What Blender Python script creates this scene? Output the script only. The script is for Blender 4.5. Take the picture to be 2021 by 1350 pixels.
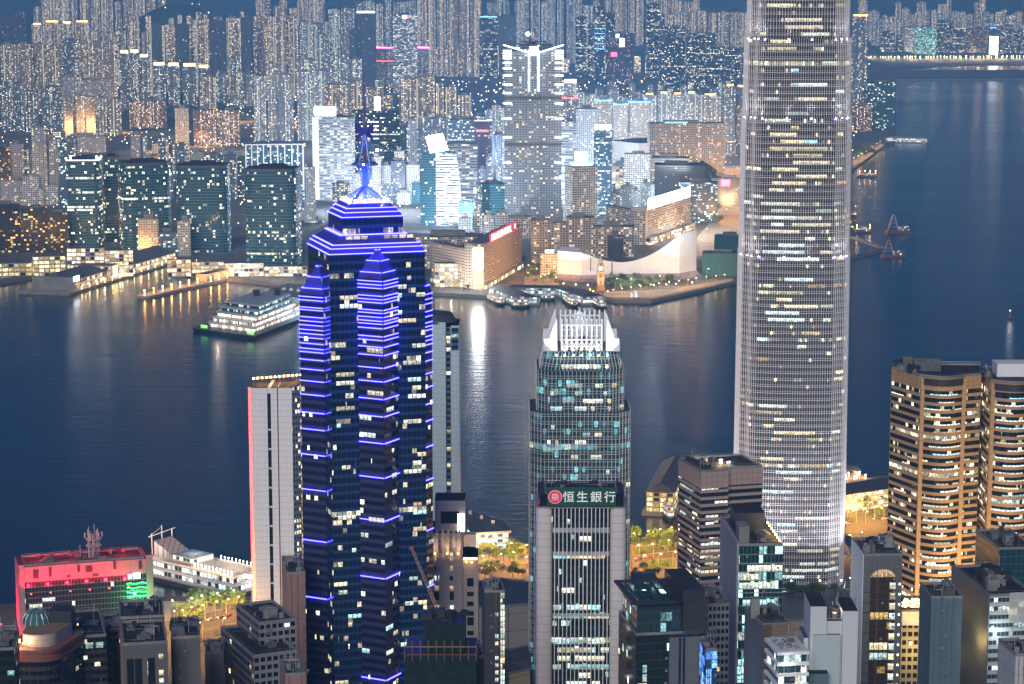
import bpy, bmesh, math, random
from math import radians as R, sin, cos, tan, pi, sqrt, atan2
from mathutils import Vector, Matrix
sc = bpy.context.scene
for o in list(bpy.data.objects): bpy.data.objects.remove(o)
COL = sc.collection
# ------------------------------------------------------------------ camera, sky, exposure
IW, IH, F, PITCH, CH = 2021, 1350, 4600.0, R(9.2), 400.0
cam = bpy.data.cameras.new('camera'); co = bpy.data.objects.new('camera', cam); COL.objects.link(co)
cam.sensor_width = 36; cam.lens = 36*F/IW; cam.clip_start = 5; cam.clip_end = 60000
co.location = (0, 0, CH); co.rotation_euler = (pi/2-PITCH, 0, 0); sc.camera = co
w = bpy.data.worlds.new("World"); sc.world = w; w.use_nodes = True
wn = w.node_tree; bg = wn.nodes['Background']; sky = wn.nodes.new('ShaderNodeTexSky')
sky.sky_type = 'NISHITA'; sky.sun_disc = False; sky.sun_elevation = R(4); sky.sun_rotation = R(75)
sky.ozone_density = 4; sky.air_density = 1.0; sky.dust_density = 0.3
tint = wn.nodes.new('ShaderNodeMix'); tint.data_type = 'RGBA'; tint.blend_type = 'MULTIPLY'; tint.inputs[0].default_value = 1
tint.inputs[7].default_value = (0.12, 0.72, 1.5, 1)
wn.links.new(sky.outputs[0], tint.inputs[6]); wn.links.new(tint.outputs[2], bg.inputs[0])
bg.inputs[1].default_value = 0.05
sl = bpy.data.lights.new('city_glow_fill', 'SUN'); sl.energy = 1.7; sl.angle = R(30); sl.color = (1.0, 0.95, 0.92)  # soft fill added from behind the camera, in place of city glow
so = bpy.data.objects.new('city_glow_fill', sl); COL.objects.link(so); so.rotation_euler = (R(64), 0, R(-12))
sc.view_settings.view_transform = 'Standard'; sc.view_settings.look = 'None'
sc.view_settings.exposure = 0.55; sc.view_settings.gamma = 1
sc.cycles.use_denoising = True
sc.cycles.max_bounces = 6; sc.cycles.diffuse_bounces = 2; sc.cycles.glossy_bounces = 3
sc.cycles.volume_bounces = 1; sc.cycles.transmission_bounces = 2; sc.cycles.transparent_max_bounces = 6
sc.cycles.sample_clamp_indirect = 3; sc.cycles.sample_clamp_direct = 14; sc.cycles.caustics_reflective = False; sc.cycles.caustics_refractive = False
sc.cycles.blur_glossy = 0.5; sc.cycles.use_light_tree = True
# ------------------------------------------------------------------ photograph pixels to places
CX, CY = IW/2, IH/2
def ray(px, py):
    a = (px-CX)/F; u = (CY-py)/F
    return Vector((a, cos(PITCH)+sin(PITCH)*u, -sin(PITCH)+cos(PITCH)*u))
def at(px, py, Y):
    d = ray(px, py); t = Y/d.y
    return Vector((d.x*t, Y, CH+d.z*t))
def G(px, py, z=4.0):
    d = ray(px, py); t = (z-CH)/d.z
    return Vector((d.x*t, d.y*t, z))
def zat(py, Y): return at(CX, py, Y).z
def yground(py, z=4.0): return G(CX, py, z).y
def hill(x, y):
    h = 0.0
    t = min(1, max(0, (y-9300)/3600.0)); t = t*t*(3-2*t)
    h += 340*t*(1+0.12*sin(x*0.0021+1)+0.07*sin(x*0.005))
    for (cx, cy, rx, ry, hh) in HB:
        d = ((x-cx)/rx)**2+((y-cy)/ry)**2
        if d < 6: h += hh*math.exp(-d*1.4)
    return h
def gx(px, Y): return (px-CX)/F*(Y*cos(PITCH)+CH*sin(PITCH)*0.6)
HB = [(gx(345, 8700), 8750, 330, 330, 262), (gx(335, 6100), 6150, 160, 300, 62), (gx(1440, 9600), 9700, 420, 500, 150),
      (gx(20, 9400), 9500, 380, 450, 190), (gx(650, 9800), 9900, 260, 300, 160), (gx(1385, 4330), 4330, 42, 170, 34), (gx(560, 6500), 6500, 90, 220, 30)]
# ------------------------------------------------------------------ mesh helpers
class MB:
    def __init__(s): s.v = []; s.f = []; s.uv = []; s.m = []
    def face(s, pts, uv=None, m=0):
        i = len(s.v); s.v += [Vector(p) for p in pts]; s.f.append(list(range(i, i+len(pts))))
        s.uv.append(uv or [(p[0]*0.1, p[1]*0.1) for p in pts]); s.m.append(m); return s
    def prism(s, poly, z0, z1, bay=3.2, flr=3.2, mw=0, mt=1, top=True, bottom=False, poly2=None, useed=0):
        n = len(poly); p2 = poly2 or poly; nf = max(1, round((z1-z0)/flr))
        for i in range(n):
            a, b = poly[i], poly[(i+1) % n]; a2, b2 = p2[i], p2[(i+1) % n]
            nb = max(1, round(sqrt((a[0]-b[0])**2+(a[1]-b[1])**2)/bay)); u0 = (i+useed)*64
            s.face([(a[0], a[1], z0), (b[0], b[1], z0), (b2[0], b2[1], z1), (a2[0], a2[1], z1)],
                   [(u0, 0), (u0+nb, 0), (u0+nb, nf), (u0, nf)], mw)
        if top: s.face([(p[0], p[1], z1) for p in p2], None, mt)
        if bottom: s.face([(p[0], p[1], z0) for p in reversed(poly)], None, mt)
        return s
    def box(s, c, size, yaw=0, m=0):
        return s.prism(rect(c[0], c[1], size[0], size[1], yaw), c[2], c[2]+size[2], 3.2, 3.2, m, m, True, True)
    def tube(s, a, b, r, m=0, n=6, r2=None):
        a, b = Vector(a), Vector(b); d = (b-a).normalized()
        x = d.orthogonal().normalized(); y = d.cross(x); r2 = r if r2 is None else r2
        A = [a+(x*cos(2*pi*i/n)+y*sin(2*pi*i/n))*r for i in range(n)]
        B = [b+(x*cos(2*pi*i/n)+y*sin(2*pi*i/n))*r2 for i in range(n)]
        for i in range(n):
            j = (i+1) % n; s.face([A[i], A[j], B[j], B[i]], None, m)
        s.face(list(reversed(A)), None, m); s.face(B, None, m); return s
    def ball(s, c, r, m=0, n=6):
        c = Vector(c); P = lambda i, j: c+Vector((cos(2*pi*i/n)*sin(pi*j/4), sin(2*pi*i/n)*sin(pi*j/4), cos(pi*j/4)))*r
        for i in range(n):
            for j in range(4):
                q = [P(i, j), P(i, j+1), P(i+1, j+1), P(i+1, j)]
                if j == 0: q = q[:3]
                if j == 3: q = [q[0], q[1], q[3]]
                s.face(q, None, m)
        return s
    def wall(s, A, B, z0, z1, t, m=0):      # a slab standing on the line A-B, t thick to the back (left of A->B)
        A, B = Vector(A[:2]), Vector(B[:2]); d = (B-A).normalized(); nrm = Vector((-d.y, d.x))*t
        return s.prism([A, B, B+nrm, A+nrm], z0, z1, 3.2, 3.2, m, m, True, True)
    def build(s, name, mats, parent=None, origin=None, coll=None):
        me = bpy.data.meshes.new(name)
        org = Vector(origin) if origin is not None else (parent.matrix_world.translation.copy() if parent else Vector((0, 0, 0)))
        if parent is not None: org = Vector(parent['_o'])
        me.from_pydata([v-org for v in s.v], [], s.f)
        ul = me.uv_layers.new(name='UVMap'); k = 0; d = ul.data
        for uv in s.uv:
            for q in uv: d[k].uv = q; k += 1
        if not isinstance(mats, (list, tuple)): mats = [mats]
        for mm in mats: me.materials.append(mm)
        nm = len(mats)-1
        for p, i in zip(me.polygons, s.m): p.material_index = min(i, nm)
        o = bpy.data.objects.new(name, me); COL.objects.link(o)
        if parent is not None: o.parent = parent
        else: o.location = org
        o['_o'] = tuple(org)
        return o
def rect(cx, cy, w_, d_, yaw=0):
    c, s = cos(yaw), sin(yaw)
    return [Vector((cx+x*c-y*s, cy+x*s+y*c)) for x, y in ((-w_/2, -d_/2), (w_/2, -d_/2), (w_/2, d_/2), (-w_/2, d_/2))]
def circle(cx, cy, rx, ry=None, n=24, yaw=0, a0=0, a1=2*pi):
    ry = ry or rx; c, s = cos(yaw), sin(yaw); full = abs(a1-a0-2*pi) < 1e-6
    out = []
    for i in range(n if full else n+1):
        a = a0+(a1-a0)*i/n; x, y = rx*cos(a), ry*sin(a); out.append(Vector((cx+x*c-y*s, cy+x*s+y*c)))
    return out
def scale(poly, k, c=None):
    c = c or sum((Vector(p[:2]) for p in poly), Vector((0, 0)))/len(poly)
    return [c+(Vector(p[:2])-c)*k for p in poly]
def cen(poly): return sum((Vector(p[:2]) for p in poly), Vector((0, 0)))/len(poly)
def tag(o, label=None, cat=None, group=None, kind=None):
    if label: o['label'] = label
    if cat: o['category'] = cat
    if group: o['group'] = group
    if kind: o['kind'] = kind
    return o
def thing(name, label, cat, loc, group=None):
    o = bpy.data.objects.new(name, None); COL.objects.link(o); o.location = Vector(loc); o['_o'] = tuple(Vector(loc))
    return tag(o, label, cat, group)
def dup(root, loc, rotz=0, label=None, scl=1):
    r = root.copy(); COL.objects.link(r); r.location = loc; r.rotation_euler = (0, 0, rotz); r.scale = (scl, scl, scl)
    if label: r['label'] = label
    for ch in list(root.children):
        c = ch.copy(); COL.objects.link(c); c.parent = r
    return r
ORD = 'first second third fourth fifth sixth seventh eighth ninth tenth eleventh twelfth thirteenth fourteenth fifteenth sixteenth seventeenth eighteenth nineteenth twentieth'.split()
def ordn(i): return ORD[i] if i < 20 else ('twenty-'+ORD[i-20] if i < 29 else ('thirtieth' if i == 29 else 'thirty-'+ORD[i-30]))
# ------------------------------------------------------------------ materials
class NT:
    def __init__(s, name):
        s.mat = bpy.data.materials.new(name); s.mat.use_nodes = True; s.t = s.mat.node_tree
        s.b = s.t.nodes['Principled BSDF']; s.b.inputs['Specular IOR Level'].default_value = 0.4
    def n(s, typ, **kw):
        x = s.t.nodes.new(typ)
        for k, v in kw.items(): setattr(x, k, v)
        return x
    def set(s, inp, v):
        if hasattr(v, 'is_output') or isinstance(v, bpy.types.NodeSocket): s.t.links.new(v, inp)
        else: inp.default_value = v
    def m(s, op, a, b=None, c=None):
        x = s.n('ShaderNodeMath', operation=op); s.set(x.inputs[0], a)
        if b is not None: s.set(x.inputs[1], b)
        if c is not None: s.set(x.inputs[2], c)
        return x.outputs[0]
    def mix(s, f, a, b, typ='RGBA', blend='MIX'):
        x = s.n('ShaderNodeMix', data_type=typ)
        if typ == 'RGBA': x.blend_type = blend; ia, ib, o = 6, 7, 2
        else: ia, ib, o = 2, 3, 0
        fix = lambda v: (tuple(v)+(1,) if isinstance(v, (tuple, list)) and len(v) == 3 else v)
        s.set(x.inputs[0], f); s.set(x.inputs[ia], fix(a)); s.set(x.inputs[ib], fix(b)); return x.outputs[o]
    def comb(s, x, y, z=0):
        c = s.n('ShaderNodeCombineXYZ'); s.set(c.inputs[0], x); s.set(c.inputs[1], y); s.set(c.inputs[2], z); return c.outputs[0]
    def wnoise(s, vec, w=0.0):
        x = s.n('ShaderNodeTexWhiteNoise', noise_dimensions='4D'); s.set(x.inputs[0], vec); s.set(x.inputs[1], w); return x.outputs[0], x.outputs[1]
    def noise(s, vec, scale_=1, detail=2, rough=0.5, w=None):
        x = s.n('ShaderNodeTexNoise', noise_dimensions='4D' if w is not None else '3D')
        s.set(x.inputs['Vector'], vec); x.inputs['Scale'].default_value = scale_; x.inputs['Detail'].default_value = detail; x.inputs['Roughness'].default_value = rough
        if w is not None: s.set(x.inputs['W'], w)
        return x.outputs[0]
    def ramp(s, f, stops, interp='LINEAR'):
        x = s.n('ShaderNodeValToRGB'); x.color_ramp.interpolation = interp; e = x.color_ramp.elements
        while len(e) < len(stops): e.new(0.5)
        for q, (p, c) in zip(e, stops): q.position = p; q.color = tuple(c)+(1,)
        s.set(x.inputs[0], f); return x.outputs[0]
def plain(name, colr, rough=0.7, metal=0.0, emit=None, strength=0, var=0.25, vs=0.15, sample=True, bump=0):
    N = NT(name); g = N.n('ShaderNodeNewGeometry').outputs['Position']
    ns = N.noise(g, vs, 4, 0.6)
    lo = tuple(c*(1-var) for c in colr); hi = tuple(min(1, c*(1+var)) for c in colr)
    N.set(N.b.inputs['Base Color'], N.mix(N.ramp(ns, [(0.3, (0, 0, 0)), (0.7, (1, 1, 1))]), lo, hi))
    N.b.inputs['Roughness'].default_value = rough; N.b.inputs['Metallic'].default_value = metal
    if emit:
        N.b.inputs['Emission Color'].default_value = tuple(emit)+(1,); N.b.inputs['Emission Strength'].default_value = strength
        N.mat.cycles.emission_sampling = 'AUTO' if sample else 'NONE'
    return N.mat
WARM = [(1, .68, .36), (1, .78, .5), (1, .86, .63), (1, .92, .78), (.86, .96, .92)]
CREAM = [(1, .88, .58), (1, .93, .7), (.95, 1, .8), (1, .82, .5), (.75, .95, .95)]
COOL = [(.7, 1, .92), (.9, 1, .85), (1, .93, .7), (.5, .9, .95), (1, .82, .5)]
GOLD = [(1, .55, .12), (1, .65, .2), (1, .78, .35), (1, .5, .1), (1, .85, .5)]
def facade(name, wall, glass=(.012, .02, .03), mu=.15, v0=.25, v1=.85, lit=.3, run=.0, ff=0.0, cols=WARM, st=2.0, strip=0, stripc=(1, .85, .5), grough=.12, runs=.18, wrough=.6, lines=0, linec=(.7, .7, .7), cmod=0):
    """one window per UV cell; windows lit at random, in runs along a floor, by whole floors; strip = lit stair every n bays"""
    N = NT(name); uv = N.n('ShaderNodeUVMap'); uv.uv_map = 'UVMap'
    sp = N.n('ShaderNodeSeparateXYZ'); N.set(sp.inputs[0], uv.outputs[0]); u, v = sp.outputs[0], sp.outputs[1]
    rnd = N.m('MULTIPLY', N.n('ShaderNodeObjectInfo').outputs['Random'], 917.0)
    iu, iv = N.m('FLOOR', u), N.m('FLOOR', v); fu, fv = N.m('SUBTRACT', u, iu), N.m('SUBTRACT', v, iv)
    inw = N.m('MULTIPLY', N.m('MULTIPLY', N.m('GREATER_THAN', fu, mu/2), N.m('LESS_THAN', fu, 1-mu/2)),
              N.m('MULTIPLY', N.m('GREATER_THAN', fv, v0), N.m('LESS_THAN', fv, v1)))
    cell = N.comb(iu, iv); h1, hc = N.wnoise(cell, rnd); sh = N.n('ShaderNodeSeparateColor'); N.set(sh.inputs[0], hc)
    p = lit
    if run:
        rn = N.noise(N.comb(N.m('MULTIPLY', u, runs), N.m('MULTIPLY', iv, 5.37)), 1, 1, .5, rnd)
        p = N.m('ADD', lit-run*.5, N.m('MULTIPLY', N.ramp(rn, [(.42, (0, 0, 0)), (.62, (1, 1, 1))]), run))
    if ff:
        fh, _ = N.wnoise(N.comb(7.3, iv), rnd); p = N.m('ADD', p, N.m('MULTIPLY', N.m('LESS_THAN', fh, ff), .75))
    if cmod:
        ch, _ = N.wnoise(N.comb(iu, 11.3), rnd); p = N.m('MULTIPLY', p, N.m('MULTIPLY_ADD', N.m('MULTIPLY', ch, ch), 2.1, .3))
    on = N.m('LESS_THAN', h1, p)
    wc = N.ramp(sh.outputs[0], [(i*.2, c) for i, c in enumerate(cols)], 'CONSTANT')
    inner = N.noise(N.comb(N.m('MULTIPLY', u, 3.1), N.m('MULTIPLY', v, 2.3)), 1, 2, .6, rnd)
    br = N.m('MULTIPLY', N.m('ADD', .25, N.m('MULTIPLY', N.m('MULTIPLY', sh.outputs[1], sh.outputs[1]), 1.5)), N.m('MULTIPLY_ADD', N.ramp(inner, [(.38, (0, 0, 0)), (.62, (1, 1, 1))]), 1.25, .3))
    es = N.m('MULTIPLY', N.m('MULTIPLY', on, inw), N.m('MULTIPLY', br, st)); ec = wc
    wallc = wall
    g = N.n('ShaderNodeNewGeometry').outputs['Position']
    dirt = N.noise(N.comb(N.m('MULTIPLY', u, .6), N.m('MULTIPLY', v, .12)), 1, 3, .6, rnd)
    wallc = N.mix(N.m('MULTIPLY', dirt, .55), wall, tuple(c*.55 for c in wall))
    if strip:
        su = N.m('MODULO', N.m('ADD', iu, N.m('MULTIPLY', rnd, .37)), float(strip))
        isr = N.m('LESS_THAN', su, 1.0)
        ins = N.m('MULTIPLY', isr, N.m('MULTIPLY', N.m('GREATER_THAN', fu, .2), N.m('LESS_THAN', fu, .8)))
        inw = N.m('MAXIMUM', inw, ins)
        es = N.mix(ins, es, N.m('MULTIPLY', st*.38, N.m('MULTIPLY_ADD', N.m('GREATER_THAN', fv, .35), .8, .35)), 'FLOAT'); ec = N.mix(ins, wc, stripc)
    bc = N.mix(inw, wallc, glass)
    if lines:
        ln = N.m('MAXIMUM', N.m('LESS_THAN', fv, lines), N.m('LESS_THAN', fu, lines*.8)); bc = N.mix(ln, bc, linec); es = N.m('MULTIPLY', es, N.m('SUBTRACT', 1.0, ln))
    N.set(N.b.inputs['Base Color'], bc)
    N.set(N.b.inputs['Roughness'], N.mix(inw, wrough, grough, 'FLOAT'))
    N.set(N.b.inputs['Specular IOR Level'], N.mix(inw, .25, .7, 'FLOAT'))
    N.set(N.b.inputs['Emission Color'], ec); N.set(N.b.inputs['Emission Strength'], es)
    N.mat.cycles.emission_sampling = 'NONE'
    return N.mat
def panels(name, colr, rough=.5, line=.03, du=1.0, dv=1.0, var=.06, linec=.35):
    """cladding panels with dark joints, UV cells"""
    N = NT(name); uv = N.n('ShaderNodeUVMap'); uv.uv_map = 'UVMap'
    sp = N.n('ShaderNodeSeparateXYZ'); N.set(sp.inputs[0], uv.outputs[0])
    u, v = N.m('MULTIPLY', sp.outputs[0], du), N.m('MULTIPLY', sp.outputs[1], dv)
    iu, iv = N.m('FLOOR', u), N.m('FLOOR', v); fu, fv = N.m('SUBTRACT', u, iu), N.m('SUBTRACT', v, iv)
    h, _ = N.wnoise(N.comb(iu, iv)); dirt = N.noise(N.comb(N.m('MULTIPLY', u, .5), N.m('MULTIPLY', v, .07)), 1, 4, .6)
    c = N.mix(N.m('ADD', N.m('MULTIPLY', h, var*2), N.m('MULTIPLY', dirt, .4)), colr, tuple(x*.6 for x in colr))
    ln = N.m('MAXIMUM', N.m('LESS_THAN', fu, line), N.m('LESS_THAN', fv, line))
    N.set(N.b.inputs['Base Color'], N.mix(ln, c, tuple(x*linec for x in colr))); N.b.inputs['Roughness'].default_value = rough
    return N.mat
def litwin(name, cols, st):
    """lit office window: ceiling lights, blinds and desks behind the pane"""
    N = NT(name); uv = N.n('ShaderNodeUVMap'); uv.uv_map = 'UVMap'
    sp = N.n('ShaderNodeSeparateXYZ'); N.set(sp.inputs[0], uv.outputs[0]); u, v = sp.outputs[0], sp.outputs[1]
    rnd = N.m('MULTIPLY', N.n('ShaderNodeObjectInfo').outputs['Random'], 311.0)
    iu = N.m('FLOOR', u); fu = N.m('SUBTRACT', u, iu); h, hc = N.wnoise(N.comb(iu, 0), rnd)
    sh = N.n('ShaderNodeSeparateColor'); N.set(sh.inputs[0], hc)
    n1 = N.ramp(N.noise(N.comb(N.m('MULTIPLY', u, 2.9), N.m('MULTIPLY', v, 3.4)), 1, 2, .7, rnd), [(.34, (0, 0, 0)), (.66, (1, 1, 1))])
    blind = N.m('GREATER_THAN', v, N.m('MULTIPLY', sh.outputs[0], .8))
    b = N.m('MULTIPLY', N.m('MULTIPLY_ADD', n1, 1.15, .25), N.m('MULTIPLY_ADD', blind, .5, .5))
    mul = N.m('MULTIPLY', N.m('GREATER_THAN', fu, .07), N.m('LESS_THAN', fu, .93))
    hb, _ = N.wnoise(N.comb(3, 5), rnd)
    N.set(N.b.inputs['Emission Strength'], N.m('MULTIPLY', N.m('MULTIPLY', N.m('MAXIMUM', b, .12), mul), N.m('MULTIPLY_ADD', hb, st, st*.45)))
    N.set(N.b.inputs['Emission Color'], N.ramp(hb, [(i*.2, c) for i, c in enumerate(cols)], 'CONSTANT'))
    N.b.inputs['Base Color'].default_value = (.05, .05, .05, 1); N.b.inputs['Roughness'].default_value = .15
    N.mat.cycles.emission_sampling = 'NONE'
    return N.mat
def glow(name, colr, st, sample=True):
    m_ = plain(name, tuple(min(.8, c) for c in colr), .5, 0, colr, st, 0, .1, sample); return m_
M = {}
M['roof'] = plain('roof_concrete', (.10, .10, .105), .9, var=.45, vs=.12)
M['roofdark'] = plain('roof_felt', (.02, .022, .027), .9, var=.5, vs=.12)
M['conc'] = plain('concrete', (.20, .195, .185), .8, vs=.08)
M['white'] = plain('white_paint', (.75, .74, .72), .6, var=.1, vs=.06)
M['grey'] = plain('grey_paint', (.35, .36, .38), .5)
M['dark'] = plain('dark_metal', (.03, .032, .036), .5)
M['steel'] = plain('steel', (.45, .46, .48), .35, .6)
M['black'] = plain('dark_glass', (.012, .018, .024), .08)
M['plant'] = plain('plant_metal', (.10, .105, .11), .6, var=.4, vs=.5)
M['asphalt'] = plain('asphalt', (.05, .05, .052), .9, var=.2)
M['paving'] = plain('paving', (.34, .31, .27), .85, var=.25, vs=.05)
M['grass'] = plain('lawn', (.05, .09, .03), .95, var=.4, vs=.1)
M['leaf'] = plain('leaves', (.045, .10, .03), .8, var=.6, vs=.6)
M['leafy'] = plain('pale_leaves', (.08, .12, .035), .8, var=.6, vs=.6)
M['palm'] = plain('palm_leaves', (.05, .09, .04), .7, var=.4, vs=.5)
M['bark'] = plain('bark', (.09, .07, .05), .9)
M['woods'] = plain('wooded_slope', (.025, .04, .03), .95, var=.7, vs=.02)
M['city'] = plain('city_ground', (.09, .085, .08), .95, var=.5, vs=.01)
M['stone'] = plain('sea_wall_stone', (.2, .19, .18), .9)
M['timber'] = plain('timber_deck', (.25, .16, .09), .8)
M['tile'] = plain('dark_roof_sheet', (.06, .07, .085), .5, var=.3, vs=.2)
M['lampy'] = glow('sodium_lamp', (1, .55, .15), 60, False)
M['lampw'] = glow('white_lamp', (1, .93, .8), 60, False)
M['sgnw'] = glow('white_screen', (.92, .97, 1), 24)
M['sgnw2'] = glow('small_white_screen', (.92, .97, 1), 5)
M['sgnr'] = glow('red_letters', (1, .06, .12), 6)
M['glw'] = glow('white_glow', (1, .95, .9), 2)
M['gly'] = glow('yellow_glow', (1, .72, .3), 2.6)
M['glo'] = glow('orange_glow', (1, .5, .14), 3)
M['glpk'] = glow('pink_neon', (1, .25, .6), 4)
M['glb'] = glow('blue_neon', (.1, .35, 1), 4)
M['glg'] = glow('green_neon', (.05, 1, .2), 3.2)
M['glr'] = glow('red_neon', (1, .08, .08), 4)
M['led'] = glow('blue_led', (.042, .036, 1), 17)
M['ledc'] = glow('white_blue_led', (.3, .36, 1), 5)
M['glv'] = glow('violet_led', (.3, .15, 1), 6)
FA = {}
FA['beige'] = facade('beige_housing', (.30, .26, .22), mu=.5, v0=.3, v1=.75, lit=.40, cols=WARM, st=2.0, strip=13, cmod=1)
FA['grey'] = facade('grey_housing', (.20, .21, .23), mu=.5, v0=.3, v1=.75, lit=.36, cols=CREAM, st=1.8, strip=17, stripc=(.9, 1, .8), cmod=1)
FA['far'] = facade('far_housing', (.30, .25, .21), mu=.4, v0=.3, v1=.75, lit=.46, cols=WARM, st=1.9, strip=13, cmod=1)
FA['farc'] = facade('far_pale_housing', (.22, .23, .25), mu=.4, v0=.3, v1=.75, lit=.42, cols=CREAM, st=1.8, strip=17, stripc=(.8, 1, .85), cmod=1)
FA['brick'] = facade('brick_apartments', (.16, .09, .07), mu=.45, v0=.25, v1=.8, lit=.4, cols=WARM, st=1.9, cmod=1)
FA['blue'] = facade('blue_grey_apartments', (.16, .19, .24), mu=.4, v0=.25, v1=.8, lit=.34, cols=CREAM, st=1.6, cmod=1)
FA['dim'] = facade('unlit_housing', (.09, .10, .12), mu=.4, v0=.25, v1=.8, lit=.02, cols=WARM, st=1.6)
FA['pale'] = facade('pale_block', (.45, .43, .40), mu=.4, v0=.3, v1=.8, lit=.2, cols=WARM, st=1.3, cmod=1)
FA['paleb'] = facade('pale_blue_block', (.40, .43, .46), mu=.45, v0=.3, v1=.8, lit=.3, cols=CREAM, st=1.3, cmod=1)
FA['hotel'] = facade('hotel_grid', (.42, .38, .34), mu=.35, v0=.25, v1=.8, lit=.3, cols=WARM, st=1.2, cmod=1)
FA['hotelw'] = facade('white_hotel_grid', (.6, .58, .55), (.03, .045, .05), mu=.3, v0=.2, v1=.8, lit=.2, cols=WARM, st=1.1)
FA['office'] = facade('dark_office', (.03, .04, .05), (.008, .016, .022), mu=.12, v0=.3, v1=.85, lit=.16, run=.5, ff=.04, cols=CREAM, st=2.0, grough=.06)
FA['teal'] = facade('teal_glass_office', (.03, .09, .11), (.008, .04, .055), mu=.06, v0=.26, v1=.84, lit=.10, run=.45, ff=.05, cols=CREAM, st=2.1, grough=.05, lines=.1, linec=(.10, .26, .32))
FA['orange'] = facade('orange_lit_office', (.05, .045, .04), mu=.15, v0=.25, v1=.85, lit=.2, run=.3, cols=GOLD, st=1.5)
FA['bands'] = facade('lit_band_office', (.3, .32, .34), mu=.02, v0=.4, v1=.8, lit=.55, run=.5, cols=[(1, .95, .88), (1, .9, .8), (.9, 1, 1), (1, .85, .7), (1, .95, .9)], st=1.3)
FA['bluef'] = facade('blue_lit_office', (.10, .15, .2), (.01, .03, .06), mu=.1, v0=.3, v1=.85, lit=.3, run=.5, ff=.06, cols=COOL, st=1.8)
FA['green'] = facade('green_lit_glass', (.03, .16, .15), (.01, .08, .08), mu=.15, v0=.2, v1=.85, lit=.5, run=.5, cols=[(.5, 1, .85), (.7, 1, .8), (.9, 1, .8), (.4, .9, .85), (1, 1, .8)], st=1.8)
FA['purple'] = facade('purple_glass_office', (.10, .07, .13), (.03, .015, .04), mu=.1, v0=.3, v1=.85, lit=.10, cols=WARM, st=1.6)
FA['shop'] = facade('lit_shopfront', (.4, .36, .3), mu=.15, v0=.1, v1=.8, lit=.85, cols=[(1, .75, .4), (1, .85, .55), (1, .65, .3), (1, .95, .8), (1, .8, .5)], st=1.5)
FA['shopy'] = facade('yellow_lit_arcade', (.4, .33, .2), mu=.2, v0=.15, v1=.8, lit=.8, cols=[(1, .75, .3), (1, .8, .35), (1, .7, .25), (1, .85, .5), (.95, .9, .4)], st=1.5)
BAY = {'far': (3.6, 3.3), 'farc': (3.6, 3.3), 'beige': (3.8, 3.2), 'grey': (3.8, 3.2), 'office': (3.4, 4.0), 'teal': (3.2, 4.1), 'bands': (6, 4.4), 'shop': (6, 5), 'shopy': (7, 5), 'hotel': (3.6, 3.3), 'hotelw': (3.6, 3.3), 'dim': (4, 3.4)}
# ------------------------------------------------------------------ sea, land, hills, haze
def water_mat():
    N = NT('harbour_water'); g = N.n('ShaderNodeNewGeometry').outputs['Position']
    mp = N.n('ShaderNodeMapping'); N.set(mp.inputs[0], g); mp.inputs[3].default_value = (.022, .085, 1); mp.inputs[2].default_value = (0, 0, .15)
    n1 = N.noise(mp.outputs[0], 1.0, 4, .62)
    mp2 = N.n('ShaderNodeMapping'); N.set(mp2.inputs[0], g); mp2.inputs[3].default_value = (.0012, .006, 1)
    n2 = N.noise(mp2.outputs[0], 1.0, 3, .55)
    bp = N.n('ShaderNodeBump'); bp.inputs['Strength'].default_value = .2; bp.inputs['Distance'].default_value = 2.4; N.set(bp.inputs['Height'], n1)
    N.set(N.b.inputs['Normal'], bp.outputs[0])
    N.b.inputs['Base Color'].default_value = (.004, .012, .022, 1); N.b.inputs['IOR'].default_value = 1.33
    N.b.inputs['Specular IOR Level'].default_value = .5
    N.set(N.b.inputs['Roughness'], N.ramp(n2, [(.3, (.15, .15, .15)), (.7, (.25, .25, .25))]))
    return N.mat
b = MB(); b.face([(-9000, 500, 0), (9000, 500, 0), (9000, 14000, 0), (-9000, 14000, 0)])
tag(b.build('sea', water_mat()), kind='structure')
def sheet(name, pxs, z, mat, depth=0, world=False, matside=None):
    pts = [Vector((p[0], p[1])) for p in pxs] if world else [Vector(G(p[0], p[1], z)[:2]) for p in pxs]
    area = sum(pts[i].x*pts[(i+1) % len(pts)].y-pts[(i+1) % len(pts)].x*pts[i].y for i in range(len(pts)))
    if area < 0: pts.reverse()
    b = MB()
    if depth: b.prism(pts, z-depth, z, 3, 3, 1, 0)
    else: b.face([(p.x, p.y, z) for p in pts])
    return b, [mat, matside or mat]
KSHORE = [(-900, 590), (0, 557), (85, 541), (128, 521), (330, 507), (336, 527), (376, 541), (468, 551), (600, 566), (858, 577), (965, 583), (978, 574), (1110, 574), (1180, 582), (1215, 592),
          (1285, 592), (1332, 583), (1462, 553), (1500, 520), (1600, 440), (1683, 335), (1745, 287), (1766, 281), (1768, 250), (1767, 168), (1767, 157), (2900, 150), (2900, 137), (1700, 138), (1700, 119), (2900, 117), (2900, 96), (-1600, 96)]
b, mm = sheet('k', KSHORE, 4, M['city'], 6, matside=M['stone']); tag(b.build('far_shore_ground', mm), kind='structure')
ISH = [(-700, 1215), (0, 1192), (300, 1176), (480, 1180), (600, 1140), (860, 1075), (935, 1076), (1000, 1098), (1046, 1085), (1246, 1066), (1312, 1046), (1345, 1012), (1500, 990), (1670, 972), (1765, 968), (2100, 945), (2900, 900)]
pts = [tuple(G(*p)[:2]) for p in ISH]+[(900, 250), (-900, 250)]
b, mm = sheet('i', pts, 4, M['city'], 6, True, M['stone']); tag(b.build('near_shore_ground', mm), kind='structure')
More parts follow.
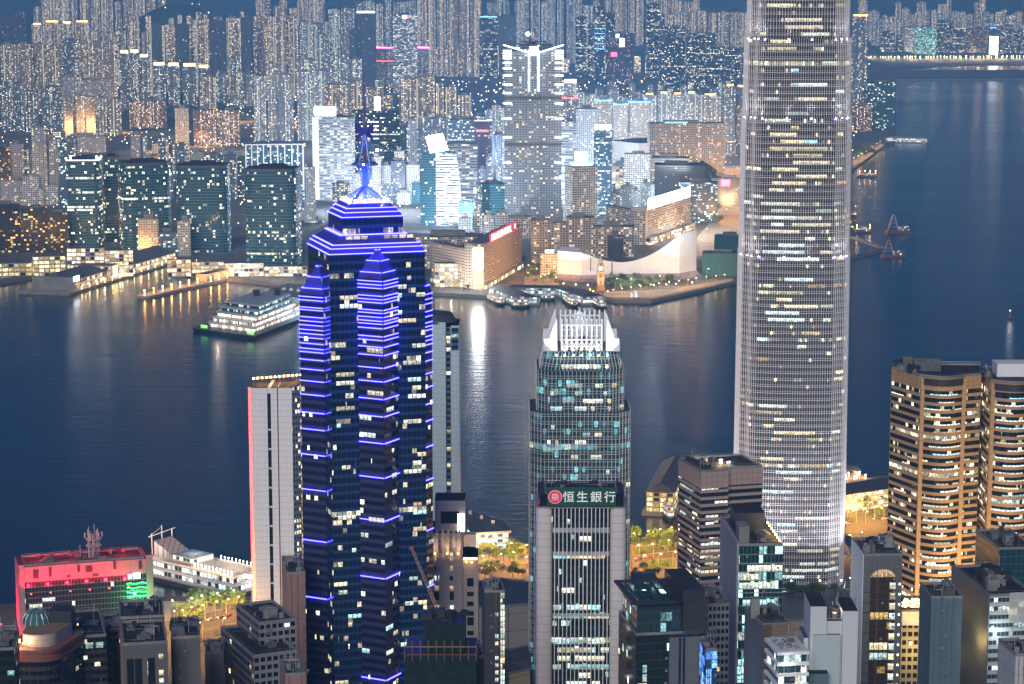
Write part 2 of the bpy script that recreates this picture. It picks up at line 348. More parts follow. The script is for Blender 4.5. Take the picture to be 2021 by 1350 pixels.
def terrain(x0, x1, y0, y1, nx, ny, name):
    b = MB(); P = [[(x0+(x1-x0)*i/nx, y0+(y1-y0)*j/ny) for i in range(nx+1)] for j in range(ny+1)]
    rr = random.Random(3); Z = {}
    for j in range(ny+1):
        for i in range(nx+1):
            x, y = P[j][i]; h = hill(x, y); Z[j, i] = 3.0+h+(rr.uniform(-3, 5)*min(1, h/25) if h > 1 else -1.5)
    for j in range(ny):
        for i in range(nx):
            q = [(j, i), (j, i+1), (j+1, i+1), (j+1, i)]
            if max(Z[k] for k in q) < 3: continue
            b.face([(P[a][c][0], P[a][c][1], Z[a, c]) for a, c in q])
    return tag(b.build(name, M['woods']), kind='structure')
terrain(-3600, 3600, 8000, 14000, 130, 60, 'far_hills')
terrain(gx(215, 6100), gx(480, 6100), 5450, 6900, 40, 30, 'wooded_hill')
terrain(gx(500, 6500), gx(620, 6500), 6000, 7000, 16, 16, 'wooded_knoll')
terrain(gx(1320, 4300), gx(1450, 4300), 4050, 4650, 26, 26, 'wooded_park_hill')
# haze
b = MB(); b.prism([(-5200, -900), (5200, -900), (5200, 15500), (-5200, 15500)], -12, 640, 1, 1, 0, 0, True, True)
hm = bpy.data.materials.new('night_haze'); hm.use_nodes = True; hn = hm.node_tree
for n_ in list(hn.nodes):
    if n_.type == 'BSDF_PRINCIPLED': hn.nodes.remove(n_)
pv = hn.nodes.new('ShaderNodeVolumePrincipled'); pv.inputs['Density'].default_value = 7.5e-5; pv.inputs['Color'].default_value = (.22, .56, 1, 1); pv.inputs['Anisotropy'].default_value = 0.0
hn.links.new(pv.outputs[0], [n_ for n_ in hn.nodes if n_.type == 'OUTPUT_MATERIAL'][0].inputs['Volume'])
tag(b.build('haze', hm), kind='stuff')
# ------------------------------------------------------------------ city blocks across the harbour
def plan_px(x0, x1, yt, Y, yaw=0, ratio=.7):
    D = Y*cos(PITCH)+(CH-zat(yt, Y))*sin(PITCH); S = (x1-x0)*D/F; th = R(yaw)
    w_ = S/(cos(th)+ratio*abs(sin(th))); d_ = w_*ratio
    xm = ((x0+x1)/2-CX)*D/F; k = 1+(d_*.5*cos(th))/Y
    return rect(xm*k, Y+.5*(w_*abs(sin(th))+d_*cos(th)), w_, d_, th-atan2(xm, Y)*1.0), w_, d_
rng = random.Random(11)
def bld(label, x0, x1, yt, yb=None, style='grey', Y=None, yaw=0, ratio=.7, cat='apartment tower', name='apartment_tower', group=None, roof='roof', plant=True, z0=None, mat=None, bay=None, extra=None):
    Y = Y or yground(yb); zt = zat(yt, Y); poly, w_, d_ = plan_px(x0, x1, yt, Y, yaw, ratio)
    c = cen(poly); zb = z0 if z0 is not None else max(3.5, hill(c.x, c.y)-3)
    if zt-zb < 8: zb = zt-8
    bx, fl = bay or BAY.get(style, (3.4, 3.2))
    m_ = mat or FA[style]
    b = MB().prism(poly, zb, zt, bx, fl, 0, 1)
    o = b.build(name, [m_, M[roof]], None, (c.x, c.y, zb)); tag(o, label, cat, group)
    if plant:
        p = MB(); q = scale(poly, .45, c+Vector((rng.uniform(-.12, .12)*w_, 0))); p.prism(q, zt, zt+3+rng.random()*3.5, 30, 30, 0, 0)
        p.build('plant_room', M['conc'] if style in ('beige', 'far', 'hotel', 'pale', 'hotelw') else M['plant'], o)
    if extra: extra(o, poly, zt, w_, d_, Y)
    o['_z'] = zt
    return o, poly, zt
def crown(mat, h=4, k=.8, nm='crown_light'):
    def f(o, poly, zt, w_, d_, Y):
        MB().prism(scale(poly, k), zt+.1, zt+h, 3, 3, 0, 0).build(nm, M[mat], o)
    return f
def edge(mat, h=1.2, nm='roof_edge_light'):
    def f(o, poly, zt, w_, d_, Y):
        MB().prism(scale(poly, 1.012), zt-h, zt+.3, 3, 3, 0, 0).build(nm, M[mat], o)
    return f
def face_pts(poly, fi, u, v0, off=.25):
    a, c = Vector(poly[fi][:2]), Vector(poly[(fi+1) % len(poly)][:2]); d = (c-a).normalized(); n_ = Vector((d.y, -d.x))
    return a+(c-a)*u+n_*off
def panel(root, nm, mat, poly, fi, u0, u1, z0, z1, t=.5, off=.05):
    A, B = face_pts(poly, fi, u0, 0, off+t), face_pts(poly, fi, u1, 0, off+t)
    b = MB().wall(A, B, z0, z1, t); return b.build(nm, mat, root)
def screen(mat, u0, u1, dz0, dz1, fi=0, nm='lit_screen'):
    def f(o, poly, zt, w_, d_, Y): panel(o, nm, M[mat] if isinstance(mat, str) else mat, poly, fi, u0, u1, zt+dz0, zt+dz1)
    return f
def multi(*fs):
    def f(*a):
        for g in fs: g(*a)
    return f
def row(desc, items, yb=None, style='far', Y=None, yaw=0, ratio=.6, cat='apartment tower', name='apartment_tower', group=None, noun='tower', extra=None, plant=True, roof='roof'):
    items = sorted(items, key=lambda t: t[0]+t[1])
    for i, it in enumerate(items):
        x0, x1, yt = it[:3]; st = it[3] if len(it) > 3 else style
        lab = '%s %s from the left in %s' % (ordn(i), noun, desc)
        yy = Y if Y else None
        bld(lab, x0, x1, yt, yb, st, yy and yy+rng.uniform(-25, 25), yaw+rng.uniform(-4, 4), ratio, cat, name, group or desc, roof, plant, extra=extra)
def fill(x0, x1, yt0, yt1, w0, w1, n, seed):
    r_ = random.Random(seed); out = []; xs = [x0+(x1-x0)*(i+.5*r_.random()+.1)/n for i in range(n)]
    for x in xs: out.append((x, x+r_.uniform(w0, w1), r_.uniform(yt0, yt1)))
    return out
# --- left: estates under the dark hill
row('the hillside estate at the upper left edge', [(66, 80, 14), (81, 103, -4), (104, 127, -8), (128, 152, -10), (157, 176, -2), (178, 197, -6), (199, 222, -5), (226, 239, 4), (242, 262, -9), (264, 285, -12), (288, 307, -8), (312, 328, -14)], Y=9050, style='far')
row('the dim tower pair at the upper left corner', [(0, 20, 32), (22, 52, 25)], Y=7900, style='dim')
row('the blocks with bright rooftops below the upper left estate', [(62, 84, 49), (86, 119, 44), (121, 143, 46), (146, 178, 44)], yb=100, style='far', Y=7700, extra=crown('gly', 5, .7))
row('the low beige blocks left of the dark slab towers', [(180, 205, 62), (207, 228, 64), (228, 248, 60)], Y=7600, style='far')
bld('tall slim pale tower standing left of the dark slab towers', 250, 275, 32, Y=7200, style='far')
bld('narrow white chimney-like tower beside the dark slab towers', 279, 286, 65, Y=7100, style='pale', ratio=1)
row('the unlit dark slab towers under the far hill', [(298, 318, 49), (347, 373, 48), (413, 445, 40), (475, 494, 34)], yb=150, style='dim', Y=6900, noun='slab', ratio=.5)
row('the lit slabs between the unlit dark towers', [(286, 298, 32), (319, 346, 50), (374, 388, 40), (389, 412, 38), (446, 474, 36)], yb=150, style='far', Y=7000, noun='slab', ratio=.5)
row('the small blocks above the unlit dark towers', fill(325, 480, 24, 38, 8, 13, 9, 5), Y=8000, style='far')
row('the left-edge beige slabs with lit stair strips', [(0, 30, 88), (31, 61, 87), (62, 91, 88), (92, 121, 90), (155, 176, 82), (178, 196, 83), (200, 229, 84)], yb=168, style='beige', Y=6300, ratio=.4)
bld('dark tower with few lit windows between the beige slabs', 122, 154, 78, Y=6600, style='blue')
row('the luxury towers with glowing crowns on the wooded hill', [(236, 254, 105), (256, 274, 104), (275, 293, 113), (301, 326, 129), (331, 354, 130), (360, 388, 131), (391, 412, 134)], yb=193, style='blue', Y=6000, ratio=.8, extra=crown('gly', 7, .85))
bld('lower wing with lit balconies beside the glowing-crown towers', 398, 426, 152, Y=5950, style='far')
row('the small blocks behind the wooded knoll', [(425, 437, 140), (438, 450, 146), (452, 470, 112), (470, 481, 142), (484, 499, 146)], yb=175, style='blue', Y=6400)
row('the left-edge dark blocks with scattered yellow windows', [(0, 22, 163), (24, 46, 165), (49, 75, 181), (80, 124, 172)], yb=243, style='blue', Y=5600, ratio=.7)
row('the orange-footed estate beside the wooded hill', [(126, 143, 192), (145, 166, 190), (168, 187, 192), (188, 210, 195), (212, 239, 196)], yb=262, style='beige', Y=5500, ratio=.7)
row('the brick apartment pair below the wooded hill', [(381, 426, 217), (428, 473, 218)], yb=284, style='brick', Y=5150, extra=None)
row('the long low blocks above the orange-lit estate', [(122, 150, 150), (152, 195, 158), (197, 222, 155)], Y=6150, style='pale', ratio=.5, noun='block')
bld('red brick school block on the slope of the wooded hill', 255, 328, 200, Y=5700, style='brick', ratio=.4, cat='school building', name='school_building')
row('the low flat buildings below the wooded hill', [(135, 208, 270), (150, 205, 282), (345, 372, 213), (300, 340, 285)], yb=296, style='pale', Y=4950, ratio=.5, noun='building')
# --- middle back
row('the huge gridded estate with golden bands, upper left', [(499, 520, 33), (521, 541, 33), (542, 563, 32), (564, 587, 31)], yb=146, style='far', Y=7000, ratio=.5)
row('the hazy estate on the hill left of centre', fill(500, 630, -12, 18, 14, 22, 8, 7), Y=9300, style='far')
row('the pale estate behind the dark-topped office', [(588, 611, 44), (613, 639, 47), (641, 668, 43), (648, 671, 18), (673, 699, 16)], Y=8000, style='farc')
row('the thin towers behind the white-lit office', [(702, 714, 6), (716, 739, 2), (742, 756, 8), (758, 772, -6), (776, 800, 4), (802, 821, 2)], Y=8900, style='farc')
row('the tallest far towers right of the white-lit office', [(823, 843, -5), (845, 860, -8), (862, 880, -14), (882, 903, -18), (905, 926, -22), (928, 950, -24)], Y=8400, style='far', ratio=.7)
row('the hillside towers behind the striped-top tower', fill(955, 1180, -16, 14, 12, 20, 13, 9), Y=9400, style='farc')
row('the hill estate above the purple arched mall', fill(1185, 1380, -18, 6, 12, 22, 12, 19), Y=9700, style='far')
bld('dark office tower with a lit white top storey in the haze', 702, 742, 26, Y=7400, style='dim', cat='office tower', name='office_tower', extra=crown('glw', 6, .9))
bld('short dark annex left of the dark office in the haze', 689, 702, 58, Y=7350, style='dim', cat='office tower', name='office_tower')
bld('hazy office with white banded top and square red and white sign', 775, 823, 29, Y=7300, style='bands', cat='office tower', name='office_tower', extra=multi(screen('sgnw2', .4, .56, -12, -2), screen('sgnr', .58, .66, -12, -2, nm='red_sign')))
bld('dark tower with thin blue rooftop lettering in the haze', 946, 983, 31, Y=8300, style='office', cat='office tower', name='office_tower', extra=screen('glb', .02, .95, -6, -2, nm='rooftop_sign'))
bld('dark teal tower beside the one with blue rooftop lettering', 984, 1018, 31, Y=8200, style='dim', cat='office tower', name='office_tower')
row('the mid-distance estate in front of the pink-edged mall', [(591, 625, 118), (627, 645, 68), (648, 664, 110), (666, 689, 108), (692, 714, 117), (722, 738, 172), (740, 757, 158)], Y=5700, style='farc')
bld('long low mall with a pink neon roof edge', 718, 846, 94, Y=7600, style='pale', ratio=.3, cat='shopping mall', name='shopping_mall', extra=multi(edge('glpk', 2.0), screen('glr', .18, .54, -44, -42, nm='red_neon_frame')))
row('the low depots along the dark waterside field', [(850, 885, 98), (888, 920, 95), (925, 990, 92), (868, 893, 104)], Y=8500, style='shop', noun='depot', ratio=.4, plant=False)
row('the orange-topped towers left of the white billboard', [(527, 546, 126), (548, 578, 146), (586, 617, 142), (620, 648, 140), (500, 524, 150), (587, 612, 178)], Y=5300, style='farc')
row('the apartment towers behind the mast of the blue-lit tower', [(640, 684, 168), (686, 714, 160), (722, 756, 175), (757, 775, 188), (788, 826, 155), (828, 858, 152), (860, 876, 168), (879, 901, 172), (904, 930, 188)], yb=262, style='far', Y=4900, ratio=.7)
row('the blocks beneath the dark waterside field', fill(935, 995, 200, 235, 13, 20, 4, 21)+fill(1110, 1270, 166, 196, 14, 24, 9, 22), Y=5600, style='farc')
row('the dense blocks behind the curved banded tower', fill(700, 990, 225, 275, 14, 26, 16, 23), Y=4650, style='blue')
# --- right centre back
row('the wide housing estate with orange crown lights', [(1268, 1296, 187), (1298, 1322, 184), (1324, 1350, 186), (1352, 1378, 184), (1380, 1424, 188)], Y=5000, style='farc', ratio=.5, extra=crown('glo', 3, .5))
row('the estate partly hidden by the tallest tower', [(1430, 1452, 170), (1454, 1475, 172)], Y=4900, style='blue', extra=crown('glo', 4, .6))
row('the pale hotel blocks with curved neon roofs', [(1172, 1209, 198), (1211, 1240, 206), (1241, 1284, 201)], Y=4700, style='hotel', noun='block', cat='hotel', name='hotel', extra=edge('glb', 1.5, 'neon_roof_edge'))
bld('stepped tower with glowing white top beside the striped-top tower', 1110, 1141, 164, Y=4800, style='farc', extra=crown('glw', 7, .8))
bld('block with a curved red neon line on its roof', 1108, 1140, 193, Y=4450, style='blue', extra=edge('glr', 1.4, 'red_neon_line'))
bld('long bow-fronted hotel with small square windows and blue wave neon', 1278, 1432, 244, Y=4350, style='hotel', ratio=.25, yaw=8, cat='hotel', name='hotel', extra=screen('glb', .2, .5, .5, 2.6, nm='wave_neon'))
row('the far industrial towers under the right hill', [(1136, 1158, 33), (1160, 1172, 48), (1172, 1195, 14), (1196, 1214, 25), (1276, 1302, 8), (1303, 1312, 28)], Y=8300, style='office', cat='office tower', name='office_tower')
bld('hazy tower crossed by horizontal blue-white light lines', 1173, 1194, 52, Y=7900, style='office', cat='office tower', name='office_tower', extra=lambda o, p, zt, w_, d_, Y: [panel(o, 'light_line', M['glb'], p, 0, .02, .98, zt-8-k*17, zt-6-k*17) for k in range(5)])
bld('hazy purple mall with an arched white-lit window', 1200, 1252, 66, Y=7800, style='purple', cat='shopping mall', name='shopping_mall', extra=multi(screen('sgnw2', .44, .62, -44, -16, nm='arched_window'), screen('sgnw2', .3, .42, -14, -2), screen('sgnr', .12, .34, -76, -62, nm='red_sign')))
row('the office blocks right of the arched mall', [(1312, 1354, 53), (1357, 1416, 66), (1372, 1431, 92), (1432, 1462, 96), (1464, 1478, 92)], Y=7500, style='office', cat='office tower', name='office_tower', noun='block')
row('the far grey estate left of the tallest tower', [(1318, 1334, 30), (1336, 1356, 26), (1358, 1376, 23), (1378, 1396, 22), (1398, 1414, 26), (1417, 1440, 24), (1442, 1475, 25)], Y=8600, style='far')
row('the low lit sheds beyond the dark field', fill(1100, 1470, 108, 122, 18, 34, 11, 31), Y=8700, style='shop', noun='shed', ratio=.4, plant=False, cat='warehouse', name='warehouse')
row('the mid city behind the curved-neon hotels', fill(1110, 1470, 158, 190, 11, 18, 18, 33), Y=5700, style='farc')
# --- far right
bld('tall dark waterfront tower with an orange crown right of the tallest tower', 1683, 1714, 32, Y=5900, style='blue', ratio=.9, extra=crown('glo', 4, .9))
bld('dark blue glass office on the point right of the tallest tower', 1706, 1767, 162, Y=5650, style='teal', ratio=.6, cat='office tower', name='office_tower', yaw=12)
bld('brown hotel block with yellow windows on the point', 1683, 1722, 208, Y=5600, style='brick', cat='hotel', name='hotel')
row('the crowded far right skyline', fill(1690, 2030, -8, 34, 11, 20, 24, 41), Y=10300, style='far')
row('the second line of far right towers', fill(1690, 2030, 20, 52, 12, 20, 16, 43), Y=10200, style='farc')
row('the waterfront offices behind the far lit road bridge', [(1738, 1766, 62), (1768, 1783, 70), (1785, 1804, 55, 'bands'), (1850, 1880, 40), (1882, 1906, 55), (1908, 1949, 56, 'orange'), (1975, 1998, 50), (2000, 2025, 60)], Y=9950, style='office', cat='office tower', name='office_tower', noun='building')
bld('far waterfront office glowing green', 1806, 1848, 54, Y=9900, style='green', cat='office tower', name='office_tower')
bld('far waterfront tower with a white lit poster down its front', 1952, 1973, 53, Y=9900, style='office', cat='office tower', name='office_tower', extra=multi(screen('sgnw2', .1, .9, -120, -40, nm='lit_poster'), screen('glb', .1, .7, -6, -2, nm='rooftop_sign')))
# --- the middle band of the peninsula
row('the left edge blocks above the ferry terminal', [(0, 19, 290, 'orange'), (19, 46, 284, 'pale'), (47, 61, 292, 'blue'), (62, 92, 290, 'bluef'), (96, 113, 276, 'pale'), (114, 131, 282, 'bluef'), (62, 90, 252, 'pale'), (104, 128, 260, 'blue')], Y=3900, style='blue', noun='block', cat='office block', name='office_block')
row('the pale low buildings before the left-edge blocks', [(0, 56, 356, 'pale'), (45, 76, 347, 'hotelw'), (76, 88, 372, 'pale'), (90, 114, 366, 'hotelw')], yb=405, style='pale', noun='building', cat='low building', name='low_building', ratio=.5)
row('the dark offices with orange windows above the ferry terminal', [(-10, 38, 404), (40, 92, 412), (94, 132, 420), (0, 60, 440), (64, 128, 446)], yb=498, style='orange', noun='office', cat='office block', name='office_block', ratio=.5)
row('the grey slabs behind the dark glass waterfront towers', [(133, 152, 268), (258, 276, 266, 'pale'), (277, 290, 268, 'paleb'), (312, 330, 272), (332, 344, 268), (346, 371, 285), (374, 400, 300, 'pale'), (402, 440, 306), (442, 474, 296, 'pale')], Y=4300, style='blue', noun='slab', cat='office block', name='office_block')
row('the low jumbled blocks behind the dark glass waterfront towers', fill(150, 480, 300, 330, 16, 30, 14, 51), Y=4000, style='blue', noun='block', cat='low building', name='low_building')
bld('dark glass office with white vertical ribs behind the waterfront towers', 484, 600, 287, Y=3900, style='bluef', ratio=.5, cat='office tower', name='office_tower', extra=lambda o, p, zt, w_, d_, Y: [panel(o, 'white_rib', M['white'], p, 0, u, u+.02, zt-75, zt+.5, .6) for u in (0, .1, .2, .3, .42, .54, .66, .78, .88, .97)]+[panel(o, 'roof_beam', M['white'], p, 0, 0, 1, zt+.6, zt+2.4, 1.2)])
def tealtower(lab, x0, x1, yt, yb, yaw=0, crownm=None):
    """dark glass waterfront tower with rounded corners and slab edges"""
    Y = yground(yb); zt = zat(yt, Y); poly, w_, d_ = plan_px(x0, x1, yt, Y, yaw, .75); c = cen(poly)
    pl = []
    for i in range(4):
        p, q, r_ = poly[i-1], poly[i], poly[(i+1) % 4]; a = q+(p-q).normalized()*w_*.16; e = q+(r_-q).normalized()*w_*.16
        for t in (0, .33, .66, 1): pl.append(a*(1-t)**2+q*2*t*(1-t)+e*t*t)
    root = thing('glass_tower', lab, 'office tower', (c.x, c.y, 4), 'dark glass towers along the far waterfront')
    MB().prism(pl, 4, zt-4, 3.2, 4.1, 0, 1).build('glass_wall', [FA['teal'], M['roofdark']], root)
    MB().prism(scale(pl, .99, c), zt-4, zt, 3, 3, 0, 1).build('parapet', [M['tile'], M['roofdark']], root)
    MB().prism(scale(pl, .5, c), zt, zt+4, 3, 3).build('plant_room', M['roofdark'], root)
    if crownm:
        MB().prism(scale(pl, 1.01, c), zt-2, zt-.6, 3, 3).build('crown_light', M[crownm], root)
        for k in range(7):
            p = pl[(k*2+1) % len(pl)]; MB().ball((p.x, p.y, zt+1.2), 1.1).build('flood_lamp', M['lampw'], root)
    for k in range(1, 9):      # projecting slab edges every few storeys
        z = 4+(zt-12)*k/9; MB().prism(scale(pl, 1.012, c), z, z+.8, 3, 3).build('slab_edge', M['tile'], root)
    return root
tealtower('teal lit-crowned glass tower, leftmost of the dark waterfront towers', 128, 200, 315, 492, -8, 'ledc')
tealtower('narrow dark glass tower tucked behind the lit-crowned waterfront tower', 202, 236, 309, 478, 0)
tealtower('dark glass tower above the grey gridded block with a gap', 228, 335, 322, 492, 10)
tealtower('dark glass tower right of the white spire light', 345, 455, 327, 500, -6)
tealtower('bluish dark glass tower nearest the blue-lit skyscraper', 479, 596, 334, 524, -10)
for lab, x0, x1, yt in (('grey gridded block left of the gap on the waterfront', 272, 312, 432), ('grey gridded block right of the gap on the waterfront', 350, 375, 436), ('low lit link block between the two gridded blocks', 312, 350, 458)):
    bld(lab, x0, x1, yt, 506, 'pale' if yt < 450 else 'bluef', cat='office block', name='office_block', ratio=.6)
# white spire lamp
t = thing('spire', 'white pyramid spire lit from below between dark glass towers', 'spire', tuple(G(333, 470))); x, y, _ = t.location
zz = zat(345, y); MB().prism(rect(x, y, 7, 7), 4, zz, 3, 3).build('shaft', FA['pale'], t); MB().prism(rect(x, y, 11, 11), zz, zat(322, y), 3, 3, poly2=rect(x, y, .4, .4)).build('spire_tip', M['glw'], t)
# --- shops and low waterfront strip
row('the glowing waterfront arcade below the dark glass towers', [(132, 205, 490), (207, 262, 494), (330, 376, 512), (378, 440, 517), (442, 520, 520), (522, 606, 526)], yb=545, style='shop', noun='arcade', cat='shopping arcade', name='shopping_arcade', ratio=.35, plant=False)
# --- peninsula centre, seen over and right of the blue-lit tower
bld('tall glass tower with pale side wall under a huge white billboard', 616, 700, 232, Y=3950, style='bands', ratio=.7, yaw=-9, cat='office tower', name='office_tower', extra=multi(
    lambda o, p, zt, w_, d_, Y: [panel(o, 'white_billboard', M['sgnw'], p, 0, .06, .6, zt+3, zt+18, 1.5), panel(o, 'billboard_frame', M['plant'], p, 0, .02, .64, zt+1.5, zt+19, -1.2, -.5), panel(o, 'side_wall', M['white'], p, 3, .0, 1, 5, zt+1, .6), panel(o, 'pale_pier', M['white'], p, 0, 0, .16, 5, zt, .8)]))
bld('dark broad office with white lit bands under the slim white screen', 695, 788, 219, Y=4500, style='office', ratio=.5, cat='office tower', name='office_tower', extra=multi(screen('sgnw2', .47, .6, 1, 27, nm='slim_white_screen'), lambda o, p, zt, w_, d_, Y: [panel(o, 'lit_band', M['glw'], p, 0, .32, .56, zt-22-k*8, zt-20-k*8) for k in range(5)]))
bld('grey block with a round white rooftop emblem below the mast', 722, 758, 290, Y=3950, style='office', cat='office tower', name='office_tower', extra=screen('sgnw2', .55, .7, -8, -3, nm='round_emblem'))
row('the dark blocks behind the curved banded tower', [(805, 822, 236, 'paleb'), (847, 882, 232, 'blue'), (884, 943, 236, 'bluef')], Y=4200, style='bluef', cat='office tower', name='office_tower', noun='block')
bld('purple glass tower with a red rooftop sign', 936, 971, 238, Y=4200, style='purple', cat='office tower', name='office_tower', extra=multi(screen('glr', .1, .8, -20, -17, nm='red_sign'), edge('glw', .6)))
bld('terraced glass mall with bright floors right of the tilted white billboard', 880, 942, 284, Y=3750, style='bands', ratio=.6, cat='shopping mall', name='shopping_mall')
# curved banded tower
def curved():
    Y = 3560; zt = zat(302, Y); c0 = at(832, 302, Y); c1 = at(899, 302, Y)
    root = thing('curved_tower', 'slim tower with curved sail front, bright white bands and tilted billboard', 'office tower', ((c0.x+c1.x)/2, Y+15, 4))
    n = 14; zs = [4+(zt-4)*i/n for i in range(n+1)]
    L = lambda z: c0.x-(1-(z/zt)**2)*2; Rr = lambda z: c1.x+9*(1-(z/zt)**2.2)
    b = MB(); d = MB(); xm = c0.x+(c1.x-c0.x)*.42
    for i in range(n):
        a, e = zs[i], zs[i+1]; f0, f1 = i*2, i*2+2
        for q, (xa0, xa1, xb0, xb1, nb) in ((b, (xm, xm, Rr(a), Rr(e), 6)), (d, (L(a), L(e), xm, xm, 7))):
            q.face([(xa0, Y, a), (xb0, Y-(3 if q is b else 0), a), (xb1, Y-(3 if q is b else 0), e), (xa1, Y, e)], [(0, f0), (nb, f0), (nb, f1), (0, f1)])
        b.face([(Rr(a), Y-3, a), (Rr(a), Y+32, a), (Rr(e), Y+32, e), (Rr(e), Y-3, e)], [(70, f0), (80, f0), (80, f1), (70, f1)])
        d.face([(L(a), Y+32, a), (L(a), Y, a), (L(e), Y, e), (L(e), Y+32, e)], [(70, f0), (80, f0), (80, f1), (70, f1)])
        d.face([(Rr(a), Y+32, a), (L(a), Y+32, a), (L(e), Y+32, e), (Rr(e), Y+32, e)], [(70, f0), (80, f0), (80, f1), (70, f1)])
    d.face([(L(zt), Y, zt), (xm, Y, zt), (Rr(zt), Y-3, zt), (Rr(zt), Y+32, zt), (L(zt), Y+32, zt)])
    d.build('dark_glass_half', FA['teal'], root); b.build('banded_half', FA['bands'], root)
    for i in range(2, 28):
        z = 4+(zt-4)*i/28; x1 = Rr(z); MB().wall((xm, Y-.5), (x1, Y-3.5), z, z+1.1, .6).build('light_band', M['glw'], root)
    s = MB(); p = [at(840, 270, Y), at(873, 263, Y), at(885, 296, Y), at(849, 302, Y)]; off = Vector((0, 1.5, 0))
    s.face([p[3], p[2], p[1], p[0]])
    for i in range(4): s.face([p[i], p[(i+1) % 4], p[(i+1) % 4]+off, p[i]+off])
    s.face([q+off for q in p]); s.build('tilted_billboard', M['sgnw'], root)
    MB().tube(at(862, 285, Y)+Vector((0, 3, 0)), (c0.x+15, Y+8, zt-2), .8).tube(at(850, 298, Y)+Vector((0, 2, 0)), (c0.x+10, Y+4, zt-1), .8).build('billboard_bracket', M['dark'], root)
curved()
row('the small pale blocks right of the mast base', [(735, 752, 310, 'pale'), (753, 771, 326, 'paleb'), (742, 768, 342, 'pale'), (772, 800, 318, 'blue'), (778, 798, 298, 'pale'), (801, 828, 325, 'pale'), (748, 775, 368, 'blue'), (783, 810, 380, 'pale'), (700, 722, 342, 'pale'), (812, 830, 362, 'teal')], Y=3900, style='pale', noun='block', cat='low building', name='low_building', ratio=.8)
row('the low blocks behind the blue-lit tower pyramid', [(600, 622, 330, 'paleb'), (655, 690, 362, 'blue'), (596, 640, 435, 'blue')], Y=3600, style='blue', noun='block', cat='low building', name='low_building')
bld('teal glass cube with a small bright screen, left of the striped-top tower base', 936, 1003, 364, Y=3560, style='teal', ratio=.8, yaw=20, cat='office block', name='office_block', extra=screen('sgnw2', .0, .2, -16, -8, 3))
row('the pale apartment slabs above the red rooftop sign', [(905, 930, 430), (932, 952, 422), (955, 978, 424), (980, 1002, 420), (1003, 1048, 428)], Y=3400, style='hotelw', noun='slab', cat='apartment block', name='apartment_block', ratio=.6)
row('the low blocks right of the teal cube', [(1003, 1030, 392, 'hotelw'), (1031, 1062, 402, 'shop'), (1064, 1110, 398, 'pale'), (905, 935, 398, 'teal'), (1068, 1112, 418, 'pale')], Y=3520, style='pale', noun='block', cat='low building', name='low_building')
row('the busy backstreet blocks behind the bright hotel sign', fill(1180, 1320, 352, 385, 16, 26, 9, 61), Y=3750, style='paleb', noun='block', cat='low building', name='low_building')
row('the backstreet blocks behind the dark low rooftop', fill(940, 1000, 300, 345, 14, 24, 4, 63)+fill(1110, 1200, 335, 372, 14, 22, 6, 64), Y=4050, style='blue', noun='block', cat='low building', name='low_building')
bld('tower with bright white balconies right of the striped-top tower', 1108, 1138, 240, Y=3850, style='bands', cat='hotel', name='hotel', ratio=.9)
bld('blue-grey ribbed tower behind the small billboard', 1138, 1178, 215, Y=4050, style='paleb', cat='office tower', name='office_tower', ratio=.8)
bld('slim blue glass tower with a glowing white top', 1172, 1208, 256, Y=3700, style='bluef', cat='hotel', name='hotel', extra=crown('glw', 7, .9))
bld('tall cream hotel tower with dark flank in front of the small billboard', 1115, 1180, 328, Y=3330, style='hotelw', ratio=.7, yaw=24, cat='hotel', name='hotel', extra=multi(crown('glw', 3, .7), lambda o, p, zt, w_, d_, Y: [panel(o, 'white_billboard', M['sgnw'], p, 0, .1, .55, zt+6, zt+20, 1.2), panel(o, 'blue_frame', M['glb'], p, 0, .02, .85, zt+3.5, zt+5.5, 1)]))
row('the low gridded offices behind the dark museum roof', [(1232, 1284, 304, 'hotelw'), (1285, 1362, 312, 'pale'), (1208, 1230, 328, 'shop'), (1216, 1242, 318, 'blue'), (1240, 1265, 338, 'blue')], Y=3900, style='hotelw', noun='office', cat='office block', name='office_block', ratio=.6)
bld('big dark teal museum block left of the red sign', 1292, 1392, 326, Y=3700, style='dim', ratio=.6, cat='museum', name='museum', roof='tile')
bld('dark block with small lit bars below the museum', 1340, 1416, 360, Y=3600, style='bluef', ratio=.5, cat='office block', name='office_block')
b0, p0, z0 = bld('low dark pavilion carrying the big red sign', 1405, 1470, 352, Y=3850, style='dim', ratio=.3, cat='exhibition hall', name='exhibition_hall')
panel(b0, 'red_sign', M['sgnr'], p0, 0, .28, .55, z0-13, z0-2, .6)
# inverted-pyramid arena
def arena():
    Y = 4450; zt = zat(283, Y); poly, w_, d_ = plan_px(1208, 1340, 283, Y, 38, .9); c = cen(poly)
    root = thing('arena', 'dark inverted pyramid arena with pale sloping walls', 'arena', (c.x, c.y, 4))
    MB().prism(scale(poly, .72, c), 4, zt, 6, 5, 0, 1, poly2=poly).build('sloping_wall', [M['white'], M['tile']], root)
    MB().prism(poly, zt, zt+5, 6, 5, 0, 1, poly2=scale(poly, .4, c)).build('roof', [M['tile'], M['tile']], root)
arena()
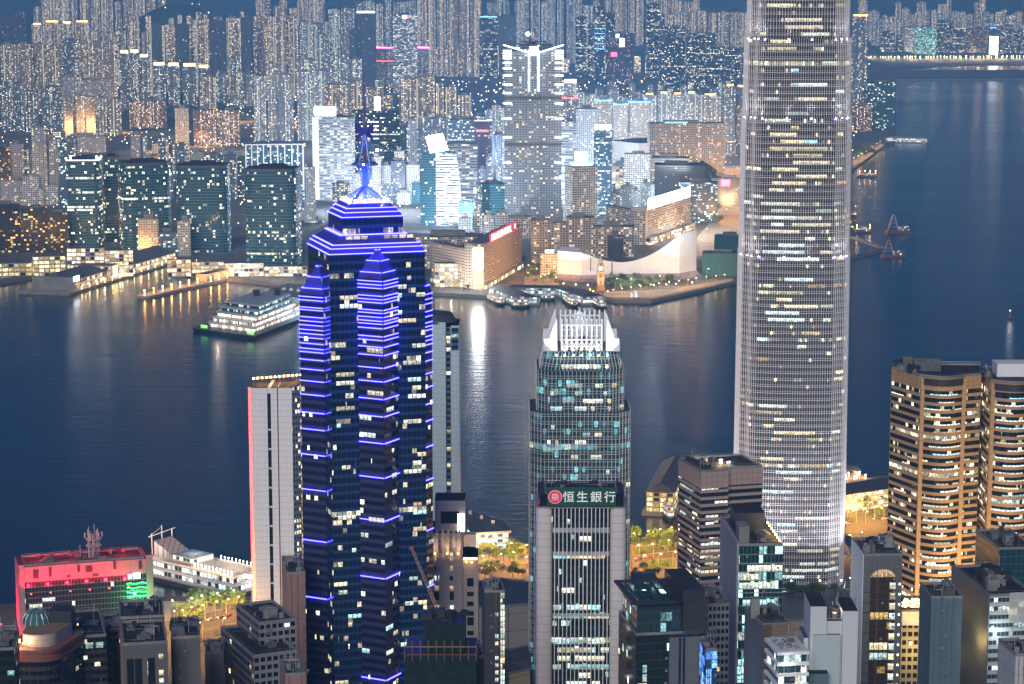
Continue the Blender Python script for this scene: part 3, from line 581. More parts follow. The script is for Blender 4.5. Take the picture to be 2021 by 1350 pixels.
# --- the striped-top tallest tower of the far shore
def k11():
    Y = 3430; x0, x1 = 996, 1109; zt = zat(102, Y); poly, w_, d_ = plan_px(x0, x1, 102, Y, 0, .6); c = cen(poly)
    root = thing('striped_top_tower', 'tallest far shore tower with two white vertical light lines and winged top', 'skyscraper', (c.x, c.y, 4))
    A, B = Vector(poly[0]), Vector(poly[1]); d = (B-A).normalized(); n_ = Vector((d.y, -d.x))
    P = lambda u, o=0: A+(B-A)*u+n_*o
    q = [P(0), P(.40), P(.42, 5), P(.60, 5), P(.62), P(1), Vector(poly[2]), Vector(poly[3])]
    MB().prism(q, 4, zt, 4.2, 3.6, 0, 1).build('wall', [facade('tower_flats', (.34, .40, .46), (.03, .05, .07), .4, .3, .75, .16, cols=WARM, st=2.0), M['roof']], root)
    zc = zat(180, Y)
    for u in (.425, .595): MB().wall(P(u-.012, 6.2), P(u+.012, 6.2), zc, zt+2, .8).build('vertical_light', M['sgnw2'], root)
    for a, e in ((P(.42, 5.4), P(-.02, 1)), (P(.60, 5.4), P(1.03, 1))):
        za, ze = zt-2, zt+9
        s = MB(); 
        for (k, zz) in ((0, 0),):
            up = Vector((0, 0, 1.6)); A3, E3 = Vector((a.x, a.y, za)), Vector((e.x, e.y, ze)); bk = Vector((0, 2, 0))
            s.face([A3, E3, E3+up, A3+up]).face([A3+bk, A3+up+bk, E3+up+bk, E3+bk]).face([A3+up, E3+up, E3+up+bk, A3+up+bk]).face([A3+bk, E3+bk, E3, A3])
        s.build('wing_light', M['sgnw2'], root)
    MB().prism(scale(q, .7, c), zt, zat(88, Y), 4, 4, 0, 1).build('roof_block', [FA['bluef'], M['roofdark']], root)
    cr = zat(84, Y); MB().box((c.x, c.y, zt), (6, 6, cr-zt+14)).build('roof_spire', M['plant'], root)
    MB().prism(rect(c.x, c.y-4, 40, 14), cr, cr+1.2, 3, 3).build('top_canopy', M['dark'], root)
    MB().ball((c.x-8, c.y-12, cr+12), 3).build('roof_lamp', M['lampw'], root)
    sg = MB().wall(P(.43, 7.6), P(.59, 7.6), zt-5, zt+8, .5).build('sign_board', M['glw'], root)
    text('sign_letters', 'K11', 8, P(.51, 8.2), zt-3, atan2(d.y, d.x), M['dark'], root)
    for u0, u1 in ((-.03, .12), (.88, 1.03)):
        for py in (101, 106, 111, 116, 125, 136, 150, 168, 185, 205, 235, 272, 322, 352):
            z = zat(py, Y); MB().wall(P(u0, 1.4), P(u1, 1.4), z, z+1.5, 1.2).build('corner_light', M['sgnw2'], root)
    for py in (190, 282): z = zat(py, Y); MB().prism(scale(q, 1.01, c), z-4, z, 4, 4).build('sky_garden', M['plant'], root)
def text(nm, s, size, p, z, yaw, mat, parent, extr=.15, bold=.03, align='CENTER'):
    cu = bpy.data.curves.new(nm, 'FONT'); cu.body = s; cu.size = size; cu.extrude = extr; cu.offset = bold; cu.align_x = align; cu.resolution_u = 2
    t = bpy.data.objects.new('tmp', cu); COL.objects.link(t); bpy.context.view_layer.update()
    me = bpy.data.meshes.new_from_object(t.evaluated_get(bpy.context.evaluated_depsgraph_get())); bpy.data.objects.remove(t); bpy.data.curves.remove(cu)
    me.materials.clear(); me.materials.append(mat); me.name = nm
    o = bpy.data.objects.new(nm, me); COL.objects.link(o); o.parent = parent
    o.location = Vector((p[0], p[1], z))-Vector(parent['_o']); o.rotation_euler = (pi/2, 0, yaw); return o
k11()
# ------------------------------------------------------------------ near towers of the home shore
LW = {'cream': litwin('lit_office_cream', CREAM, 1.1), 'warm': litwin('lit_window_warm', WARM, 1.1), 'cool': litwin('lit_office_cool', COOL, 1.05), 'teal': litwin('lit_office_teal', [(.5, 1, .9), (.75, 1, .9), (.9, 1, .8), (.5, .9, 1), (1, .95, .75)], 1.05), 'gold': litwin('lit_window_gold', GOLD, 1.1)}
def XY(px, yt, Y): return Vector(at(px, yt, Y)[:2])
def litwins(root, pts, z0, z1, bay, flr, n, seed, mats, v0=.3, v1=.85, run=(1, 4), off=.12, floors=None, bays=None, name='lit_window'):
    """n lit stretches of window standing a little proud of the wall that runs along pts (left to right as seen from outside)"""
    rr = random.Random(seed); pts = [Vector(p[:2]) for p in pts]; L = [0]
    for a, c in zip(pts, pts[1:]): L.append(L[-1]+(c-a).length)
    nb = max(1, round(L[-1]/bay)); nf = max(1, round((z1-z0)/flr)); bw = L[-1]/nb; fh = (z1-z0)/nf; used = set(); k = 0; tries = 0
    nrm = []
    for a, c in zip(pts, pts[1:]): d = (c-a).normalized(); nrm.append(Vector((d.y, -d.x)))
    def pos(s):
        for i in range(len(pts)-1):
            if s <= L[i+1]+1e-6: break
        return pts[i]+(pts[i+1]-pts[i])*((s-L[i])/(L[i+1]-L[i]))+nrm[i]*off, i
    while k < n and tries < n*12:
        tries += 1; f = rr.choice(floors) if floors else rr.randrange(nf); ln = min(nb, rr.randint(*run)); b0 = rr.choice(bays) if bays else rr.randrange(0, nb-ln+1)
        if f >= nf or b0+ln > nb or any((f, q) in used for q in range(b0, b0+ln)): continue
        used.update((f, q) for q in range(b0, b0+ln)); k += 1
        s0, s1 = b0*bw+.06*bw, (b0+ln)*bw-.06*bw; ss = [s0]+[x for x in L if s0 < x < s1]+[s1]; m = MB(); za, zb = z0+(f+v0)*fh, z0+(f+v1)*fh
        for a, c in zip(ss, ss[1:]):
            i = pos((a+c)/2)[1]; pa = pts[i]+(pts[i+1]-pts[i])*((a-L[i])/(L[i+1]-L[i]))+nrm[i]*off; pc = pts[i]+(pts[i+1]-pts[i])*((c-L[i])/(L[i+1]-L[i]))+nrm[i]*off
            ua, uc = (a-s0)/bw, (c-s0)/bw
            m.face([(pa.x, pa.y, za), (pc.x, pc.y, za), (pc.x, pc.y, zb), (pa.x, pa.y, zb)], [(ua, 0), (uc, 0), (uc, 1), (ua, 1)])
        m.build(name, LW[rr.choice(mats)], root)
    return used
def rings(root, nm, poly, zs, h, mat, k=1.0, grow=.35, c=None):
    """identical bands round a plan, one child per level"""
    c = c or cen(poly); q = offset(poly, grow); first = None
    for z in zs:
        if first is None:
            first = MB().prism(q, z, z+h, 3, h, 0, 0, True, True).build(nm, mat, root); z00 = z
        else:
            o = first.copy(); COL.objects.link(o); o.parent = root; o.location.z = first.location.z+z-z00
    return first
def offset(poly, g):
    n = len(poly); out = []
    for i in range(n):
        p, q, r_ = Vector(poly[i-1][:2]), Vector(poly[i][:2]), Vector(poly[(i+1) % n][:2])
        a, e = (q-p).normalized(), (r_-q).normalized(); na, ne = Vector((a.y, -a.x)), Vector((e.y, -e.x)); m = (na+ne)
        k = 1+na.dot(ne); out.append(q+m*(g/max(.25, k)))
    return out
def fins(poly, z0, z1, step, w_, dep, closed=True, mb=None, poly2=None):
    b = mb or MB(); n = len(poly); p2 = poly2 or poly
    for i in range(n if closed else n-1):
        a, c = Vector(poly[i][:2]), Vector(poly[(i+1) % n][:2]); a2, c2 = Vector(p2[i][:2]), Vector(p2[(i+1) % n][:2]); L = (c-a).length
        if L < .2: continue
        d = (c-a)/L; nr = Vector((d.y, -d.x)); k = max(1, round(L/step))
        for j in range(k):
            t = (j+.5)/k; p = a+(c-a)*t; q = a2+(c2-a2)*t
            lo = [p-d*w_/2, p-d*w_/2+nr*dep, p+d*w_/2+nr*dep, p+d*w_/2]; hi = [x+(q-p) for x in lo]
            for s in range(3): b.face([(*lo[s], z0), (*lo[s+1], z0), (*hi[s+1], z1), (*hi[s], z1)])
    return b
def roofkit(root, poly, z, seed, n=7, hmax=4, parapet=1.2, mat='roofdark', pm='conc'):
    """parapet, plant boxes, pipes and dishes on a flat roof"""
    rr = random.Random(seed); c = cen(poly); A, B, D = Vector(poly[0][:2]), Vector(poly[1][:2]), Vector(poly[-1][:2]); inn = offset(poly, -.5)
    b = MB(); nn = len(poly)
    for i in range(nn):
        j = (i+1) % nn; p, q = poly[i], poly[j]; pi_, qi = inn[i], inn[j]; za = z+parapet
        b.face([(p[0], p[1], z), (q[0], q[1], z), (q[0], q[1], za), (p[0], p[1], za)]).face([(p[0], p[1], za), (q[0], q[1], za), (qi[0], qi[1], za), (pi_[0], pi_[1], za)]).face([(qi[0], qi[1], z), (pi_[0], pi_[1], z), (pi_[0], pi_[1], za), (qi[0], qi[1], za)])
    b.build('parapet', M[pm], root)
    yaw = atan2((B-A).y, (B-A).x)
    for k in range(n):
        u, v = rr.uniform(.15, .85), rr.uniform(.15, .85); p = A+(B-A)*u+(D-A)*v; s = (rr.uniform(1.5, 6), rr.uniform(1.5, 6), rr.uniform(1, hmax))
        b = MB().box((p.x, p.y, z+.02), s, yaw); 
        if k % 3 == 0: b.tube((p.x, p.y, z+s[2]), (p.x+3, p.y, z+s[2]), .4)
        if k % 2 == 0: b.box((p.x, p.y, z+s[2]+.02), (s[0]*.5, s[1]*.5, .7), yaw)
        b.build('plant_unit', M[rr.choice(['plant', 'dark', 'conc', 'roofdark'])], root)
    e_ = (B-A).normalized()
    for k in range(3):
        p = A+(B-A)*rr.uniform(.1, .6)+(D-A)*rr.uniform(.12, .88); q = p+e_*(B-A).length*rr.uniform(.15, .35); MB().tube((p.x, p.y, z+.5), (q.x, q.y, z+.5), .22, n=5).tube((q.x, q.y, z+.5), (q.x, q.y, z), .22, n=5).build('roof_pipe', M['plant'], root)
    for k in range(2):
        p = A+(B-A)*rr.uniform(.15, .85)+(D-A)*rr.uniform(.2, .8); MB().tube((p.x, p.y, z), (p.x, p.y, z+2.2), 1.1, n=10).build('water_tank', M['conc'], root)
    rl = MB(); ql = offset(poly, -.8)
    for i in range(nn):
        p, q = ql[i], ql[(i+1) % nn]; rl.tube((p[0], p[1], z+parapet+.9), (q[0], q[1], z+parapet+.9), .05, n=3)
        for k in range(int((q-p).length/3)): m_ = p+(q-p)*k/max(1, int((q-p).length/3)); rl.tube((m_[0], m_[1], z+parapet), (m_[0], m_[1], z+parapet+.9), .05, n=3)
    rl.build('roof_railing', M['steel'], root)
    a = MB()
    for k in range(3):
        p = A+(B-A)*rr.uniform(.1, .9)+(D-A)*rr.uniform(.1, .9); a.tube((p.x, p.y, z), (p.x, p.y, z+rr.uniform(4, 8)), .12, n=4)
    a.build('antenna', M['steel'], root)
def spot(root, loc, aim, energy, colr, size=60, rad=.5, lampmat='lampw', nm='flood_lamp', r=.35):
    l = bpy.data.lights.new(nm, 'SPOT'); l.energy = energy; l.color = colr; l.spot_size = R(size); l.spot_blend = .6; l.shadow_soft_size = rad
    o = bpy.data.objects.new(nm+'_light', l); COL.objects.link(o); v = Vector(aim)-Vector(loc)
    o.rotation_euler = v.to_track_quat('-Z', 'Y').to_euler()
    if root is not None: o.parent = root; o.location = Vector(loc)-Vector(root['_o'])
    else: o.location = loc
    if r: MB().ball(Vector(loc)-v.normalized()*(rad+.6), r).build(nm, M[lampmat], root)
    return o
def point(root, loc, energy, colr, rad=.5):
    l = bpy.data.lights.new('lamp_light', 'POINT'); l.energy = energy; l.color = colr; l.shadow_soft_size = rad
    o = bpy.data.objects.new('lamp_light', l); COL.objects.link(o)
    if root is not None: o.parent = root; o.location = Vector(loc)-Vector(root['_o'])
    else: o.location = loc
    return o
# ---------------- the blue-lit star-plan skyscraper
def blue_tower():
    Y0 = 1030.; ze = zat(503, Y0); P0 = XY(650, 503, Y0); yaw = R(17.3); s = 44.0; e1 = Vector((cos(yaw), sin(yaw))); e2 = Vector((-sin(yaw), cos(yaw)))
    sq = lambda k, c: [c+(e1*x+e2*y)*s*k/2 for x, y in ((-1, -1), (1, -1), (1, 1), (-1, 1))]
    c = P0+(e1+e2)*s/2; root = thing('blue_lit_skyscraper', 'dark glass skyscraper with blue light lines, stepped pyramid top and blue mast', 'skyscraper', (c.x, c.y, 4))
    gl = facade('blue_tower_glass', (.02, .05, .12), (.006, .018, .05), .05, .22, .8, .06, .5, .02, CREAM, .7, grough=.03, wrough=.12, lines=.05, linec=(.06, .09, .17))  # dim lit cells: windows, and stand-ins for city lights reflected in the glass
    gl2 = facade('blue_tower_wedge_glass', (.055, .05, .12), (.010, .016, .05), .05, .42, .95, .02, .2, 0, CREAM, 1.4, grough=.04, wrough=.25)
    base = sq(1, c); MB().prism(base, 4, ze, 2.2, 3.9, 0, 1).build('shaft', [gl, M['tile']], root)
    # stepped pyramid
    def zc(py, k): q = c-(e1+e2)*s*k/2; return zat(py, q.y)
    ks = [(1.0, 503), (.955, 492), (.905, 484)]; deep = plain('blue_tower_step', (.05, .05, .22), .3)
    lv = [(1.0, zc(503, 1)), (.955, zc(492, .955)), (.905, zc(484.5, .905)), (.69, zc(465, .69))]
    for (k0, z0), (k1, z1) in zip(lv, lv[1:]):
        MB().prism(sq(k0, c), z0, z1, 2.4, 3.8, 0, 1, True, False, sq(k1, c)).build('sloped_tier', [deep, M['tile']], root)
    zu0, zu1 = lv[3][1], zc(430, .64)
    MB().prism(sq(.64, c), zu0-.5, zu1, 2.4, 3.8, 0, 1).build('upper_block', [gl, M['tile']], root)
    lv2 = [(.64, zu1), (.575, zc(420.5, .575)), (.51, zc(412, .51)), (.42, zc(402, .42))]
    for (k0, z0), (k1, z1) in zip(lv2, lv2[1:]):
        MB().prism(sq(k0, c), z0, z1, 2.4, 3.8, 0, 1, True, False, sq(k1, c)).build('sloped_tier', [deep, M['tile']], root)
    led = lambda pl, z, nm='light_line': MB().prism(offset(pl, .45), z-.17, z+.17, 3, 3, 0, 0, True, True).build(nm, M['led'], root)
    for k, z in lv[:3]+[(.69, lv[3][1])]+lv2: led(sq(k, c), z+.1)
    litwins(root, [sq(.8, c)[0]-e2*1.2, sq(.8, c)[1]-e2*1.2], lv[2][1]+2, lv[3][1], 3.4, 5.2, 3, 4, ['cream'], 0.1, .95, (2, 4))
    # wedges
    WL = {'front': [556, 563, 570, 585, 592, 598.5, 613, 619, 627, 634.5, 640.5, 649, 665, 672.6, 686, 702, 727, 754, 788.6, 823, 876, 944, 1029, 1142.5, 1343],
          'left': [584, 591, 605, 610, 624, 632, 640, 649, 657, 665, 676, 686, 693, 708, 727, 750, 777, 812, 845, 895, 964, 1064, 1176],
          'right': [578, 588, 597, 612, 622, 634, 642, 649, 661, 669, 677.5, 692.6, 709, 734, 761, 794, 827, 878, 943, 1042, 1153, 1340]}
    hw = s*(sqrt(2)-1)/2; out = s/sqrt(2)-s/2
    for nm, (m_, nv, tg) in {'front': (c-e2*s/2, -e2, e1), 'left': (c-e1*s/2, -e1, -e2), 'right': (c+e1*s/2, e1, e2)}.items():
        A, B, T = m_-tg*hw, m_+tg*hw, m_+nv*out      # seen from outside: A left, T tip, B right
        ytop = WL[nm][0]; zt = zat(ytop, T.y)+1.2; tri = [A, T, B]
        MB().prism(tri, 4, zt, 2.3, 3.9, 0, 1, True).build('wedge', [gl2, M['tile']], root)
        cc = m_; z = zt
        for k0, k1, h in ((1, .86, 2.6), (.8, .55, 5.0), (.5, .12, 4.6)):
            MB().prism([cc+(p-cc)*k0 for p in tri], z-.2, z+h, 2.3, 3.8, 0, 1, True, False, [cc+(p-cc)*k1 for p in tri]).build('wedge_step', [deep, M['tile']], root); z += h
            q = [cc+(p-cc)*k1 for p in tri]; vline(root, q, z)
        for py in WL[nm]: vline(root, tri, zat(py, T.y))
        litwins(root, [A, T], 40, zt-8, 2.3, 3.9, 15, hash_(nm), ['cream', 'cream', 'cool'], .42, .95, (1, 4), .15)
        if nm == 'front':
            litwins(root, [T, B], 40, zt-8, 2.3, 3.9, 13, 8, ['cream', 'cool'], .42, .95, (1, 3), .15)
        l = bpy.data.lights.new('led_wash', 'AREA'); l.shape = 'RECTANGLE'; l.size = 14; l.size_y = 50; l.energy = 0; 
        bpy.data.lights.remove(l)
    f1, f2 = base[0], base[1]; mid = (f1+f2)/2
    litwins(root, [f1, mid-e1*hw], 30, ze-10, 2.2, 3.9, 20, 1, ['cream', 'cream', 'warm', 'cool'], .3, .78, (1, 4), .15)
    litwins(root, [mid+e1*hw, f2], 30, ze-10, 2.2, 3.9, 22, 2, ['cream', 'cream', 'cool', 'warm'], .3, .78, (1, 4), .15)
    # mast
    mb = MB(); zr = lv2[-1][1]; za = zat(366, c.y); zb = zat(326, c.y); zk = zat(258, c.y); ztop = zat(160, c.y)
    C3 = lambda z, d=Vector((0, 0)): Vector((c.x+d.x, c.y+d.y, z))
    bl = plain('blue_steel', (.12, .2, .5), .35, .3)
    lg = MB()
    for q in sq(.36, c): lg.tube((q.x, q.y, zr), C3(za), .9, n=6, r2=.7)
    lg.build('mast_leg', bl, root)
    MB().tube(C3(zr), C3(zb), 1.1, n=10).build('mast_column', bl, root)
    rb = MB()
    for k in range(12):
        a = k*pi/6; rb.tube(C3(za, Vector((cos(a), sin(a)))*1.2), C3(zb, Vector((cos(a), sin(a)))*3.2), .16, n=4)
    rb.build('basket_rib', bl, root)
    MB().prism(circle(c.x, c.y, 6, n=20), zb, zb+.8, 3, 3, 0, 0, True, True).prism(circle(c.x, c.y, 4.6, n=20), zb+.8, zb+1.6, 3, 3).build('mast_ring', bl, root)
    lt = MB(); n = 6; zz = [zb+1+(zk-zb-1)*i/n for i in range(n+1)]; rr = [4.2*(1-i/n)**1.5+.7 for i in range(n+1)]
    for k in range(6):
        a = k*pi/3
        for i in range(n):
            p = lambda i, a: C3(zz[i], Vector((cos(a), sin(a)))*rr[i]); lt.tube(p(i, a), p(i+1, a), .22, n=4); lt.tube(p(i, a), p(i+1, a+pi/3), .14, n=4)
    lt.build('lattice', bl, root)
    MB().tube(C3(zb), C3(zk+3), .8).tube(C3(zk), C3(ztop+4), .65, r2=.3).tube(C3(ztop+3), C3(ztop), .25, n=4).build('spire', plain('mast_purple', (.16, .12, .3), .4, .2), root)
    bw = MB()
    for sx in (-1, 1):      # the bow: two loops and two tails of ribbon
        for (x0, z0, x1, z1, wd0, wd1) in ((.6, 0, 3.9, 1.6, .5, 2.3), (.6, -1, 3.7, -3.4, .5, 1.2)):
            p0, p1 = C3(zk+z0), C3(zk+z1); 
            for dy in (-1.2, 1.2):
                q = [Vector((c.x+sx*x0, c.y+dy, zk+z0-wd0)), Vector((c.x+sx*x1, c.y+dy*.6, zk+z1-wd1)), Vector((c.x+sx*x1, c.y+dy*.6, zk+z1+wd1)), Vector((c.x+sx*x0, c.y+dy, zk+z0+wd0))]
                bw.face(q); bw.tube(q[0], q[1], .2, n=4).tube(q[1], q[2], .2, n=4).tube(q[2], q[3], .2, n=4)
    bw.box((c.x, c.y, zk-1.4), (2.4, 2.6, 2.8)).build('ribbon_bow', plain('bow_blue', (.025, .03, .16), .4), root)
    for q, en in ((Vector((-7, -9)), 1.2e4), (Vector((8, -8)), 1.2e4)):
        spot(root, C3(zr+1.5, q), C3(zb, q*.1), en, (.04, .42, 1), 80, .5)
    spot(root, C3(zb+2, Vector((0, -9))), C3(zk, Vector((0, 0))), .5e4, (.06, .15, 1), 60, .5)
    rl = MB(); rlr = random.Random(4)
    for q0, q1 in zip(sq(.40, c), sq(.40, c)[1:]+sq(.40, c)[:1]):
        for k in range(4): p = q0+(q1-q0)*(k+.5)/4; MB().ball((p.x, p.y, zr+1.3), .45).tube((p.x, p.y, zr), (p.x, p.y, zr+1), .15, n=4).build('roof_lamp', [M['lampw']], root)
def hash_(s): return sum(ord(ch)*(i+3) for i, ch in enumerate(s))
def vline(root, tri, z):
    b = MB()
    A, T, B = tri
    def seg(p, q):
        d = (q-p).normalized(); nr = Vector((d.y, -d.x)); a0, a1, q0, q1 = p+nr*.1, p+nr*.5, q+nr*.1, q+nr*.5
        for f in ([(*a1, z-.13), (*q1, z-.13), (*q1, z+.13), (*a1, z+.13)], [(*a0, z+.16), (*a1, z+.16), (*q1, z+.16), (*q0, z+.16)], [(*a1, z-.16), (*a0, z-.16), (*q0, z-.16), (*q1, z-.16)]): b.face([Vector(v) for v in f])
    seg(A, T); seg(T, B); b.build('light_line', M['led'], root)
blue_tower()
# ---------------- the tallest tower
def tallest():
    Yc = 1462.; cx = at(1566, 1100, Yc-30).x; c = Vector((cx, Yc)); yaw = R(-4)
    root = thing('tallest_tower', 'tallest grey tower with white vertical fins and many lit floors, cut by the top', 'skyscraper', (c.x, c.y, 4))
    def plan(W):
        h = W/2; ch = W*.15; out = []
        for q in range(4):
            a = q*pi/2+yaw; ex, ey = Vector((cos(a), sin(a))), Vector((-sin(a), cos(a)))
            for i in range(7):
                t = -1+2*i/6; out.append(c+ex*(h-ch)*t-ey*(h+W*.035*(1-t*t)))
            out.append(c+ex*(h-ch*.62)-ey*(h-ch*.38))
            out.append(c+ex*(h-ch*.25)-ey*(h-ch*.62))
        return out
    gl = facade('tallest_tower_glass', (.03, .035, .045), (.008, .014, .024), .08, .3, .82, .05, .5, .05, CREAM, .9, grough=.06, runs=.10)
    fin = plain('white_fin', (.82, .80, .81), .45, var=.06)
    Z = [4, zat(505, 1430), zat(232, 1430), zat(76, 1430), 412]; W = [66.5, 64.2, 62.0, 58.8]
    for i in range(4):
        z0, z1 = Z[i], Z[i+1]; pl = plan(W[i]); pl2 = plan(W[i]-(.8 if i else 1.6))
        MB().prism(pl, z0, z1, 1.6, 4.2, 0, 1, True, False, pl2).build('curtain_wall', [gl, M['tile']], root)
        fins(pl, z0, z1, 1.55, .19, .5, True, None, pl2).build('fin_screen', fin, root)
        hb = MB(); z = z0+2
        while z < z1-1:
            t = (z-z0)/(z1-z0); q = [a+(b_-a)*t for a, b_ in zip(pl, pl2)]
            hb.prism(offset(q, .42), z, z+.24, 9, 9, 0, 0, True, True); hb.prism(offset(q, .42), z+1.2, z+1.34, 9, 9, 0, 0, True, True); z += 4.2
        hb.build('floor_trim', fin, root)
        vis = pl[0:7]; n = [44, 26, 10, 14][i]
        litwins(root, offset(pl, .05)[0:7], z0, z1, 1.6, 4.2, n, 20+i, ['cream', 'cream', 'cream', 'warm', 'cool'], .34, .82, (3, 16), .2)
        litwins(root, offset(pl, .05)[6:9], z0, z1, 1.6, 4.2, n//3, 30+i, ['cream', 'cool', 'warm'], .34, .82, (2, 5), .2)
        litwins(root, offset(pl, .05)[-3:]+[offset(pl, .05)[0]], z0, z1, 1.6, 4.2, n//4, 40+i, ['cream', 'warm'], .34, .82, (2, 4), .2)
        if i:      # lamps on the setback wash the fins above
            q = offset(pl, 2.0)
            for j in (0, 2, 4, 6, 7, 8, 34, 35, 33): 
                p = q[j]; d = (p-c).normalized(); spot(root, (p.x, p.y, z0+.6), (p.x-d.x*1.5, p.y-d.y*1.5, z0+30), 3.5e3, (.95, .93, 1), 70, .3, 'lampw', r=.3)
            for j in (0, 2, 4, 6, 8): p = offset(pl, .9)[j]; MB().box((p.x, p.y, z0-1.2), (1.6, 1.0, .5)).build('violet_lamp', M['glv'], root)
    q = offset(plan(W[0]), 16)
    for j in (0, 1, 3, 5, 6, 7, 8, 34, 35):
        p = q[j]; d = (p-c).normalized(); spot(root, (p.x, p.y, 22), (c.x+d.x*30, c.y+d.y*30, 190), 9e4, (1, .95, .98), 80, .6, r=.5)
    MB().prism(offset(plan(W[0]), 1.2), 4, 11, 4, 7, 0, 1).build('lobby', [FA['bluef'], M['roof']], root)
tallest()
# ---------------- tower with the white claw crown
def crowned():
    Y = 1245.; root = None
    def q(x0, x1, yt, Yf, d_): A, B = XY(x0, yt, Yf), XY(x1, yt, Yf); return [A, B, B+Vector((0, d_)), A+Vector((0, d_))]
    c = cen(q(1046, 1245, 820, Y, 46)); root = thing('crowned_tower', 'teal glass tower with glowing white claw-like crown behind the green sign', 'skyscraper', (c.x, c.y, 4))
    gl = facade('crowned_tower_glass', (.03, .09, .11), (.010, .05, .065), .08, .15, .9, .06, .75, .06, [(.2, .75, .85), (.3, .85, .9), (.15, .6, .75), (.9, 1, .8), (.25, .7, .9)], .55, grough=.05, runs=.07)  # teal window emission also stands in for reflections in the glass
    fin = plain('grey_mullion', (.62, .64, .58), .5); z1, z2, z3 = zat(815, Y), zat(733, Y), zat(694, Y+4)
    def body(x0, x1, yt, Yf, d_, z0, zt, xt0=None, xt1=None, n=0, seed=0):
        p = offset_corner(q(x0, x1, yt, Yf, d_), 7); p2 = offset_corner(q(xt0 or x0, xt1 or x1, yt, Yf+(2 if xt0 else 0), d_-(4 if xt0 else 0)), 7)
        MB().prism(p, z0, zt, 2.2, 4.2, 0, 1, True, False, p2).build('curtain_wall', [gl, M['tile']], root)
        fb = fins(p, z0, zt, 2.2, .3, .4, True, None, p2); z = z0+2
        while z < zt-.5:
            t = (z-z0)/(zt-z0); r_ = [a+(b_-a)*t for a, b_ in zip(p, p2)]; fb.prism(offset(r_, .35), z, z+.22, 9, 9, 0, 0, True, True); fb.prism(offset(r_, .35), z+1.3, z+1.5, 9, 9, 0, 0, True, True); z += 4.2
        fb.build('mullion_grid', fin, root)
        litwins(root, p[0:2], z0, zt-6, 2.2, 4.2, n, seed, ['cream', 'warm', 'cool', 'teal'], .25, .8, (1, 5), .2); litwins(root, p[1:4], z0, zt-6, 2.2, 4.2, n//2, seed+1, ['cream', 'cool', 'warm'], .25, .8, (2, 4), .2)
    body(1046, 1245, 815, Y, 46, 4, z1, n=34, seed=60); body(1060, 1232, 735, Y+1, 44, z1, z2, n=12, seed=63); body(1066, 1227, 700, Y+2, 42, z2, z3, 1074, 1220, n=6, seed=66)
    # crown
    zt = zat(628, Y+6); A, B = XY(1076, 694, Y+5), XY(1220, 694, Y+5); W = (B-A).length; wh = plain('crown_white', (.85, .85, .85), .5, var=.03)
    for sx, p in ((1, A), (-1, B)):
        for yy in (0, 34):
            m = MB(); prof = [(-1, z3), (6.6, z3), (6.4, zt-1), (5.9, zt), (4.0, zt-5), (2.0, zt-11), (-.6, z3+7)]; n = len(prof)
            f = [Vector((p.x+sx*x, p.y+yy, z)) for x, z in prof]; k = [v+Vector((0, 2.2, 0)) for v in f]
            if sx < 0: f.reverse(); k.reverse()
            m.face(f); m.face(list(reversed(k)))
            for i in range(n): m.face([f[i], k[i], k[(i+1) % n], f[(i+1) % n]])
            m.build('crown_claw', wh, root)
    for k in range(9):
        x = A.x+9+(W-18)*k/8
        for yy in (1, 35): MB().box((x, A.y+yy, z3), (.9, 1.2, zt-z3-.5)).tube((x, A.y+yy, z3+8), (x, A.y+yy+(5 if yy < 9 else -5), z3), .3, n=4).build('crown_picket', wh, root)
    for zz in (zt-4, z3+6, z3+2.5):
        for yy in (.2, 35.8): MB().box((cen([A, B]).x, A.y+yy, zz), (W-18, .6, .6)).build('crown_rail', wh, root)
    tr = MB()
    for k in range(8):
        x = A.x+9+(W-18)*k/8; x2 = x+(W-18)/8; tr.tube((x, A.y+.4, z3+.5), (x2, A.y+.4, z3+6), .22, n=4).tube((x2, A.y+.4, z3+.5), (x, A.y+.4, z3+6), .22, n=4)
    tr.build('crown_brace', wh, root)
    roofkit(root, [A+Vector((10, 4)), B+Vector((-10, 4)), B+Vector((-10, 32)), A+Vector((10, 32))], z3+.1, 5, 9, 5, .6, pm='white')
    for k in range(7):
        x = A.x+6+(W-12)*k/6; spot(root, (x, A.y+4, z3+1.2), (x, A.y, zt), 4.5e3, (1, 1, 1), 120, .4, r=.55)
        spot(root, (x, A.y-3.5, z3-.5), (x, A.y+1.5, zt-6), 8e3, (1, 1, 1), 110, .4, r=.4)
def offset_corner(poly, r_):
    out = []
    for i in range(4):
        p, q, e = poly[i-1], poly[i], poly[(i+1) % 4]; a, d = (p-q).normalized(), (e-q).normalized(); out += [q+a*r_, q+d*r_]
    return out[1:]+out[:1]
crowned()
def rounded(poly, r_, n=5):
    out = []
    for i in range(len(poly)):
        p, q, e = poly[i-1], poly[i], poly[(i+1) % len(poly)]; a, d = q+(p-q).normalized()*r_, q+(e-q).normalized()*r_
        for k in range(n+1):
            t = k/n; out.append(a*(1-t)**2+q*2*t*(1-t)+d*t*t)
    return out
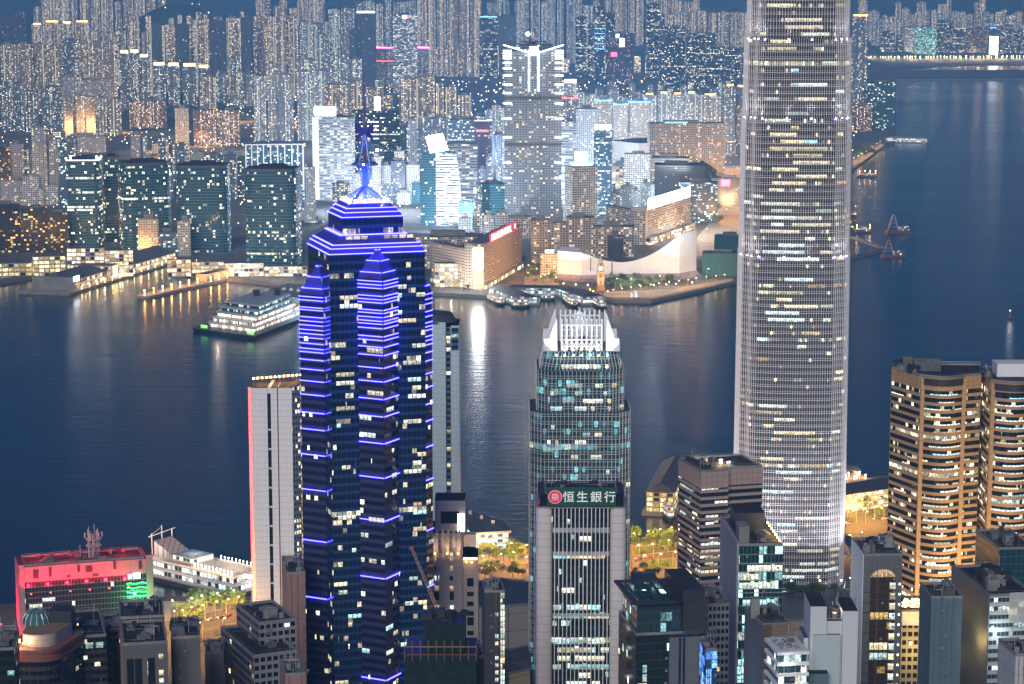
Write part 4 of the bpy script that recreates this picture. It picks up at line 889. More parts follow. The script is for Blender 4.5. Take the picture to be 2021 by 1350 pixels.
# ---------------- bank tower with the green sign
def bank():
    Y = 1050.; zt = zat(1003, Y); A, B = XY(1058, 1003, Y), XY(1237, 1003, Y); d_ = 30; poly = [A, B, B+Vector((0, d_)), A+Vector((0, d_))]; c = cen(poly); W = B.x-A.x
    root = thing('bank_tower', 'bank tower with rounded cream corners, pale vertical ribs and green sign', 'office tower', (c.x, c.y, 4))
    cr = panels('cream_panels', (.70, .65, .61), .45, .05, 1, 1, .05, .45); zr = zt
    g0, g1 = A.x+W*.185, B.x-W*.185
    for xa, xb in ((A.x, g0), (g1, B.x)):
        pl = rounded([Vector((xa, Y)), Vector((xb, Y)), Vector((xb, Y+d_)), Vector((xa, Y+d_))], 3.6, 6); MB().prism(pl, 4, zr, 1.6, 3.7, 0, 1).build('corner_pier', [cr, M['roofdark']], root)
    gp = [Vector((g0, Y+1.2)), Vector((g1, Y+1.2)), Vector((g1, Y+d_-1)), Vector((g0, Y+d_-1))]
    gl = facade('bank_glass', (.015, .03, .035), (.006, .02, .026), .04, .3, .9, .06, .35, .05, [(.6, 1, .9), (.8, 1, .85), (.9, 1, .8), (1, .9, .6), (.7, .95, .9)], 1.2, grough=.04, runs=.25)
    MB().prism(gp, 4, zr, 2.0, 4.1, 0, 1).build('curtain_wall', [gl, M['roofdark']], root)
    n = 14; rib = plain('rib_white', (.8, .77, .74), .5, var=.05)
    for k in range(n): x = g0+(g1-g0)*(k+.5)/n; MB().box((x, Y+.5, 4), (.38, 1.2, zr-4)).build('rib', rib, root)
    for py, h in ((1052, 2.2), (1098, 2.0), (1218, 1.5)): z = zat(py, Y); MB().box(((g0+g1)/2, Y+1.0, z), (g1-g0, .3, h)).build('spandrel', M['grey'], root)
    fl = [int((zat(py, Y)-4)/4.1) for py in (1100, 1193, 1215, 1265, 1290, 1306, 1326, 1345)]
    litwins(root, gp[:2], 4, 4+4.1*round((zr-4)/4.1), 2.0, 4.1, 26, 77, ['teal', 'cream', 'teal', 'cool'], .25, .85, (2, 9), .25, floors=fl)
    litwins(root, gp[:2], 4, 4+4.1*round((zr-4)/4.1), 2.0, 4.1, 14, 78, ['teal', 'cool', 'warm'], .25, .85, (1, 3), .25)
    # recessed black top storey and sign
    tp = rounded([A+Vector((1, 1)), B+Vector((-1, 1)), B+Vector((-1, d_-1)), A+Vector((1, d_-1))], 3.4, 5); MB().prism(tp, zr, zr+6.2, 3, 3, 0, 1).build('top_storey', [M['black'], M['roofdark']], root)
    MB().prism(rounded([A-Vector((.3, .3)), B+Vector((.3, -.3)), B+Vector((.3, d_)), A+Vector((-.3, d_))], 3.8, 5), zr, zr+.5, 3, 3, 0, 1, True, True).build('cornice', [M['steel']], root)
    S0, S1 = XY(1080, 985, Y-1.5), XY(1216, 985, Y-1.5); z0, z1 = zat(999, Y-1.5), zat(963, Y-1.5); sb = MB().box(((S0.x+S1.x)/2, Y-.6, z0), (S1.x-S0.x, 1.4, z1-z0)).build('sign_board', plain('sign_green', (.008, .05, .032), .5, 0, (.008, .06, .035), .2, .1), root)
    ltr = plain('sign_letter', (.5, .5, .5), .5, 0, (.62, .66, .62), .5, .05); sb['_o'] = root['_o']; zm = z0+(z1-z0)*.27
    for i, ch in enumerate('恒生銀行'): text('sign_letter', ch, (z1-z0)*.64, (S0.x+(S1.x-S0.x)*(.31+.2*i), Y-1.42), zm, 0, ltr, sb, .1, .015)
    lc = Vector((S0.x+(S1.x-S0.x)*.115, Y-1.45, (z0+z1)/2)); r_ = (z1-z0)*.37
    def disc(rad, dy, mat, nm):
        m = MB(); f = [lc+Vector((rad*cos(a*pi/14), dy, rad*sin(a*pi/14))) for a in range(28)]; k = [v+Vector((0, .15, 0)) for v in f]; m.face(f)
        for i in range(28): m.face([f[i], f[(i+1) % 28], k[(i+1) % 28], k[i]])
        return m.build(nm, mat, sb)
    disc(r_, 0, plain('emblem_ring', (.6, .2, .25), .5, 0, (.75, .25, .3), .6), 'emblem_ring'); disc(r_*.9, -.08, plain('emblem_red', (.3, .02, .04), .5, 0, (.35, .02, .05), .8), 'emblem')
    e = MB(); q = r_*.55
    for x0, z0_, x1, z1_ in ((-.75, -.9, -.75, .5), (-.2, -.9, -.2, .75), (.2, -.9, .2, .75), (.75, -.9, .75, .5), (-.75, .5, -.2, .95), (.75, .5, .2, .95), (-.75, -.1, -.2, -.1), (.2, -.1, .75, -.1)):
        e.tube(lc+Vector((x0*q, -.2, z0_*q)), lc+Vector((x1*q, -.2, z1_*q)), .16, n=4)
    e.build('emblem_mark', ltr, sb)
    roofkit(root, [A+Vector((4, 4)), B+Vector((-4, 4)), B+Vector((-4, d_-4)), A+Vector((4, d_-4))], zr+6.2, 9, 5, 3, .4)
    for x in (A.x-8, A.x+8, B.x-8, B.x+8): pass
bank()
# ---------------- banded granite towers
def banded(name, label, poly, z0, zt, flr, bh, band, glass, root=None, cat='office tower', cap=5, lw=None, ngrow=.3, roofseed=1, nplant=7):
    c = cen(poly); root = thing(name, label, cat, (c.x, c.y, z0))
    MB().prism(poly, z0, zt-cap, 2.4, flr, 0, 1).build('glass_wall', [glass, M['roofdark']], root)
    zs = []; z = z0+flr*.5
    while z < zt-cap-bh: zs.append(z); z += flr
    rings(root, 'floor_band', poly, zs[-60:], bh, band, grow=ngrow)
    MB().prism(offset(poly, ngrow), zt-cap, zt, 3, 1.6, 0, 1, True, True).build('top_band', [band, M['roofdark']], root)
    roofkit(root, poly, zt+.02, roofseed, nplant, 4, 1.0, pm='conc')
    for a in (lw or []): litwins(root, a[0], z0+flr*.5+bh-flr*.15, zs[-1]+flr, 2.4, flr, *a[1:])
    return root
def striped():
    Y = 1195.; P0 = XY(1384, 932, Y); th = R(16); e1, e2 = Vector((cos(th), sin(th))), Vector((-sin(th), cos(th)))
    w1, w2, d_ = 15, 21, 34
    poly = [P0, P0+e1*w1, P0+e1*(w1+.01)+e2*4, P0+e1*(w1+w2)+e2*4, P0+e1*(w1+w2)+e2*d_, P0+e2*d_]; zt = zat(932, Y)
    gl = facade('striped_glass', (.02, .03, .035), (.008, .02, .028), .06, .05, .95, .05, .2, .03, CREAM, 1.3, grough=.05)
    band = panels('pink_granite', (.40, .29, .25), .5, .05, 1, .5)
    r_ = banded('striped_tower', 'tower with alternating pink granite bands and dark glass, bright rooftop lights', poly, 4, zt, 3.75, 1.7, band, gl, cap=9, roofseed=21,
                lw=[([poly[0], poly[1]], 22, 5, ['cream', 'cream', 'warm'], .3, .75, (2, 5)), ([poly[3-1], poly[3]], 16, 6, ['cream', 'warm'], .3, .75, (1, 4)), ([poly[5], poly[0]], 22, 7, ['teal', 'cool', 'cream'], .3, .75, (1, 4))])
    ca = P0+e1*16+e2*14
    for k in range(5):
        p = ca+e1*(k*2.2-4)+e2*(k % 2*6); MB().box((p.x, p.y, zt+1), (1.6, .5, .6), th).build('roof_lamp', M['lampy'] if k < 3 else M['lampw'], r_); 
    point(r_, (ca.x, ca.y, zt+4), 3500, (1, .75, .4), .5)
striped()
def granite(label, px, Y, yt, seed, lab2):
    x = lambda p, dy=0: XY(p, yt, Y+dy); L0, L1, B0, B1, R0 = px
    arc = []; a, e = x(B0), x(B1); m = (a+e)/2; w_ = (e-a).length
    for i in range(11):
        t = i/10; arc.append(a+(e-a)*t+Vector((0, -w_*.27*sin(pi*t))))
    poly = [x(L0, 26), x(L1, 1)]+arc+[x(R0, 4), x(R0, 34), x(L0, 36)]; zt = zat(yt, Y)
    gl = facade('granite_tower_glass', (.03, .03, .03), (.01, .02, .024), .05, .05, .95, .2, .5, .08, [(1, .85, .5), (1, .9, .6), (1, .75, .4), (.8, 1, .95), (1, .95, .75)], 1.1, grough=.06, runs=.22)
    band = M.setdefault('granite', panels('brown_granite', (.42, .27, .14), .45, .05, 1, .7))
    r_ = banded('granite_tower', label, poly, 4, zt, 4.1, 1.75, band, gl, cap=5.5, roofseed=seed, nplant=12,
                lw=[(arc, 62, seed, ['cream', 'cream', 'cool', 'warm'], .0, .55, (2, 8)), ([poly[0], poly[1]], 16, seed+1, ['cream', 'warm'], .0, .55, (2, 6)), ([poly[12], poly[13]], 14, seed+2, ['cream', 'warm'], .0, .55, (1, 2))])
    for q in (poly[0], poly[1], arc[3], arc[7], arc[-1], poly[13]): spot(r_, (q.x, q.y-26, 12), (q.x, q.y, 110), 1.5e5, (1, .62, .24), 70, .6, 'lampy', r=.5)  # warm uplights added at the foot, in place of street glow
    for p in (arc[0], arc[-1]): MB().box((p.x, p.y-.2, 4), (2.2, 2.2, zt-5)).build('granite_pier', band, r_)
    MB().prism([p+Vector((0, -.9)) for p in arc]+[arc[-1]+Vector((0, 1)), arc[0]+Vector((0, 1))], zt-4.6, zt-1.0, 3, 3, 0, 1).build('bay_cap', [M['dark'], M['roofdark']], r_)
    return r_, poly, zt
g1, gp, gz = granite('brown granite banded tower with curved glass bay, left of its twin', (1760, 1815, 1821, 1903, 1936), 1235, 742, 81, '')
b = MB()
for x in (1790, 1810, 1828, 1846): p = XY(x, 742, 1252); b.box((p.x, p.y, gz), (5, 4, 6+(x % 3)))
b.build('roof_plant', M['plant'], g1)
g2, gp2, gz2 = granite('brown granite banded tower with curved glass bay, cut by the right edge', (1938, 1955, 1960, 2042, 2075), 1225, 752, 85, '')
p = XY(2002, 752, 1245); MB().box((p.x, p.y, gz2), (22, 14, 7)).build('roof_house', M['white'], g2)
for r_, px_ in ((g1, 1765), (g2, 1945)):
    for py in (1150, 1010):
        pass
# ---------------- pale slab tower with red edge
def slabtower():
    Y = 1330.; zt = zat(766, Y); A, B = XY(491, 766, Y), XY(588, 766, Y); c = Vector(((A.x+B.x)/2, Y+14)); W = B.x-A.x
    root = thing('pale_slab_tower', 'pale panelled slab tower with dark slot windows and red lit left edge', 'office tower', (c.x, c.y, 4))
    pn = panels('pale_panels', (.82, .80, .78), .5, .05, 1, 1, .03, .5); X = lambda u: A.x+W*u
    yaw = 0
    MB().prism([Vector((X(0), Y+3)), Vector((X(.07), Y)), Vector((X(.37), Y)), Vector((X(.37), Y+28)), Vector((X(0), Y+28))], 4, zt, 1.6, 3.4, 0, 1).build('left_panel_wall', [pn, M['roofdark']], root)
    MB().prism([Vector((X(.44), Y)), Vector((X(.57), Y)), Vector((X(.57), Y+28)), Vector((X(.44), Y+28))], 4, zt, 1.6, 3.4, 0, 1).build('middle_panel_wall', [pn, M['roofdark']], root)
    MB().prism([Vector((X(.59), Y+.5)), Vector((X(.87), Y+.5)), Vector((X(.87), Y+28)), Vector((X(.59), Y+28))], 4, zt, 1.6, 3.4, 0, 1).build('right_panel_wall', [pn, M['roofdark']], root)
    MB().prism([Vector((X(.875), Y+1)), Vector((X(1.02), Y+4)), Vector((X(1.02), Y+28)), Vector((X(.875), Y+28))], 4, zt+1, 1.5, 3.4, 0, 1).build('glazed_end', [FA['blue'], M['roofdark']], root)
    MB().box(((X(.37)+X(.44))/2, Y+14.6, 4), (W*.07, 27, zt-4)).build('slot_core', M['white'], root)
    MB().box(((X(.57)+X(.59))/2, Y+15, 4), (W*.02, 27, zt-4)).build('joint', M['glr'] if False else plain('red_joint', (.25, .02, .03), .5), root)
    z = zt-2
    for k, h in enumerate([22]+[11.5]*14):
        z -= h
        if z < 6: break
        MB().box(((X(.37)+X(.44))/2, Y+.7, z), (W*.068, .8, h-1.3)).build('slot_window', M['black'], root)
    MB().box((X(-.01), Y+2.2, 4), (.5, .5, zt-4)).build('red_neon_strip', M['glr'], root)
    b = MB()
    for k in range(12): p = Vector((X(.05+k*.085), Y+12+k*1.2, zt+3.5)); MB().ball(p, .5).build('roof_lamp', M['lampy'], root); b.tube((p.x, p.y, zt), p, .1, n=4)
    b.tube((X(.03), Y+12, zt+3), (X(1), Y+26, zt+3), .25).tube((X(.03), Y+18, zt+3), (X(1), Y+32, zt+3), .25).build('roof_frame', M['timber'], root)
    for u in (.15, .5, .85): point(root, (X(u), Y+16, zt+5), 2500, (1, .6, .25), .4)
slabtower()
def slab2():
    Y = 1300.; zt = zat(636, Y); A, B = XY(857, 636, Y), XY(906, 636, Y); c = Vector(((A.x+B.x)/2-4, Y+14)); W = B.x-A.x
    root = thing('pale_teal_tower', 'pale teal slab tower with curved dark roof, right of the blue-lit skyscraper', 'apartment tower', (c.x, c.y, 4))
    pn = panels('teal_panels', (.60, .74, .74), .5, .05, 1, 1, .03, .5); A0 = A.x-18
    MB().prism([Vector((A0, Y)), Vector((A.x+W*.45, Y)), Vector((A.x+W*.45, Y+26)), Vector((A0, Y+26))], 4, zt, 1.6, 3.4, 0, 1).build('panel_wall', [pn, M['roofdark']], root)
    MB().prism([Vector((A.x+W*.45, Y+2)), Vector((A.x+W*.66, Y+2)), Vector((A.x+W*.66, Y+26)), Vector((A.x+W*.45, Y+26))], 4, zt-3, 2, 3.4, 0, 1).build('window_strip', [FA['blue'], M['roofdark']], root)
    MB().prism([Vector((A.x+W*.66, Y)), Vector((B.x, Y)), Vector((B.x, Y+26)), Vector((A.x+W*.66, Y+26))], 4, zt-2, 1.6, 3.4, 0, 1).build('right_panel_wall', [pn, M['roofdark']], root)
    MB().box((A.x+W*.83, Y-.1, zt-16), (W*.3, .5, 13)).build('sky_lounge_window', FA['bluef'], root)
    MB().prism(circle(A.x-2, Y+13, W*1.05, 14, 24), zt-1, zt+3.5, 3, 3, 0, 1, True, True, scale(circle(A.x-2, Y+13, W*1.05, 14, 24), .8)).build('curved_roof', [M['tile']], root)
    litwins(root, [Vector((A.x+W*.45, Y+1.9)), Vector((A.x+W*.66, Y+1.9))], 4, zt-4, 2.9, 3.4, 16, 5, ['warm', 'cream'], .2, .8, (1, 1))
slab2()
# ---------------- red-lit block by the sea
def grid_mat(name, wall, glass, **k): return facade(name, wall, glass, **k)
def redblock():
    Y = 1300.; yt = 1122; P0 = XY(47, yt, Y); th = R(17); e1, e2 = Vector((cos(th), sin(th))), Vector((-sin(th), cos(th))); W, D_ = 74, 24; zt = zat(1120, Y)
    poly = [P0, P0+e1*W, P0+e1*W+e2*D_, P0+e2*D_]; c = cen(poly); root = thing('red_lit_block', 'long office block washed in red light with green neon lines and rooftop mast', 'office block', (c.x, c.y, 4))
    wh = panels('red_lit_cladding', (.30, .25, .26), .5, .03, .4, .6, .05, .5)
    gl = facade('red_lit_glass', (.16, .13, .14), (.02, .022, .026), .16, .12, .9, .02, cols=CREAM, st=1.6, grough=.1)
    MB().prism([P0+e1*.4+e2*.6, P0+e1*(W-4)+e2*.6, P0+e1*(W-4)+e2*D_, P0+e1*.4+e2*D_], 4, zt-9, 1.9, 3.2, 0, 1).build('glass_wall', [gl, M['roofdark']], root)
    MB().prism([P0+e1*.2+e2*.2, P0+e1*(W-4)+e2*.2, P0+e1*(W-4)+e2*(D_-.2), P0+e1*.2+e2*(D_-.2)], zt-9, zt, 3, 3, 0, 1).build('top_wall', [wh, M['roofdark']], root)
    MB().prism([P0-e1*3-e2*.2, P0+e1*.2-e2*.2, P0+e1*.2+e2*D_, P0-e1*3+e2*D_], 4, zt+1.5, 3, 3, 0, 1).build('end_wall', [wh, M['roofdark']], root)
    MB().prism([P0+e1*(W-4), P0+e1*W, P0+e1*W+e2*D_, P0+e1*(W-4)+e2*D_], 4, zt+2, 3, 3, 0, 1).build('end_wall', [wh, M['roofdark']], root)
    for u, w_, z0, h in ((.09, 3, -7, 5), (.2, 1.6, -6.5, 5.5), (.42, 1.4, -5, 4), (.5, 4, -5.5, 3.5), (.7, 1.6, -5, 5), (.9, 1.8, -6, 5), (.34, 2, -8, 1.6), (.55, 3.4, -8.3, 1.5)):
        p = P0+e1*(W*u); MB().box((p.x, p.y+.1, zt+z0), (w_, .4, h), th).build('recess', M['dark'], root)
    roofkit(root, [P0+e2, P0+e1*(W-5)+e2, P0+e1*(W-5)+e2*(D_-1), P0+e2*(D_-1)], zt+.05, 31, 13, 3.5, 1.3)
    m = P0+e1*(W*.56)+e2*12; t = MB()
    for k in range(8): a = k*pi/4; q = m+Vector((cos(a), sin(a)))*3.2; t.tube((q.x, q.y, zt), (q.x, q.y, zt+15+(k % 3)*2), .25, n=4)
    for z in (7, 11): t.prism(circle(m.x, m.y, 4.6, n=14), zt+z, zt+z+.5, 3, 3, 0, 0, True, True)
    t.tube((m.x, m.y, zt), (m.x, m.y, zt+13), 1.0)
    for k in range(6): a = k*pi/3+.3; q = m+Vector((cos(a), sin(a)))*5; t.box((q.x, q.y, zt+12), (.7, .5, 3)).tube((m.x, m.y, zt+13), (q.x, q.y, zt+15), .15, n=4)
    t.build('antenna_mast', M['grey'], root)
    for k in range(7):
        z = zat(1150, Y+20)-k*2.6; a, e = P0+e1*(W*.79)-e2*.1, P0+e1*(W*.945)-e2*.1; b = MB(); n = 6
        for i in range(n):
            p, q = a+(e-a)*i/n, a+(e-a)*(i+1)/n; b.tube((p.x, p.y, z+.35*sin(i*1.7+k)), (q.x, q.y, z+.35*sin((i+1)*1.7+k)), .28, n=5)
        b.build('green_neon_line', M['glg'], root)
    p = P0+e1*(W*.87)-e2*.2; MB().box((p.x, p.y, zat(1140, Y+20)), (4, .5, 3), th).build('rooftop_screen', M['sgnw2'], root); p = p-e1*4; MB().box((p.x, p.y, zat(1140, Y+20)), (2.2, .5, 2.4), th).build('blue_screen', M['glb'], root)
    point(root, (*(P0+e1*(W*.86)-e2*5), zt-22), 1.4e4, (.1, 1, .25), .8)
    for k in range(6): q = P0+e1*(W*(.04+.15*k))-e2*7; a = P0+e1*(W*(.04+.15*k)); spot(root, (q.x, q.y, zt-13), (a.x, a.y, zt-4), 2.4e4, (1, .01, .05), 110, .6, 'glr', r=.5)
    for k in range(4): q = P0-e1*12+e2*(-4+7*k); spot(root, (q.x, q.y, 10+k*4), (*(P0-e1*3+e2*(3+6*k)), 34), 5e4, (1, .01, .05), 100, .6, 'glr', r=.5)
    for k in range(4): q = P0+e1*(W*(.12+.22*k))+e2*12; point(root, (q.x, q.y, zt+7), 9e3, (1, .01, .05), .5)
    litwins(root, [P0+e1*.4+e2*.6, P0+e1*(W-4)+e2*.6], 4, zt-9, 1.9, 3.2, 12, 12, ['cream', 'cool'], .2, .85, (1, 4))
redblock()
# ---------------- generic near blocks: plan from near corner, yaw and sizes
def nb(name, label, pxc, yt, Y, wpx, d_, yaw, wall, roofm='roofdark', flr=3.5, bay=2.6, lw=None, cat='office block', rk=(1, 6, 3.5), left=None, z1=None, z0=4, parapet='conc', root=None):
    """pxc: pixel of the near left corner of the front; wpx: front width in pixels"""
    P0 = XY(pxc, yt, Y); zt = z1 or zat(yt, Y); th = R(yaw); e1, e2 = Vector((cos(th), sin(th))), Vector((-sin(th), cos(th)))
    W = wpx*(Y*cos(PITCH)+(CH-zt)*sin(PITCH))/F/cos(th); poly = [P0, P0+e1*W, P0+e1*W+e2*d_, P0+e2*d_]; c = cen(poly)
    root = root or thing(name, label, cat, (c.x, c.y, z0))
    MB().prism(poly, z0, zt, bay, flr, 0, 1).build('wall', [wall, M[roofm]], root)
    roofkit(root, poly, zt+.02, rk[0], rk[1], rk[2], 1.1, pm=parapet)
    rs = random.Random(rk[0]*7+3)
    if name and not lw:
        for k in range(2): a = poly[0]+e1*W*rs.uniform(.06, .94)-e2*.2; MB().tube((a.x, a.y, z0+20), (a.x, a.y, zt), .16, n=4).build('drain_pipe', M['plant'], root)
        u = rs.uniform(.1, .9)
        for k in range(9): a = poly[0]+e1*W*(u if k % 3 else rs.uniform(.08, .92))-e2*.4; MB().box((a.x, a.y, zt-5-k*5.2), (1.0, .7, .8), th).build('air_conditioner', M['conc'], root)
    nfl = round((zt-z0)/flr)*flr
    for f, n, sd, mats, run in (lw or []):
        pts = {'f': [poly[0], poly[1]], 'l': [poly[3], poly[0]], 'r': [poly[1], poly[2]]}[f]
        litwins(root, pts, z0, zt, bay, flr, n, sd, mats, .3, .8, run)
    return root, poly, zt, e1, e2
dk = facade('dark_office_grid', (.05, .045, .05), (.010, .012, .016), .1, .4, .9, .03, .1, .03, CREAM, 1.3, grough=.1)
gridw = facade('white_frame_grid', (.24, .24, .25), (.012, .016, .02), .3, .35, .9, .03, cols=WARM, st=1.2)
gridd = facade('brown_grid', (.12, .10, .10), (.012, .014, .018), .35, .35, .85, .05, cols=GOLD, st=1.4)
conc = panels('stained_concrete', (.12, .115, .115), .8, .02, .5, .5, .1, .7)
salmon = panels('salmon_render', (.30, .17, .15), .8, .02, .4, .3, .1, .7)
darkc = panels('dark_concrete', (.055, .055, .06), .8, .03, .5, .5, .15, .6)
bluec = panels('blue_grey_concrete', (.10, .16, .19), .8, .03, .5, .5, .1, .6)
beigec = panels('beige_tiles', (.22, .19, .14), .7, .04, 1, 1, .08, .6)
greyp = panels('grey_stone_panels', (.13, .14, .14), .6, .04, 1, 1, .08, .5)
r_, p_, z_, e1, e2 = nb('dark_office', 'dark office with lit strip under flat roof, below the red-lit block', 122, 1262, 930, 84, 40, 14, dk, lw=[('f', 14, 1, ['cream'], (1, 5)), ('l', 6, 2, ['cream', 'teal'], (1, 3))], rk=(3, 5, 2.5))
for k in range(4): a = p_[0]+e1*(1+k*4.2)-e2*.2; MB().wall(a, a+e1*3.4, z_-4.6, z_-2.2, .3).build('lit_strip', LW['cool'], r_)
MB().box((*(cen(p_)), z_+.1), (3, 2, .3)).build('skylight', M['gly'], r_)
# round-cornered terrace building
def terrace():
    Y = 905.; zt = zat(1278, Y); A, B = XY(22, 1278, Y), XY(108, 1278, Y); d_ = 30
    pl = rounded([A, B, B+Vector((8, d_)), A+Vector((0, d_))], 7, 6); c = cen(pl); root = thing('terrace_building', 'round-cornered reddish building with lit roof terrace and glass dome lounge', 'office block', (c.x, c.y, 4))
    red = panels('red_granite', (.24, .10, .07), .5, .02, .3, .3); MB().prism(pl, 4, zt-6, 3, 3.6, 0, 1).build('wall', [dk, M['timber']], root)
    for z in (zt-6, zt-2.6): MB().prism(offset(pl, .6), z, z+1.5, 3, 3, 0, 0, True, True).build('red_band', red, root)
    MB().prism(pl, zt-6, zt-2.6, 2, 3.6, 0, 1, False).build('band_wall', [red], root)
    inn = scale(pl, .72); MB().prism(inn, zt-2.5, zt+4, 1.6, 4, 0, 1).build('terrace_wall', [panels('terrace_tiles', (.5, .42, .36), .6, .05, 1.3, 1.6), M['timber']], root)
    for k in range(4): p = inn[k*2]; point(root, (p.x-1, p.y-2, zt+2), 260, (1, .75, .5), .2); MB().ball((p.x-1, p.y-2, zt+1), .3).build('terrace_lamp', M['lampy'], root)
    z0 = zt+4; q = c+Vector((-3, 8)); dome = plain('dome_glass', (.06, .16, .16), .1); b = MB(); n = 14
    for i in range(n):
        for j in range(4):
            P = lambda i, j: Vector((q.x-2+6*cos(pi+pi*i/n)*cos(j*pi/8), q.y+6*sin(pi+pi*i/n)*cos(j*pi/8), z0+6*sin(j*pi/8)))
            b.face([P(i, j), P(i+1, j), P(i+1, j+1), P(i, j+1)])
    b.build('dome', dome, root); rb = MB()
    for i in range(0, n+1, 2):
        for j in range(4): rb.tube(P(i, j), P(i, j+1), .16, n=4)
    rb.build('dome_rib', M['steel'], root); MB().prism(circle(q.x-2, q.y, 4, n=14), z0, z0+3.4, 1.5, 3.5, 0, 1).build('lounge', [FA['green'], M['tile']], root)
    MB().box((q.x+8, q.y+3, z0), (9, 9, 5)).build('roof_block', M['dark'], root)
    litwins(root, pl[6:9], 4, zt-8, 2.5, 3.6, 10, 3, ['cream', 'warm', 'cool'], .3, .8, (1, 4)); point(root, (A.x-3, A.y-4, zt-2), 1500, (1, .25, .12), .4)
terrace()
nb('dark_tower', 'near-black tower at the lower left corner', -20, 1285, 820, 46, 26, 8, facade('black_green_glass', (.012, .02, .02), (.006, .014, .014), .1, .3, .85, .04, cols=COOL, st=.8), lw=[('f', 5, 3, ['teal'], (1, 2))], rk=(5, 4, 2))
nb('grey_block', 'dark grey block with a few square lit windows behind the salmon wall', 236, 1222, 960, 86, 26, 10, darkc, lw=[('f', 5, 7, ['cool', 'teal'], (1, 1))], rk=(6, 8, 4))
nb('brown_stepped_block', 'low brown block wedged left of the grey block with square lit windows', 208, 1245, 985, 60, 24, 14, gridd, rk=(7, 5, 3))
r_, p_, z_, e1, e2 = nb('salmon_block', 'concrete block with salmon end wall and a vertical strip of lit windows', 242, 1275, 820, 86, 30, 11, conc, lw=[('f', 3, 7, ['gold'], (1, 1))], rk=(8, 5, 3))
MB().wall(p_[3]-e1*.4, p_[0]-e1*.4, 4, z_+.8, .35).build('salmon_wall', salmon, r_)
for u in (.08, .26, .55): a = p_[0]+e1*((p_[1]-p_[0]).length*u)-e2*.5; MB().wall(a, a+e1*2.4, 4, z_-5, .3).build('dark_recess', M['black'], r_)
litwins(r_, [p_[0]+e1*12.6-e2*.2, p_[0]+e1*14.6-e2*.2], 4, z_-3, 2, 3.1, 30, 9, ['cream', 'warm', 'cream'], .2, .8, (1, 1)); litwins(r_, [p_[0]+e1*8.6-e2*.2, p_[0]+e1*9.8-e2*.2], 4, z_-3, 2, 3.1, 16, 9, ['teal'], .05, .95, (1, 1))
r_, p_, z_, e1, e2 = nb('weathered_slab', 'weathered windowless concrete slab right of the lit window strip', 338, 1262, 838, 56, 26, 9, conc, rk=(9, 8, 3))
nb('beige_slab', 'small beige tiled slab with roof frame between the weathered slab and stepped grid block', 404, 1292, 900, 37, 18, 6, beigec, rk=(10, 4, 2.5))
r_, p_, z_, e1, e2 = nb('stepped_block', 'stepped block of white framed windows with yellow-lit dark flank', 511, 1233, 905, 70, 30, 24, gridw, flr=3.3, bay=2.6, lw=[('f', 14, 11, ['teal', 'cream', 'cool'], (1, 1)), ('l', 24, 12, ['gold', 'warm'], (1, 1))], rk=(11, 7, 4))
nb('', '', 500, 1298, 888, 84, 44, 24, gridw, flr=3.3, bay=2.6, lw=[('f', 12, 13, ['teal', 'warm', 'cool'], (1, 1)), ('l', 22, 14, ['gold', 'warm'], (1, 1))], rk=(12, 3, 2), root=r_)
text('roof_emblem', '8', 4, (*(p_[0]+e1*4-e2*.5), z_-4.4), z_-4.4, R(24), M['steel'], r_)
nb('red_brown_block', 'dark block with red-brown side tucked left of the blue-lit skyscraper', 566, 1134, 1015, 36, 30, 10, salmon, rk=(14, 6, 4))
nb('small_red_wall', 'small red-brown wall block at the bottom beside the blue-lit skyscraper', 563, 1335, 800, 40, 18, 12, salmon, rk=(15, 2, 1))
